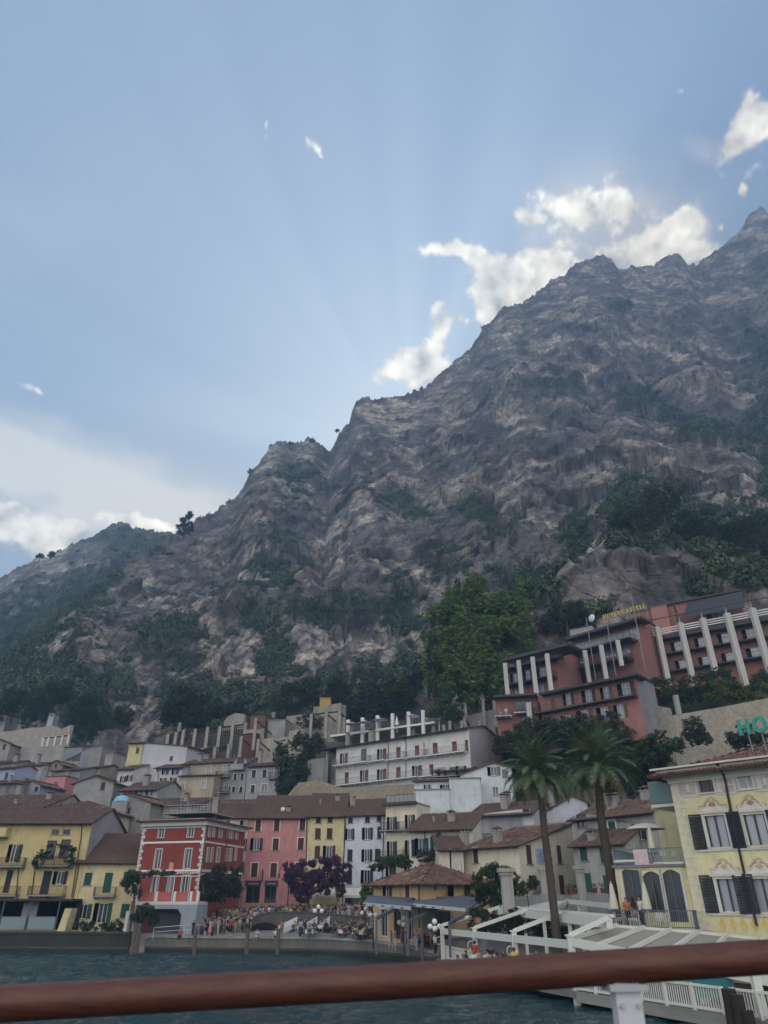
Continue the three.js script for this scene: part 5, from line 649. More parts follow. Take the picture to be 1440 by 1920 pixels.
  eave(c5, [1236, 1136], [1390, 1104], .6, 4, .35); eave(c3, [1060, 1197], [1202, 1157], 2.2, 4, .45); eave(c2, [944, 1238], [1066, 1206], 2.4, 5, .5); eave(c1, [1009, 1301], [1194, 1263], 1.6, 4, .35); eave(c0, [926, 1311], [1007, 1295], 1.6, 4, .35); eave(c3b, [1153, 1245], [1204, 1233], 1.5, 3, .3); eave(c4, [1198, 1202], [1500, 1148], 1.6, 3, .7);
  for (const k of [0, 4.4, 8.8]) eave(c4, [1199, 1186 + k], [1500, 1131 + k], 1.75, .1, .2, WHITE, 'slat');
  eave(c4, [1199, 1166], [1500, 1108], 1.9, .14, .14, dk, 'wire');
  for (const [H, z, a, b, c, d, s] of [[c4, 2.3, 1191, 1184, 1208, 1267, .85], [c4, 2.3, 1231.5, 1176, 1253, 1276, .85], [c4, 2.3, 1275, 1168.5, 1299, 1277, .85], [c4, 2.3, 1317, 1159.5, 1340, 1252, .85], [c4, 2.3, 1362.5, 1150.5, 1396, 1277, .9], [c4, 2.3, 1410, 1141, 1440, 1255, .9], [c4, 2.3, 1462, 1132, 1496, 1245, .9], [c2, 3.0, 946.5, 1244, 950.5, 1302, .7], [c2, 3.0, 971.8, 1239, 976.5, 1297, .7], [c2, 3.0, 998, 1232, 1005, 1295, .7], [c2, 3.0, 1025, 1226, 1032.5, 1293, .7], [c3, 4.2, 1068, 1228, 1075, 1287, .7], [c3, 4.2, 1096, 1220, 1104, 1281, .7], [c3, 4.2, 1126.5, 1210, 1135, 1273, .7], [c3, 4.2, 1157.5, 1201, 1163.5, 1239, .65], [c1, 1.7, 990, 1318, 998, 1362, .75]]) {
    const t = on(H, a, b, z), yb = on(H, c, d, z).y; put('pillar', boxB(t.x - s / 2, yb - 1, t.z - s / 2, t.x + s / 2, t.y, t.z + s / 2), mat('plaster', .62, .60, .56)); if (a > 1200) put('pillar_tip', rod(V3(t.x, t.y, t.z), V3(t.x, t.y + 1.3, t.z), .22, 5, .06), RAILGREY);
  }
  for (const [a, b, c, d] of [[1099, 1158, 1117, 1275], [1135, 1150, 1153, 1268], [1182, 1112, 1196, 1262]]) { const t = on(c3, a, b, 5.2), yb = on(c3, c, d, 5.2).y; put('flag_pole', rod(V3(t.x, yb, t.z), t, .07, 6), mat('paint', .30, .24, .24)); }
  const dp = at(1115, 1161, 131), dish = new THREE.SphereGeometry(1.2, 18, 8, 0, 6.283, 0, .75); dish.rotateX(1.5); dish.rotateY(-1.0); dish.translate(dp.x, dp.y, dp.z); put('satellite_dish', dish, WHITE);
  const sh = at(1184, 1352, 115); put('shed', boxB(sh.x - 1.8, sh.y - 1.2, sh.z - 1.5, sh.x + 1.8, sh.y + .9, sh.z + 1), mat('plaster', .62, .63, .68)); put('shed_roof', boxB(sh.x - 2, sh.y + .95, sh.z - 1.7, sh.x + 2.1, sh.y + 1.1, sh.z + 1.3), WHITE);
  castell.updateMatrixWorld(true);
  for (const H of [c0, c1, c2, c3, c3b, c4, c5, c6, c7, c8]) absorb(castell, H);
}
const font = await new FontLoader().loadAsync('fonts/droid/droid_serif_bold.typeface.json'), fontS = await new FontLoader().loadAsync('fonts/droid/droid_sans_bold.typeface.json');
{ // yellow roof lettering
  const a = at(1131, 1161, 127), b = at(1211, 1139, 124.5), g = thing('hotel_sign', 'yellow roof lettering reading HOTEL CASTELL on thin posts', 'sign', a), dir = b.clone().sub(a), L = dir.length(); g.rotation.y = Math.atan2(-dir.z, dir.x); const sl = Math.asin(dir.y / L), txt = 'HOTEL CASTELL', m = mat('paint', .72, .56, .10), f = new THREE.Group(); let x = 0; const geos = [];
  for (const ch of txt) { if (ch === ' ') { x += .35; continue; } const t = new TextGeometry(ch, { font, size: .82, depth: .12, curveSegments: 3 }); t.computeBoundingBox(); const w = t.boundingBox.max.x - t.boundingBox.min.x; geos.push([t, x - t.boundingBox.min.x]); x += w + .16; }
  const k = L / x; for (const [t, q] of geos) { t.translate(q, 0, 0); t.scale(k, Math.max(1, k * .95), 1); t.translate(0, 0, 0); t.rotateZ(0); t.translate(0, 0, 0); const p = t.attributes.position; for (let i = 0; i < p.count; i++) p.setY(i, p.getY(i) + p.getX(i) * Math.tan(sl)); t.computeVertexNormals(); mesh('letter', t, m, g); }
  mesh('sign_frame', join([bar(V3(-.1, -.08, -.06), V3(L + .1, (L + .2) * Math.tan(sl) - .08, -.06), .07), bar(V3(-.1, .42, -.06), V3(L + .1, (L + .2) * Math.tan(sl) + .42, -.06), .05), ...[0.03, .3, .55, .8, .99].map((t) => boxB(L * t - .04, L * t * Math.tan(sl) - 2.2, -.2, L * t + .04, L * t * Math.tan(sl) + .6, -.1))]), mat('paint', .30, .28, .28), g); }
wallRun('terrace_wall', 'tall beige stone wall with vines above the yellow hotel roof', [[1252, 1345, 100], [1262, 1341, 99], [1340, 1328, 97], [1440, 1309, 95], [1560, 1290, 93]], 13, 1, mat('stone', .56, .50, .40), 'wall', 20);
wallRun('terrace_wall', 'beige stone wall fragment below the salmon hotel balconies', [[1105, 1356, 112], [1130, 1352, 111.5], [1168, 1345, 111], [1206, 1360, 110], [1256, 1368, 108]], 16, 1, mat('stone', .54, .48, .38));
wallRun('terrace_wall', 'short stone wall piece beside the clipped hedge', [[1207, 1328, 112], [1225, 1322, 111], [1258, 1328, 110]], 18, 1, mat('stone', .48, .45, .38));
pillarRow('stone_pillar', 'pale leaning square pillar beside the hedge above the stone wall', [[1266, 1304, 104, 1340]], 104, 0, { s: .8, cat: 'pillar', m: mat('stone', .54, .52, .48) });
// ---------- yellow hotel on the right ----------
const HY = P(.76, .71, .42), TRIM = P(.72, .67, .60), hotelR = house({ name: 'yellow_hotel', label: 'large pale yellow hotel with white cornice and painted window pediments at the right edge', cat: 'hotel', L: [1252, 1446], R: [1580, 1407], D: 50, y0: .7, d: 12, wall: HY, roof: { k: 'hip', p: 19, ov: 1.1, tone: .9 }, gy: .7,
  win: [[1326, 1468, 'sp', 0, 1.15, 1.15], [1399, 1461, 'su', 0, 1.15, 1.15], [1476, 1453, 'su', 0, 1.15, 1.15], [1345, 1558, 'nu', 0, 1.25, 2.0], [1419, 1554, 'nu', 0, 1.25, 2.0], [1498, 1550, 'nu', 0, 1.25, 2.0], [1368, 1676, 'nu', 0, 1.25, 2.0], [1434, 1677, 'nu', 0, 1.25, 2.0], [1520, 1680, 'nu', 0, 1.25, 2.0]], pane: mat('glass', .015, .018, .02), sill: TRIM });
{
  const { g, w, h, d, loc } = hotelR, put = (n, geo, m = TRIM, p = g) => mesh(n, geo, m, p);
  // cornice in steps
  put('cornice', join([boxB(-.35, h - .55, -.2, w + .2, h - .25, .35), boxB(-.6, h - .25, -.2, w + .2, h + .0, .62), boxB(-.9, h + .0, -.2, w + .2, h + .12, .9), boxB(-.12, h - .85, -.2, w + .1, h - .553, .12)]), P(.70, .67, .58));
  put('cornice', join([boxB(-.6, h - .25, -d - .2, -.003, h, -.203), boxB(-.9, h, -d - .2, -.003, h + .12, -.203), boxB(-.35, h - .55, -d - .2, -.003, h - .25, -.203)]), P(.70, .67, .58));
  // quoins
  const qx = .95; let k = 0; for (let y = -.2; y < h - 1; y += .5, k++) put('quoin', boxB(-.025, y, -.2, qx - (k % 2) * .3, y + .465, .022), P(.72, .67, .50));
  for (const [px, py, t] of [[1300, 1592, .1], [1305, 1711, .12]]) { const q = loc(px, py); put('string_course', boxB(qx + .01, q.y - t / 2, .002, w, q.y + t / 2, .05), P(.66, .58, .36)); }
  // frieze panels beside the attic windows
  const orn = mat('paint', .60, .60, .60), pinkish = mat('paint', .50, .40, .36);
  for (const [px, py] of [[1288, 1470], [1358, 1464], [1432, 1457], [1512, 1450]]) {
    const q = loc(px, py), f = put('frieze_panel', boxB(q.x - .62, q.y - .72, .002, q.x + .62, q.y + .62, .03), pinkish);
    put('panel_border', join([boxB(q.x - .75, q.y + .62, .002, q.x + .75, q.y + .72, .05), boxB(q.x - .75, q.y - .82, .002, q.x + .75, q.y - .72, .05), boxB(q.x - .75, q.y - .72, .002, q.x - .63, q.y + .62, .05), boxB(q.x + .63, q.y - .72, .002, q.x + .75, q.y + .62, .05)]), orn, f);
    const sc = []; for (const s of [-1, 1]) { for (const [a, b, r, r0, r1] of [[.22, .18, .2, 0, 4.2], [.36, -.2, .16, 1, 5.4], [.16, -.38, .14, 2, 6], [.42, .36, .1, 0, 5]]) { const t = new THREE.TorusGeometry(r, .045, 4, 12, r1 - r0); t.rotateZ(r0); if (s < 0) t.rotateY(Math.PI); t.translate(q.x + s * a, q.y + b, .035); sc.push(t); } } const va = new THREE.SphereGeometry(.16, 10, 8); va.scale(1, 1.7, .3); va.translate(q.x, q.y - .25, .03); sc.push(va); put('scroll_ornament', join(sc), orn, f);
  }
  for (const [px, py] of [[1326, 1468], [1399, 1461], [1476, 1453]]) { const q = loc(px, py); put('casing', join([boxB(q.x - .85, q.y - .7, .002, q.x - .58, q.y + .85, .05), boxB(q.x + .58, q.y - .7, .002, q.x + .85, q.y + .85, .05), boxB(q.x - .58, q.y + .58, .002, q.x + .58, q.y + .85, .05)]), P(.70, .67, .58)); }
  // pediments painted and modelled over the big windows
  const red = mat('paint', .36, .17, .12), shelfM = P(.70, .64, .54);
  for (const [px, py, first] of [[1335, 1509, 1], [1407, 1506, 1], [1486, 1502, 1], [1358, 1626, 0], [1424, 1625, 0], [1508, 1626, 0]]) {
    const q = loc(px, py), y = q.y - .35, pd = put('pediment', join([boxB(q.x - .98, y - .16, .002, q.x + .98, y, .16), boxB(q.x - .88, y - .3, .002, q.x + .88, y - .163, .08)]), shelfM), sc = [];
    for (const s of [-1, 1]) { const t = new THREE.TorusGeometry(.5, .05, 4, 14, 1.5); t.rotateZ(s > 0 ? .05 : 1.6); t.translate(q.x + s * .1, y + .12, .03); sc.push(t); const e = new THREE.TorusGeometry(.13, .04, 4, 10, 4.6); e.translate(q.x + s * .76, y + .2, .03); sc.push(e); const e2 = new THREE.TorusGeometry(.2, .04, 4, 10, 2.4); e2.rotateZ(s > 0 ? 2.6 : -1.9); e2.translate(q.x + s * .62, y + .38, .03); sc.push(e2); }
    for (let i = -2; i <= 2; i++) { const b = new THREE.SphereGeometry(.05, 6, 5); b.scale(.8, 1.8, .5); b.translate(q.x + i * .13, y + .82 - Math.abs(i) * .06, .03); sc.push(b); }
    put('scroll_ornament', join(sc), mat('paint', .52, .44, .33), pd); const md = new THREE.SphereGeometry(.2, 14, 8); md.scale(1.1, .95, .2); md.translate(q.x, y + .34, .02); put('medallion', md, first ? red : mat('paint', .50, .34, .26), pd);
  }
  // white frames and big dark shutters of the tall windows
  for (const [px, py] of [[1345, 1558], [1419, 1554], [1498, 1550], [1368, 1676], [1434, 1677], [1520, 1680]]) {
    const q = loc(px, py), W = .625, H2 = 1.0; put('casing', join([boxB(q.x - W - .2, q.y - H2 - .05, .002, q.x - W, q.y + H2 + .45, .05), boxB(q.x + W, q.y - H2 - .05, .002, q.x + W + .2, q.y + H2 + .45, .05), boxB(q.x - W, q.y + H2, .002, q.x + W, q.y + H2 + .45, .05), boxB(q.x - W - .9, q.y - H2 - .15, .002, q.x + W + .9, q.y - H2 - .053, .1)]), P(.70, .70, .68));
    for (const s of [-1, 1]) { const L = [boxB(0, -H2 - .03, 0, .06, H2 + .05, .05), boxB(.74, -H2 - .03, 0, .8, H2 + .05, .05), boxB(.06, -H2 - .03, 0, .74, -H2 + .06, .05), boxB(.06, H2 - .04, 0, .74, H2 + .05, .05), boxB(.06, -.04, 0, .74, .05, .05)]; for (let y = -H2 + .1; y < H2 - .08; y += .085) { const sl = boxB(.06, -.035, -.006, .74, .035, .006); sl.rotateX(-.6); sl.translate(0, y, .025); L.push(sl); } const gg = join(L); gg.rotateY(-.12 * s); if (s < 0) gg.translate(-.8, 0, -.0); gg.translate(q.x + s * (W + .2), q.y, .07 + (s < 0 ? .06 : 0)); put('shutter', gg, SH.dark); }
    put('window_bar', join([boxB(q.x - .05, q.y - H2, -.1, q.x + .05, q.y + H2, -.05), boxB(q.x - W, q.y - H2, -.1, q.x - W + .09, q.y + H2, -.05), boxB(q.x + W - .09, q.y - H2, -.1, q.x + W, q.y + H2, -.05)]), mat('paint', .035, .03, .03));
  }
  put('downpipe', tube([loc(1343, 1430, .8), loc(1347, 1437, .6), loc(1358, 1456, .12), loc(1375, 1545, .12), loc(1396, 1640, .12), loc(1419, 1736, .12)], .075, 8), mat('iron', .02, .018, .02));
  const fy0 = loc(1305, 1711).y, loz = []; for (let x = qx + .3; x < w - .4; x += .62) { const c = new THREE.BoxGeometry(.42, .42, .02); c.rotateZ(Math.PI / 4); c.scale(.75, 1.5, 1); c.translate(x + .3, fy0 - .62, .012); loz.push(c); } put('lozenge_frieze', join(loz), P(.72, .56, .20));
  const gl = loc(1248, 1490, -3); // glazed balcony screen at the left end of the top floor
  put('balcony_slab', boxB(-1.9, loc(1248, 1508, -1).y - .2, -4.5, -.003, loc(1248, 1508, -1).y, -.6), TRIM); put('glass_screen', join([boxB(-1.9, loc(1248, 1508, -1).y + .05, -.68, -.05, loc(1248, 1508, -1).y + 1.5, -.64), boxB(-1.9, loc(1248, 1508, -1).y + .05, -4.4, -1.86, loc(1248, 1508, -1).y + 1.5, -.7)]), mat('glass', .10, .16, .17)); 
}
const annex = house({ name: 'hotel_annex', label: 'lower yellow wing with three arched doors and roof terrace beside the yellow hotel', cat: 'hotel', L: [1152, 1626], R: [1296, 1626], D: 53, DR: 50.3, y0: .7, d: 7, wall: HY, roof: { k: 'flat' }, flat: mat('concrete', .25, .24, .23), gy: .7,
  win: [[1187, 1668, 'dpA', 0, 1.15, 2.7], [1226, 1672, 'dpA', 0, 1.15, 2.4], [1265, 1679, 'dpA', 0, 1.15, 3.0]], pane: mat('glass', .035, .038, .045) });
{
  const { g, w, h, loc } = annex, put = (n, geo, m = TRIM, p = g) => mesh(n, geo, m, p);
  for (const [px, py, hh] of [[1187, 1668, 1.35], [1226, 1672, 1.2], [1265, 1679, 1.5]]) { const q = loc(px, py); put('arch_trim', join([boxB(q.x - .75, q.y - hh, .002, q.x - .58, q.y + hh + .1, .05), boxB(q.x + .58, q.y - hh, .002, q.x + .75, q.y + hh + .1, .05), boxB(q.x - .95, q.y + hh + .3, .002, q.x + .95, q.y + hh + .45, .08)]), P(.70, .68, .62)); }
  // roof terrace railing
  const L = [], post = []; for (let x = .05; x < w; x += .13) L.push(boxB(x - .012, h + .16, -.012, x + .012, h + 1.12, .012)); for (let z = -6; z < 0; z += .13) L.push(boxB(.04, h + .16, z - .012, .064, h + 1.12, z + .012)); for (const y of [.25, 1.12]) L.push(boxB(0, h + y - .02, -.03, w, h + y + .03, .03), boxB(.02, h + y - .02, -6, .08, h + y + .03, -.031)); put('terrace_railing', join(L), mat('iron', .13, .17, .22), annex.roof);
  // lower balcony, carried out over the pergola
  const a = loc(1143, 1738, 1.8), b = loc(1306, 1746, 1.8), y = (a.y + b.y) / 2, z1 = 1.8, f = put('balcony', join([boxB(a.x, y - .22, .003, b.x, y, z1)]), P(.66, .66, .62)), R = [];
  for (let x = a.x + .04; x < b.x; x += .13) R.push(boxB(x - .012, y, z1 - .06, x + .012, y + 1, z1 - .036)); for (const x of [a.x + .04, b.x - .04]) for (let z = .1; z < z1 - .1; z += .13) R.push(boxB(x - .012, y, z - .012, x + .012, y + 1, z + .012)); for (const q of [.1, 1]) R.push(boxB(a.x, y + q - .02, z1 - .075, b.x, y + q + .03, z1 - .02), boxB(a.x + .01, y + q - .02, .01, a.x + .07, y + q + .03, z1 - .08), boxB(b.x - .07, y + q - .02, .01, b.x - .01, y + q + .03, z1 - .08)); put('railing', join(R), mat('iron', .10, .13, .18), f);
  annex.bal = { a, b, y, z1 };
}
house({ name: 'hotel_upper_room', cat: 'hotel', label: 'set-back yellow upper storey with wide brown doorway behind the roof terrace', L: [1226, 1517], R: [1290, 1513], D: 58, DR: 56, y0: 7.4, d: 5, wall: HY, roof: { k: 'flat' }, flat: TRIM, gy: .7, win: [[1243, 1592, 'dp', 0, 1.4, 2.9], [1268, 1588, 'dp', 0, 1.5, 2.9]], pane: mat('glass', .035, .02, .016) });
{ // green roof lettering, cut by the frame
  const a = at(1389, 1380, 49), g = thing('hotel_sign', 'green roof letters H O T on a post above the yellow hotel', 'sign', a); const b = at(1438, 1373, 47.6), dir = b.clone().sub(a); g.rotation.y = Math.atan2(-dir.z, dir.x); let x = 0; const s = dir.length() / 2.0; for (const ch of 'HOT') { const t = new TextGeometry(ch, { font: fontS, size: 1.05, depth: .14, curveSegments: 6 }); t.computeBoundingBox(); t.translate(-t.boundingBox.min.x + x, 0, 0); x += t.boundingBox.max.x - t.boundingBox.min.x + .22; mesh('letter', t, mat('paint', .02, .30, .23), g); }
  mesh('post', join([boxB(.5, -1.6, -.06, .58, .3, -.01), boxB(1.4, -1.6, -.06, 1.48, .3, -.01), boxB(0, .2, -.07, 2.8, .28, -.012)]), RAILGREY, g); }
// ---------- quay, square and hillside ----------
const quayPx = [[272, 1757, 1.55], [283, 1754, 1.7], [380, 1755, 1.7], [480, 1756, 1.7], [600, 1757, 1.7], [690, 1761.5, 1.6], [760, 1771, 1.4], [822, 1785, 1.05]], quay = quayPx.map(([x, y, h]) => onY(x, y, h));
const embPx = [[-160, 1746], [60, 1746], [135, 1746.5], [245, 1747]], emb = embPx.map(([x, y]) => onY(x, y, 2.1));
{
  const edge = (name, label, pts, m, capM) => { const g = thing(name, label, 'quay', V3(pts[0].x, 0, pts[0].z)), L = [], C = []; for (let i = 0; i + 1 < pts.length; i++) { const a = pts[i], b = pts[i + 1], dir = V3(b.x - a.x, 0, b.z - a.z), w = dir.length(), s = wallGeo([[0, -2.5], [w, -2.5], [w, b.y - .22], [0, a.y - .22]], [], .9), c = wallGeo([[0, a.y - .217], [w, b.y - .217], [w, b.y], [0, a.y]], [], .75); c.translate(0, 0, .12); const M = new THREE.Matrix4().makeRotationY(Math.atan2(-dir.z, dir.x)).setPosition(a.x - pts[0].x, 0, a.z - pts[0].z); s.applyMatrix4(M); c.applyMatrix4(M); mesh('wall_face', s, m, g); mesh('coping', c, capM, g); const tb = boxB(0, -1, 0, w, .42, .012); tb.applyMatrix4(M); mesh('tide_band', tb, mat('old_plaster', .035, .042, .03), g); const tb2 = boxB(0, .42, 0, w, .62, .007); tb2.applyMatrix4(M); mesh('tide_band', tb2, mat('old_plaster', .09, .09, .07), g); } return g; };
  edge('quay', 'curved concrete quay wall with pale coping along the restaurant terraces', quay, mat('concrete', .20, .19, .165), mat('concrete', .34, .35, .36));
  edge('embankment', 'dark stained embankment wall below the yellow houses', emb, mat('concrete', .045, .047, .038), mat('concrete', .075, .075, .066));
  const st = thing('quay_steps', 'low landing step at the left end of the quay', 'steps', V3(quay[0].x, 0, quay[0].z)); mesh('step', boxB(-3.2, -2, -3, .2, .75, .4), CONC, st); mesh('step', boxB(-1.6, -2, -3.2, .1, 1.15, -.4), CONC, st);
}
const shoreX = [...emb.slice(1), ...quay].map((p) => [p.x, -p.z]).concat([[7, 72], [11, 50], [16, 40.5], [40, 33], [90, 25]]); shoreX.sort((a, b) => a[0] - b[0]);
const shore = (x) => x < emb[0].x ? 99 : curve(shoreX, x);
// right hillside and other open ground seen between the houses
for (const [px, py, D] of [[1180, 1400, 98], [1300, 1395, 88], [1230, 1440, 86], [1400, 1390, 86], [1060, 1390, 112], [1100, 1420, 105], [1440, 1340, 92], [1300, 1300, 108], [1400, 1290, 106], [1250, 1290, 114], [1440, 1260, 115], [1350, 1270, 118], [960, 1390, 124], [560, 1480, 132], [620, 1385, 150], [760, 1360, 152], [850, 1330, 150], [300, 1420, 178], [200, 1440, 170], [120, 1420, 182], [60, 1400, 192], [20, 1410, 190], [150, 1400, 196], [1180, 1460, 92], [1120, 1470, 96], [1500, 1300, 100], [560, 1360, 165], [480, 1380, 164], [1030, 1374, 114], [1070, 1366, 113], [1110, 1362, 111], [1150, 1360, 110], [1195, 1352, 110], [1240, 1345, 106], [1230, 1320, 112], [1300, 1318, 106], [1400, 1305, 103]]) { const p = at(px, py, D); ground.push([p.x, p.z, p.y]); }
for (const [px, py] of BASE) { const a = angles(px, py), D = curve(BASED, px) + 2; ground.push([D * Math.tan(a[0]), -D, camera.position.y + D / Math.cos(a[0]) * Math.tan(a[1]) - 1], [D * Math.tan(a[0]) * 1.05, -D * 1.05, camera.position.y + D / Math.cos(a[0]) * Math.tan(a[1]) + 3]); }
for (let px = 440; px < 700; px += 40) { const p = at(px, 1700, 107); ground.push([p.x, p.z, 3.0], [p.x, p.z + 4, 2.9]); }
for (let px = 300; px < 840; px += 40) { const p = at(px, 1700, 94 - Math.max(0, px - 600) * .07); ground.push([p.x, p.z, 1.62], [p.x, p.z - 3, 1.62]); }
for (const [x, z] of [[10, -60], [14, -56], [20, -58], [12, -48], [26, -44], [40, -40], [20, -66], [10, -74], [16, -75], [60, -38]]) ground.push([x, z, .6]);
function groundY(x, z) {
  let s = 0, w = 0; for (const p of ground) { const dx = x - p[0], dz = z - p[1], d2 = dx * dx + dz * dz + 5, q = 1 / (d2 * Math.sqrt(d2)); s += q * p[2]; w += q; } return s / w;
}
for (let px = -260; px < 250; px += 30) for (const [D, y] of [[95.5, 1.5], [97.5, 1.5], [99, 1.5], [103, 1.4]]) { const p = at(px, 1745, D); ground.push([p.x, p.z, y]); }
{
  const x0 = -230, x1 = 150, z0 = -30, z1 = -260, nx = 240, nz = 150, GY = new Float32Array(nx * nz);
  const g = gridGeo(nx, nz, (i, j) => { const x = mix(x0, x1, i / (nx - 1)), z = mix(z0, z1, j / (nz - 1)), sh = shore(x); let y = groundY(x, z); if (-z < sh + 1.2) y = -3; else if (y > 4) y += noise(x * .2, z * .2, 3) * .25; GY[j * nx + i] = y; return [x, y, z, x / 6, z / 6]; });
  const col = new Float32Array(nx * nz * 3), N = g.attributes.normal.array;
  for (let k = 0; k < nx * nz; k++) { const x = g.attributes.position.getX(k), z = g.attributes.position.getZ(k), y = GY[k], n = fbm(x * .09, z * .09, 2, 4), low = sstep(6, 3.4, y); const c = lerp3(lerp3([.035, .05, .022], [.12, .105, .075], sstep(-.1, .3, n)), [.20, .19, .18], low); col[k * 3] = c[0]; col[k * 3 + 1] = c[1]; col[k * 3 + 2] = c[2]; }
  g.setAttribute('color', new THREE.BufferAttribute(col, 3));
  structure('terrain', g, new THREE.MeshStandardMaterial({ name: 'earth', vertexColors: true, roughness: 1, bumpMap: rockBump, bumpScale: .2 }), 'stepped hillside that the village stands on');
  // scrub on the open ground
  const OPEN = [[1180, 1420, 110, 46, 0, 1.2], [1290, 1405, 90, 30, 0, 1], [1350, 1290, 120, 26, -.1, 1.2], [1260, 1280, 60, 24, 0, 1.1], [1400, 1275, 60, 20, -.2, 1.1], [1080, 1385, 60, 26, 0, 1.3], [1000, 1375, 30, 20, 0, 1.2], [1440, 1380, 80, 16, -.1, .9], [60, 1420, 80, 24, -.05, 1.3], [90, 1350, 80, 20, -.1, 1], [30, 1390, 40, 12, 0, .8], [560, 1360, 60, 14, -.1, .8], [160, 1430, 40, 16, 0, .6], [1160, 1460, 50, 30, 0, 1], [1230, 1470, 40, 30, 0, 1], [690, 1360, 50, 16, 0, .8], [840, 1345, 40, 16, 0, .9], [960, 1390, 20, 20, 0, .7], [210, 1440, 30, 20, 0, .5]].map(([x, y, rx, ry, a, s]) => [x, y, rx, ry, Math.cos(a), Math.sin(a), s]);
  const inv = camera.quaternion.clone().invert(), c = V3(), spots = [];
  const gAt = (x, z) => { const u = (x - x0) / (x1 - x0) * (nx - 1), v = (z - z0) / (z1 - z0) * (nz - 1), i = clamp(Math.floor(u), 0, nx - 2), j = clamp(Math.floor(v), 0, nz - 2), a = u - i, b = v - j; return mix(mix(GY[j * nx + i], GY[j * nx + i + 1], a), mix(GY[(j + 1) * nx + i], GY[(j + 1) * nx + i + 1], a), b); };
  globalThis.gAt = gAt;
  for (let k = 0; k < 60000 && spots.length < 6500; k++) { const z = rr(-80, -240), x = rr(-200, 130), y = gAt(x, z); if (y < 6) continue; c.set(x, y - 5, z).normalize().applyQuaternion(inv); const px = 720 + FOC * c.x / -c.z, py = 960 - FOC * c.y / -c.z; let v = 0; for (const q of OPEN) { const dx = px - q[0], dy = py - q[1], u = (dx * q[4] + dy * q[5]) / q[2], w = (-dx * q[5] + dy * q[4]) / q[3], r = u * u + w * w; if (r < 3) v = Math.max(v, q[6] * Math.exp(-r)); } if (rnd() < v * (0.5 + fbm(x * .08, z * .08, 5, 3) * 1.4)) spots.push([x, y, z]); }
  const im = new THREE.InstancedMesh(clumpGeo(70, .22), leafMat(1, 1, 1), spots.length), Q = new THREE.Quaternion(); spots.forEach(([x, y, z], i) => { const s = rr(.5, 1.5) * (rnd() < .1 ? 1.5 : 1); Q.setFromAxisAngle(V3(0, 1, 0), rr(0, 6.28)); _M.compose(V3(x, y + s * .4, z), Q, V3(s, s * rr(.7, 1.2), s)); im.setMatrixAt(i, _M); const f = rr(.6, 1.4), l = rnd() < .25 ? 1.7 : 1; _C.setRGB(.034 * f * l, .066 * f * l, .02 * f); im.setColorAt(i, _C); });
  im.name = 'hillside_shrubs'; im.castShadow = im.receiveShadow = true; tag(im, 'mixed green shrubs covering the terraces between houses', 'shrubs', null, 'stuff'); scene.add(im);
}
// mooring piles along the quay
{
  const pile = (px, py0, py1, D, label, lean = 0, r = .21) => { const b = at(px, py1, D), t = at(px + lean, py0, D), g = thing('mooring_pile', label, 'mooring pile', V3(b.x, 0, b.z)), h = t.y + 1; const c = new THREE.CylinderGeometry(r, r * 1.12, h + 2, 12, 6); const p = c.attributes.position; for (let i = 0; i < p.count; i++) { const n = 1 + .08 * noise(p.getX(i) * 6, p.getY(i) * .9, p.getZ(i) * 6); p.setX(i, p.getX(i) * n); p.setZ(i, p.getZ(i) * n); } c.computeVertexNormals(); c.translate(0, (h + 2) / 2 - 3, 0); c.applyMatrix4(new THREE.Matrix4().makeRotationZ(-(t.x - b.x) / Math.max(1, h))); mesh('post', c, mat('old_plaster', .17, .13, .10), g); const band = new THREE.CylinderGeometry(r * 1.12, r * 1.12, .9, 12); band.translate((t.x - b.x) * .6, h - 2.4, 0); mesh('rope_binding', band, mat('cloth', .12, .11, .10), g); };
  pile(248, 1730, 1787, 88, 'left of the two leaning wooden piles before the red villa', 6); pile(257, 1731, 1781, 90, 'right of the two leaning wooden piles before the red villa', 5); pile(364, 1741, 1792, 86.5, 'wooden pile standing before the quay below the red villa corner', 2); pile(462, 1740, 1791, 87, 'wooden pile rising above the quay beside the person in lilac', 2); pile(520, 1741, 1791, 87, 'wooden pile before the quay in front of the white boat covers', 2); pile(792, 1744, 1794, 72, 'thin dark pile at the right end of the curved quay', 0, .12);
}
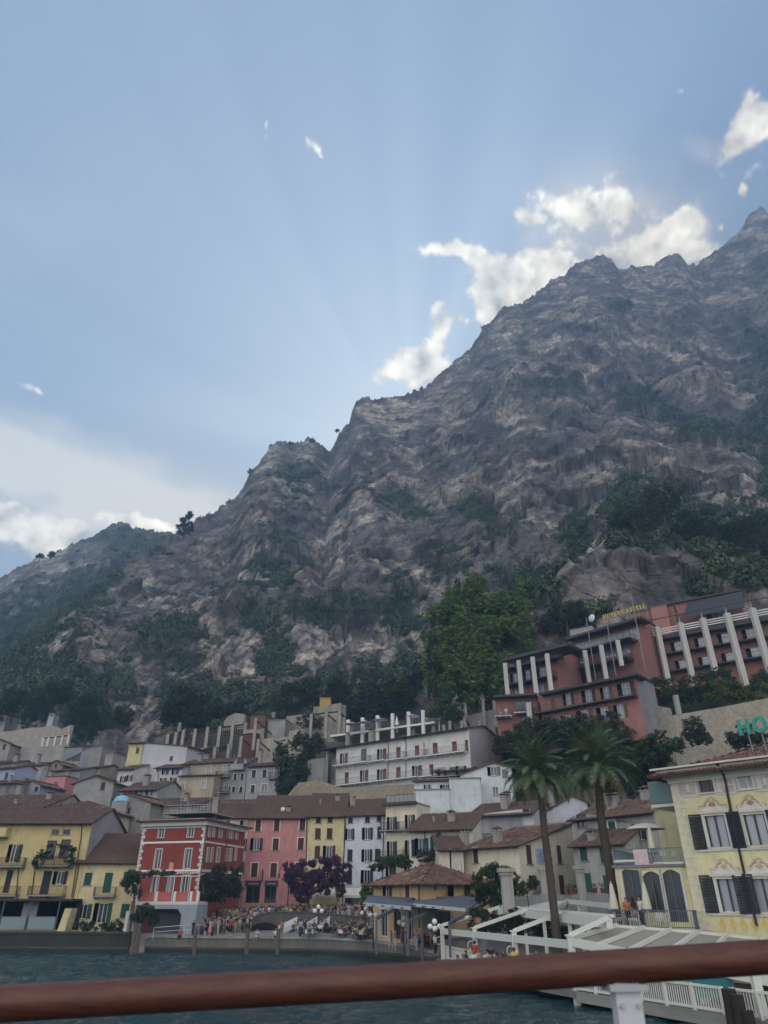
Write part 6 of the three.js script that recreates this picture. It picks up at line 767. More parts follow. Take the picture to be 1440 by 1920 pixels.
// retaining wall and little bridge of the old harbour
{ const pts = [[445, 1734, 99], [470, 1722, 99], [500, 1712, 99], [530, 1710, 99], [590, 1713, 98], [640, 1716, 97], [690, 1722, 96]].map(([a, b, D]) => at(a, b, D)), g = thing('harbour_bridge', 'low arched stone parapet of the old harbour between crowd and tables', 'bridge', V3(pts[0].x, 1.6, pts[0].z)), o = pts[0]; const L = []; for (let i = 0; i + 1 < pts.length; i++) { const a = pts[i], b = pts[i + 1], dir = V3(b.x - a.x, 0, b.z - a.z), w = dir.length(), holes = []; const s = wallGeo([[0, -1], [w, -1], [w, b.y - 1.6], [0, a.y - 1.6]], holes, .5); s.applyMatrix4(new THREE.Matrix4().makeRotationY(Math.atan2(-dir.z, dir.x)).setPosition(a.x - o.x, 0, a.z - o.z)); L.push(s); const c = bar(V3(a.x - o.x, a.y - 1.55, a.z - o.z - .25), V3(b.x - o.x, b.y - 1.55, b.z - o.z - .25), .65, .12); mesh('coping', c, mat('stone', .24, .23, .21), g); } mesh('parapet', join(L), mat('stone', .17, .155, .14), g);
  const c = at(497, 1740, 98.4); const arch = new THREE.CylinderGeometry(2.2, 2.2, .5, 16, 1, false, 0, Math.PI); arch.rotateX(-Math.PI / 2); arch.rotateZ(Math.PI); const ar = new THREE.CircleGeometry(2.1, 18, 0, Math.PI); ar.translate(c.x - o.x, -.2, c.z - o.z + 0); mesh('arch_shade_panel', new THREE.ExtrudeGeometry(new THREE.Shape([...Array(13).keys()].map((i) => new THREE.Vector2(2.2 * Math.cos(Math.PI * i / 12), 1.7 * Math.sin(Math.PI * i / 12)))), { depth: .3, bevelEnabled: false }).translate(c.x - o.x, -.4, c.z - o.z), DARK, g);  // near-black slab painted as the shaded hollow under the arch
  // boats under white covers hauled out before it
  [[520, 556, 1745, 1729, 93, 'white canvas boat cover at the left of the harbour steps'], [566, 596, 1744, 1727, 92.5, 'white canvas boat cover in the middle of the harbour steps'], [600, 618, 1742, 1727, 92, 'white canvas boat cover at the right beside the diners']].forEach(([a, b, y0, y1, D, l]) => { const A = at(a, y0, D), B = at(b, y1, D - .5), h = thing('covered_boat', l, 'boat', V3(A.x, A.y, A.z)), d = B.clone().sub(A), up = V3(0, 1.0, 0), bk = V3(.3, .1, -1.6); const pt = [], q = (p, r, s2, t) => { for (const v of [p, r, s2, p, s2, t]) pt.push(v.x, v.y, v.z); }; const O = V3(0, 0, 0), rA = V3(0, .5, -.8), rB = d.clone().add(V3(0, .55, -.8)), kA = bk, kB = d.clone().add(bk); q(O, d, rB, rA); q(rA, rB, kB, kA); const dn = V3(0, -.5, 0); q(O.clone().add(dn), d.clone().add(dn), d, O); q(O.clone().add(dn), O, rA, rA.clone().add(dn)); q(d.clone().add(dn), rB.clone().add(dn), rB, d); const g2 = new THREE.BufferGeometry(); g2.setAttribute('position', new THREE.Float32BufferAttribute(pt, 3)); g2.computeVertexNormals(); mesh('cover', g2, mat('cloth', .44, .45, .47, { side: THREE.DoubleSide }), h); mesh('hull', bar(V3(.1, -.55, -.8), d.clone().add(V3(-.1, -.5, -.8)), 1.5, .4), mat('paint', .20, .22, .26), h); }); }
// lamp posts with opal globes
function globeLamp(px, py, D, n, label) { const t = at(px, py, D), yb = gAt(t.x, t.z), g = thing('street_lamp', label, 'street lamp', V3(t.x, Math.max(yb, .8), t.z), 0, 'globe lamps along the quay'), h = t.y - Math.max(yb, .8); mesh('post', rod(V3(0, 0, 0), V3(0, h, 0), .07, 8, .045), IRON, g); const O = n === 4 ? [[0, .25], [-.42, -.15], [.42, -.15], [0, -.3]] : n === 3 ? [[0, .3], [-.4, -.1], [.4, -.1]] : [[-.3, 0], [.3, 0]]; O.forEach(([x, y], i) => { mesh('arm', tube([[0, h - .5, 0], [x * .7, h - .55 + y * .2, 0], [x, h + y - .2, i === 3 ? .3 : 0]], .025, 5), IRON, g); const s = new THREE.SphereGeometry(.24, 14, 10); s.translate(x, h + y, i === 3 ? .3 : 0); mesh('globe', s, mat('paint', .80, .80, .78), g); }); }
globeLamp(597, 1706, 92, 3, 'lamp with three white globes in front of the boat covers'); globeLamp(686, 1710, 90, 3, 'lamp with white globes above the crowd left of the canopy'); globeLamp(700, 1716, 84, 2, 'lamp with two white globes at the left canopy post'); globeLamp(757, 1726, 78, 4, 'lamp with four white globes under the middle of the grey canopies'); globeLamp(815, 1734, 72, 4, 'lamp with globes at the corner of the white pergola');
{ const t = at(543, 1634, 104), g = thing('street_lamp', 'wrought iron lamp with curled arms before the pink house', 'street lamp', V3(t.x, 3, t.z)), h = t.y - 3; mesh('post', rod(V3(0, 0, 0), V3(0, h, 0), .08, 8, .05), IRON, g); for (const s of [-1, -.35, .35, 1]) { mesh('arm', tube([[0, h - .6, 0], [s * .5, h + .5, 0], [s * 1.2, h + .5, 0], [s * 1.4, h - .2, 0]], .04, 5), IRON, g); mesh('lantern', new THREE.CylinderGeometry(.22, .12, .5, 6).translate(s * 1.4, h - .5, 0), mat('glass', .12, .12, .11), g); } }
// shop awnings
function awning(label, pxl, pxr, pyT, pyB, D, m, name = 'awning') { const a = at(pxl, pyT, D), b = at(pxr, pyT, D), c = at(pxl, pyB, D - 2.2), y = c.y, g = thing(name, label, 'awning', V3(a.x, 0, a.z)); const w = b.x - a.x; mesh('cloth', join([bar(V3(w / 2, a.y, 0), V3(w / 2, y, 2.2), w, .05)]), m, g); mesh('valance', boxB(0, y - .3, 2.2, w, y, 2.24), m, g); for (const x of [.1, w - .1]) mesh('arm', rod(V3(x, a.y - .3, 0), V3(x, y - .05, 2.15), .03, 5), RAILGREY, g); }
awning('cream awning below the left of the purple flowers', 580, 604, 1664, 1676, 111, mat('cloth', .66, .64, .58)); awning('cream awning below the purple flowers beside the house corner', 605, 629, 1664, 1676, 111, mat('cloth', .66, .64, .58)); awning('wide cream awning on the white house with blue shutters', 642, 682, 1666, 1679, 109.5, mat('cloth', .70, .68, .60));
// grey retractable canopies of the lake restaurant
{
  const F = mat('cloth', .10, .115, .14, { side: THREE.DoubleSide }), Fr = mat('paint', .085, .10, .13), canopy = (label, tl, tr, bl, br, D0, D1, arms) => {
    const A = at(...tl, D0), B = at(...tr, D0 - 3), C = at(...br, D1 - 3), E = at(...bl, D1), g = thing('canopy', label, 'canopy', A), r = (p) => p.clone().sub(A), mid = (p, q, t) => p.clone().lerp(q, t);
    const n = 5; for (let i = 0; i < n; i++) { const p = mid(r(A), r(B), (i + .5) / n), q = mid(r(E), r(C), (i + .5) / n); mesh('cloth_panel', bar(p, q, r(B).distanceTo(r(A)) / n - .06, .09), F, g); }
    mesh('front_bar', bar(r(E), r(C), .22, .26), mat('paint', .40, .42, .44), g); mesh('back_box', bar(r(A), r(B), .4, .35), Fr, g);
    for (const [x0, y0, d0, x1, y1, d1] of arms) { mesh('arm', bar(r(at(x0, y0, d0)), r(at(x1, y1, d1)), .22, .26), Fr, g); const f = r(at(x1, y1, d1)); mesh('post', boxB(f.x - .09, 1 - A.y, f.z - .09, f.x + .09, f.y, f.z + .09), Fr, g); }
  };
  canopy('left dark grey canopy in front of the ochre pavilion', [690, 1682], [779, 1687], [682, 1695], [771, 1703], 82, 77, [[777, 1686, 79, 706, 1722, 72]]);
  canopy('right dark grey canopy in front of the ochre pavilion', [783, 1686], [915, 1683], [776, 1697], [873, 1706], 80, 74, [[834, 1698, 77, 764, 1729, 70], [920, 1689, 76, 842, 1732, 68]]);
}
// ---------- white pergola terrace ----------
{
  const A = at(829, 1746, 71), B = at(1070, 1771, 47), C = at(937, 1708, 70), E = at(1143, 1731, 46.5), g = thing('white_pergola', 'white steel pergola with open roof bars over the lakeside terrace', 'pergola', V3(A.x, .7, A.z)), r = (p) => p.clone().sub(g.position), m = mat('paint', .66, .66, .60);
  const a = r(A), b = r(B), c = r(C), e = r(E), L = (p, q, t) => p.clone().lerp(q, t), up = V3(0, .45, 0);
  mesh('beam', bar(a, b, .3, .42), m, g); mesh('beam', bar(c, e, .4, .5), m, g); mesh('beam', bar(c.clone().add(V3(.3, .36, -.3)), e.clone().add(V3(.3, .36, -.3)), .25, .16), m, g);
  for (const t of [0, .34, .66, 1]) { const p = L(a, b, t), q = L(c, e, t); mesh('rafter', bar(p.clone().add(up), q.clone().add(V3(0, .3, 0)), .2, .26), m, g); mesh('post', boxB(p.x - .17, -1.2, p.z - .17, p.x + .17, p.y + .4, p.z + .17), m, g); mesh('post_cap', boxB(p.x - .24, p.y + .403, p.z - .24, p.x + .24, p.y + .5, p.z + .24), m, g); if (t < 1) { const R2 = new THREE.TorusGeometry(.28, .035, 6, 18); R2.rotateY(.4); R2.translate(p.x - .35, p.y - .7, p.z + .2); mesh('ring_bracket', R2, m, g); } }
  for (const t of [.3, .5, .72, .86]) { const q = L(c, e, t); mesh('post', boxB(q.x - .11, -.1, q.z - .11, q.x + .11, q.y - .26, q.z + .11), m, g); }
  // half-drawn sailcloth and rear frame
  const S0 = r(at(962, 1703, 70)), S1 = r(at(1040, 1704, 60)), S2 = r(at(1064, 1690, 64)), S3 = r(at(1010, 1688, 74)); const pt = [S0, S1, S2, S0, S2, S3].flatMap((v) => v.toArray()), sg = new THREE.BufferGeometry(); sg.setAttribute('position', new THREE.Float32BufferAttribute([...pt, ...[S2, S1, S0, S3, S2, S0].flatMap((v) => [v.x, v.y - .06, v.z])], 3)); sg.computeVertexNormals(); mesh('sailcloth', sg, mat('cloth', .56, .54, .47, { side: THREE.DoubleSide }), g);
  const f0 = r(at(1062, 1690, 64)), f1 = r(at(1150, 1699, 52)); mesh('rear_beam', bar(f0, f1, .2, .3), m, g); mesh('rear_beam', bar(f0.clone().add(V3(0, -.9, 0)), f1.clone().add(V3(0, -.6, 0)), .12, .14), m, g); mesh('rear_beam', bar(r(at(1063, 1691, 63.5)), r(at(1036, 1706, 60)), .2, .3), m, g); for (const t of [.02, .3, .95]) { const p = L(f0, f1, t); mesh('post', boxB(p.x - .1, -.1, p.z - .1, p.x + .1, p.y - .16, p.z + .1), m, g); }
  // deck and railing of the terrace
  const D0 = onY(1080, 1858, .7), D1 = onY(1362, 1903, .7), D2 = onY(1600, 1938, .7), dk = thing('terrace_deck', 'raised timber deck on dark piles below the pergola', 'deck', V3(D0.x, .7, D0.z)), q = (p) => p.clone().sub(dk.position);
  const sh2 = new THREE.Shape([[D0.x, -D0.z], [D1.x, -D1.z], [D2.x, -D2.z], [45, 44], [14, 76], [A.x - .5, -A.z + 1], [A.x - .6, -A.z - 2], [D0.x - 1.2, -D0.z + 3]].map(([x, y]) => new THREE.Vector2(x - D0.x, y + D0.z))); const dg = new THREE.ExtrudeGeometry(sh2, { depth: .35, bevelEnabled: false }); dg.rotateX(-Math.PI / 2); dg.translate(0, -.35, 0); mesh('deck_slab', dg, mat('concrete', .24, .23, .21), dk); mesh('fascia', join([bar(q(D0).add(V3(0, -.25, .08)), q(D1).add(V3(0, -.25, .08)), .1, .5), bar(q(D1).add(V3(0, -.25, .08)), q(D2).add(V3(0, -.25, .08)), .1, .5)]), mat('concrete', .34, .33, .29), dk);
  const railW = (label, P0, P1, n) => { const G = thing('white_railing', label, 'railing', P0), d = P1.clone().sub(P0), Ln = Math.hypot(d.x, d.z); mesh('top_rail', bar(V3(0, .98, 0), V3(d.x, .98 + d.y, d.z), .14, .1), m, G); mesh('bottom_rail', bar(V3(0, .12, 0), V3(d.x, .12 + d.y, d.z), .08, .1), m, G); for (let i = 0; i <= n; i++) { const p = d.clone().multiplyScalar(i / n); mesh('post', boxB(p.x - .08, 0, p.z - .08, p.x + .08, 1.04, p.z + .08), m, G); } const N = Math.round(Ln / .145), bg = boxB(-.022, .17, -.022, .022, .93, .022); for (let i = 1; i < N; i++) { const p = d.clone().multiplyScalar(i / N), o = mesh('baluster', bg, m, G); o.position.copy(p); } };
  railW('white balustrade of the deck left of the dark piles', D0.clone().add(V3(0, 0, -.05)), D1.clone().add(V3(0, 0, -.05)), 6); railW('white balustrade of the deck right of the dark piles', D1.clone().lerp(D2, .1).add(V3(0, 0, -.05)), D2.clone().add(V3(0, 0, -.05)), 4);
  railW('low white railing at the left end of the pergola terrace', V3(A.x + .3, .7, A.z + .1), V3(mix(A.x, B.x, .34), .7, mix(A.z, B.z, .34)), 3);
  const pl = (px, D, s, yt, l) => { const p = at(px, 1880, D), G = thing('mooring_pile', l, 'mooring pile', V3(p.x, 0, p.z)); const cg = new THREE.CylinderGeometry(s, s * 1.1, yt + 3, 14, 8), pp = cg.attributes.position; for (let i = 0; i < pp.count; i++) { const k = 1 + .12 * noise(pp.getX(i) * 9, pp.getY(i) * 1.2, pp.getZ(i) * 9); pp.setX(i, pp.getX(i) * k); pp.setZ(i, pp.getZ(i) * k); } cg.computeVertexNormals(); cg.translate(0, (yt + 3) / 2 - 3, 0); mesh('post', cg, mat('old_plaster', .035, .028, .024), G); };
  pl(1370, 36, .3, 1.75, 'thick black pile at the end of the white balustrade'); pl(1384, 35.4, .26, 1.6, 'black pile close behind the thick pile at the balustrade end'); pl(1398, 35, .22, 1.1, 'shorter black pile stump right of the balustrade end');
  { const p = at(1424, 1870, 36.5), G = thing('white_post', 'white steel post with ring at the right edge of the deck', 'post', V3(p.x, .7, p.z)); mesh('post', boxB(-.17, 0, -.17, .17, 2.6, .17), m, G); const t = new THREE.TorusGeometry(.26, .04, 6, 18); t.translate(-.5, 1.75, .1); mesh('ring', t, m, G); mesh('bracket', bar(V3(-.17, 1.9, .05), V3(-.5, 2.0, .1), .05), m, G); }
  { const p = at(1336, 1832, 40), G = thing('privacy_screen', 'teal cloth screen behind the white balustrade', 'screen', V3(p.x, .7, p.z)); mesh('cloth', boxB(-1.1, .3, -.05, .9, 1.75, 0), mat('cloth', .03, .16, .18), G); mesh('frame', join([boxB(-1.15, 0, -.08, -1.1, 1.8, .02), boxB(.9, 0, -.08, .95, 1.8, .02)]), RAILGREY, G); }
  // glazed white roof of the hotel verandah
  const V = [at(1072, 1766, 47), at(1158, 1738, 49.5), at(1310, 1750, 48.5), at(1480, 1768, 45.5), at(1480, 1846, 38), at(1240, 1800, 42.5)], G = thing('verandah_roof', 'sloping white framed verandah roof in front of the yellow hotel', 'verandah', V3(V[0].x, .7, V[0].z)), s = (p) => p.clone().sub(G.position), fr = [V[0], V[5], V[4]], bk = [V[1], V[2], V[3]];
  for (let i = 0; i < 2; i++) { mesh('front_beam', bar(s(fr[i]), s(fr[i + 1]), .3, .42), m, G); mesh('rear_beam', bar(s(bk[i]), s(bk[i + 1]), .2, .25), m, G); }
  const fAt = (t) => t < .5 ? fr[0].clone().lerp(fr[1], t * 2) : fr[1].clone().lerp(fr[2], t * 2 - 1), bAt = (t) => t < .5 ? bk[0].clone().lerp(bk[1], t * 2) : bk[1].clone().lerp(bk[2], t * 2 - 1);
  for (let i = 0; i <= 6; i++) { const t = i / 6; mesh('rafter', bar(s(fAt(t)).add(V3(0, .14, 0)), s(bAt(t)).add(V3(0, .1, 0)), .18, .2), m, G); if (i < 6) { const p = [fAt(t), fAt(t + 1 / 6), bAt(t + 1 / 6), bAt(t)].map(s), pt = [p[0], p[1], p[2], p[0], p[2], p[3]].flatMap((v) => v.toArray()), q2 = new THREE.BufferGeometry(); q2.setAttribute('position', new THREE.Float32BufferAttribute([...pt, ...[p[2], p[1], p[0], p[3], p[2], p[0]].flatMap((v) => [v.x, v.y - .05, v.z])], 3)); q2.computeVertexNormals(); mesh('roof_panel', q2, mat('cloth', .31, .30, .26), G); } }
  for (const t of [0, .33, .66, 1]) { const p = s(fAt(t)); mesh('post', boxB(p.x - .15, 0, p.z - .15, p.x + .15, p.y - .2, p.z + .15), m, G); }
}
// garden pillars and wall in front of the cream house
{ const pil = (px, yT, yB, D, s, l) => { const t = at(px, yT, D), b = at(px, yB, D), g = thing('garden_pillar', l, 'pillar', V3(t.x, b.y - 1, t.z)), h = t.y - b.y + 1; mesh('shaft', boxB(-s / 2, -1.5, -s / 2, s / 2, h - .55, s / 2), mat('old_plaster', .56, .54, .50), g); mesh('capital', join([boxB(-s * .62, h - .55, -s * .62, s * .62, h - .3, s * .62), boxB(-s * .75, h - .297, -s * .75, s * .75, h, s * .75)]), mat('old_plaster', .52, .50, .46), g); };
  pil(948, 1628, 1695, 66, .9, 'tall square white garden pillar at the corner of the pergola'); pil(1018, 1625, 1680, 70, .62, 'garden pillar with flared cap left of the first palm trunk'); pil(1085, 1623, 1680, 68, .62, 'garden pillar with flared cap between the palm trunks');
  wallRun('garden_wall', 'low grey garden wall with flower pots behind the pergola', [[955, 1680, 69], [1060, 1677, 69], [1150, 1675, 66]], 1, .5, mat('concrete', .40, .39, .38));
  [[1063, 1676], [1071, 1675], [1079, 1676], [1116, 1674], [1131, 1674]].forEach(([px, py], i) => { const p = at(px, py, 68.6), g = thing('flower_pot', ['first', 'second', 'third', 'fourth', 'fifth'][i] + ' terracotta pot from the left on the grey garden wall', 'flower pot', V3(p.x, p.y - .02, p.z)); mesh('pot', new THREE.CylinderGeometry(.24, .17, .4, 10).translate(0, .2, 0), mat('paint', .20, .075, .05), g); const c = clumpGeo(60, .16); c.scale(.34, .3, .34); c.translate(0, .6, 0); mesh('foliage', c, leafMat(.03, .05, .02), g); }); }
// left waterside: veranda of the yellow house, garden walls, step railing
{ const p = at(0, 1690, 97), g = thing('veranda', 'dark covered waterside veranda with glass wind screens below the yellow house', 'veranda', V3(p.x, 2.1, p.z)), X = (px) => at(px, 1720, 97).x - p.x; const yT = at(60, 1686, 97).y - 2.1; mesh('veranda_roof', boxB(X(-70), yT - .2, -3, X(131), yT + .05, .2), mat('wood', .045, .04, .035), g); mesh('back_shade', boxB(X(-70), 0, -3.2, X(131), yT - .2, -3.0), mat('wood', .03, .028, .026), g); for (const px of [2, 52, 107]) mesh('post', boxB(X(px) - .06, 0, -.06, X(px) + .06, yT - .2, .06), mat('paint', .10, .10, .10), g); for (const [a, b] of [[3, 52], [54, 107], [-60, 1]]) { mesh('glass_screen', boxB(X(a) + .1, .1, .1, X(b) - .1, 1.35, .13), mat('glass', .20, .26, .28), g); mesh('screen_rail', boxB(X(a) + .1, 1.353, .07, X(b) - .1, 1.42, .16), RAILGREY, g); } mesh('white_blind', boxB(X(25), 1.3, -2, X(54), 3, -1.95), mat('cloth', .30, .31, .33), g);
  const w1 = at(120, 1722, 96.5), G = thing('garden_wall', 'short yellow garden wall beside the veranda', 'wall', V3(w1.x, 2.1, w1.z)); mesh('wall_face', wallGeo([[-.4, -.6], [.55, -.6], [.9, 2.3], [.15, 2.3]], [], 2).translate(0, 0, .6), YEL2, G);
  const w2 = at(239, 1722, 96), G2 = thing('garden_wall', 'thin white pier at the right end of the small yellow house garden', 'wall', V3(w2.x, 2.1, w2.z)); mesh('wall_face', boxB(-.18, -1, -2, .18, 2, .3), P(.66, .66, .62), G2);
  const a = at(292, 1752, 92), R = thing('step_railing', 'thin white tube railing at the quay steps before the red villa', 'railing', V3(a.x, 1.6, a.z)); mesh('rail', join([tube([[-.3, .9, 0], [3, 1.1, -1], [5.4, 1.2, -2]], .035), tube([[-.3, .45, 0], [3, .65, -1], [5.4, .75, -2]], .03), rod(V3(-.3, -.2, 0), V3(-.3, .9, 0), .035, 6), rod(V3(3, -.2, -1), V3(3, 1.1, -1), .035, 6), rod(V3(5.4, -.2, -2), V3(5.4, 1.2, -2), .035, 6)]), mat('paint', .52, .54, .56), R); }
// ---------- trees ----------
const SPRAY = [clumpGeo(18, .34, 1), clumpGeo(18, .34, .8)];
function crownMesh(blobs, leaf, n, col, col2, parent) {   // sprays of leaves spread through overlapping clumps
  const V = blobs.map((b) => b[3] * (b[4] ?? b[3]) * b[3]), S = V.reduce((a, b) => a + Math.pow(b, .72), 0), list = [], r0 = leaf * 1.55;
  blobs.forEach(([x, y, z, r, ry = r], bi) => {
    const cnt = Math.max(8, Math.round(n * .2 * Math.pow(V[bi], .72) / S)), sub = Array.from({ length: 10 }, () => { const v = V3(rr(-1, 1), rr(-.8, 1), rr(-1, 1)).normalize(); return [v, rr(.26, .46)]; });
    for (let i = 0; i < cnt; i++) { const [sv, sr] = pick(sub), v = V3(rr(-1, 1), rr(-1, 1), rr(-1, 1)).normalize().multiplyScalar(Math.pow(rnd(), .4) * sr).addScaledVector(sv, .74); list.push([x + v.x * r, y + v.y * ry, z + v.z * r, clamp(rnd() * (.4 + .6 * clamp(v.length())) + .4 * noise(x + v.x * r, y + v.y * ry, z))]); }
  });
  const im = new THREE.InstancedMesh(SPRAY[list.length % 2], CROWN, list.length), Q = new THREE.Quaternion(), E = new THREE.Euler();
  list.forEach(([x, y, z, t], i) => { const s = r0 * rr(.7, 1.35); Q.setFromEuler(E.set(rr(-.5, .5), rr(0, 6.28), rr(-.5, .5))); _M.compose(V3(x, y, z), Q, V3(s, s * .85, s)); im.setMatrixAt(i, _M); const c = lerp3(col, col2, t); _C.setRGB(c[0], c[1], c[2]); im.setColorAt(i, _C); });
  im.name = 'crown'; im.castShadow = im.receiveShadow = true; im.userData.kind = 'stuff'; parent.add(im); return im;
}
const CROWN = new THREE.MeshPhysicalMaterial({ name: 'leaves', color: 0xffffff, roughness: .8, side: THREE.DoubleSide }), BARK = mat('old_plaster', .10, .075, .055);
// tree from clumps given in the photograph: [px, py, radius in metres, radius up]
function tree(name, label, D, blobs, base, o = {}) {
  const W = blobs.map(([px, py, r, ry, dz = 0]) => { const p = at(px, py, D + dz); return [p.x, p.y, p.z, r, ry ?? r]; }), b = at(base[0], base[1], D), g = thing(name, label, o.cat || 'tree', b);
  const rel = W.map(([x, y, z, r, ry]) => [x - b.x, y - b.y, z - b.z, r, ry]), cy = rel.reduce((s, q) => s + q[1], 0) / rel.length, cx = rel.reduce((s, q) => s + q[0], 0) / rel.length, R = o.trunk ?? .3;
  const wood = [tube([[0, o.cat === 'bush' || o.cat === 'plants' ? -.3 : -1.5, 0], [cx * .3, cy * .4, 0], [cx * .8, cy, 0]], R, 7)]; for (const q of rel.slice(0, 8)) wood.push(tube([[cx * .4, cy * .5, 0], [mix(cx, q[0], .6), mix(cy * .8, q[1], .6), q[2] * .5], [q[0], q[1], q[2]]], R * .4, 5));
  mesh('trunk', join(wood), BARK, g); crownMesh(rel, (o.leaf ?? .32) * .8, o.n ?? 2500, o.c || [.018, .034, .012], o.c2 || [.05, .085, .03], g); return g;
}
const DG = [.020, .036, .016], DG2 = [.052, .082, .036], MG = [.02, .04, .012], MG2 = [.06, .10, .03], BG = [.045, .085, .016], BG2 = [.13, .20, .035];
tree('ivy_tree', 'broad bright green creeper-clad tree mass under the cliff left of the salmon hotel', 146, [[835, 1180, 6, 6], [870, 1150, 6, 6], [900, 1125, 5, 6], [895, 1100, 3, 4], [850, 1215, 6, 7], [890, 1200, 7, 7], [925, 1170, 6, 7], [960, 1160, 5, 6], [830, 1250, 5, 7], [870, 1255, 7, 7], [915, 1240, 7, 8], [950, 1215, 6, 7], [825, 1285, 4, 5], [860, 1295, 6, 5], [900, 1290, 7, 6], [935, 1280, 6, 6], [970, 1130, 4, 5], [850, 1170, 5, 6], [985, 1110, 3, 4], [842, 1140, 4, 5], [910, 1205, 7, 7], [870, 1180, 6, 6], [935, 1200, 6, 6], [845, 1240, 6, 6], [890, 1270, 7, 6], [930, 1260, 6, 6], [965, 1190, 5, 6], [975, 1240, 4, 6], [960, 1270, 5, 5], [925, 1130, 5, 5]], [890, 1330], { n: 64000, leaf: .40, c: [.042, .088, .02], c2: [.165, .255, .055], trunk: .7 });
tree('cypress', 'slim dark cypress at the left edge of the bright creeper tree', 143, [[812, 1165, .7, 3], [811, 1195, .9, 4], [811, 1230, 1.1, 4], [811, 1265, 1.2, 4], [812, 1300, 1.1, 4]], [813, 1330], { n: 2600, leaf: .28, c: DG, c2: DG2 });
tree('broad_tree', 'dark tree right behind the bright creeper tree near the rock', 152, [[975, 1200, 3.4, 6], [965, 1235, 4, 6], [950, 1260, 3, 4]], [970, 1265], { n: 4000, leaf: .45, c: DG, c2: DG2 });
tree('cypress', 'narrow cypress spike standing on the cliff ledge above the creeper tree', 152, [[858, 1098, .7, 3], [857, 1120, .9, 3.5]], [857, 1140], { n: 900, leaf: .28, c: DG, c2: DG2 });
tree('round_tree', 'dark round evergreen between the grey houses and the white hotel', 139, [[570, 1400, 3, 3], [545, 1420, 3.4, 3.4], [585, 1415, 3.2, 3.2], [560, 1440, 4, 3.6], [590, 1395, 2.4, 2.4], [545, 1455, 3, 3], [575, 1450, 3, 3]], [563, 1480], { n: 7000, leaf: .32, c: DG, c2: [.04, .068, .028] });
tree('climbing_creeper', 'green creeper hanging beside the ragged retaining wall', 133, [[535, 1470, 1.8, 2.4], [548, 1480, 1.6, 2], [530, 1492, 1.6, 2]], [540, 1500], { n: 2600, leaf: .25, c: MG, c2: [.045, .085, .03], cat: 'creeper' });
tree('cedar', 'bluish cedar behind the pillars right of the ochre hut', 168, [[690, 1302, 3.6, 3.6], [678, 1318, 4, 3], [705, 1318, 4.6, 3.4], [720, 1330, 3, 2.6], [662, 1330, 3, 2.4], [690, 1332, 4.5, 3]], [690, 1350], { n: 5500, leaf: .36, c: [.018, .034, .034], c2: [.042, .066, .066] });
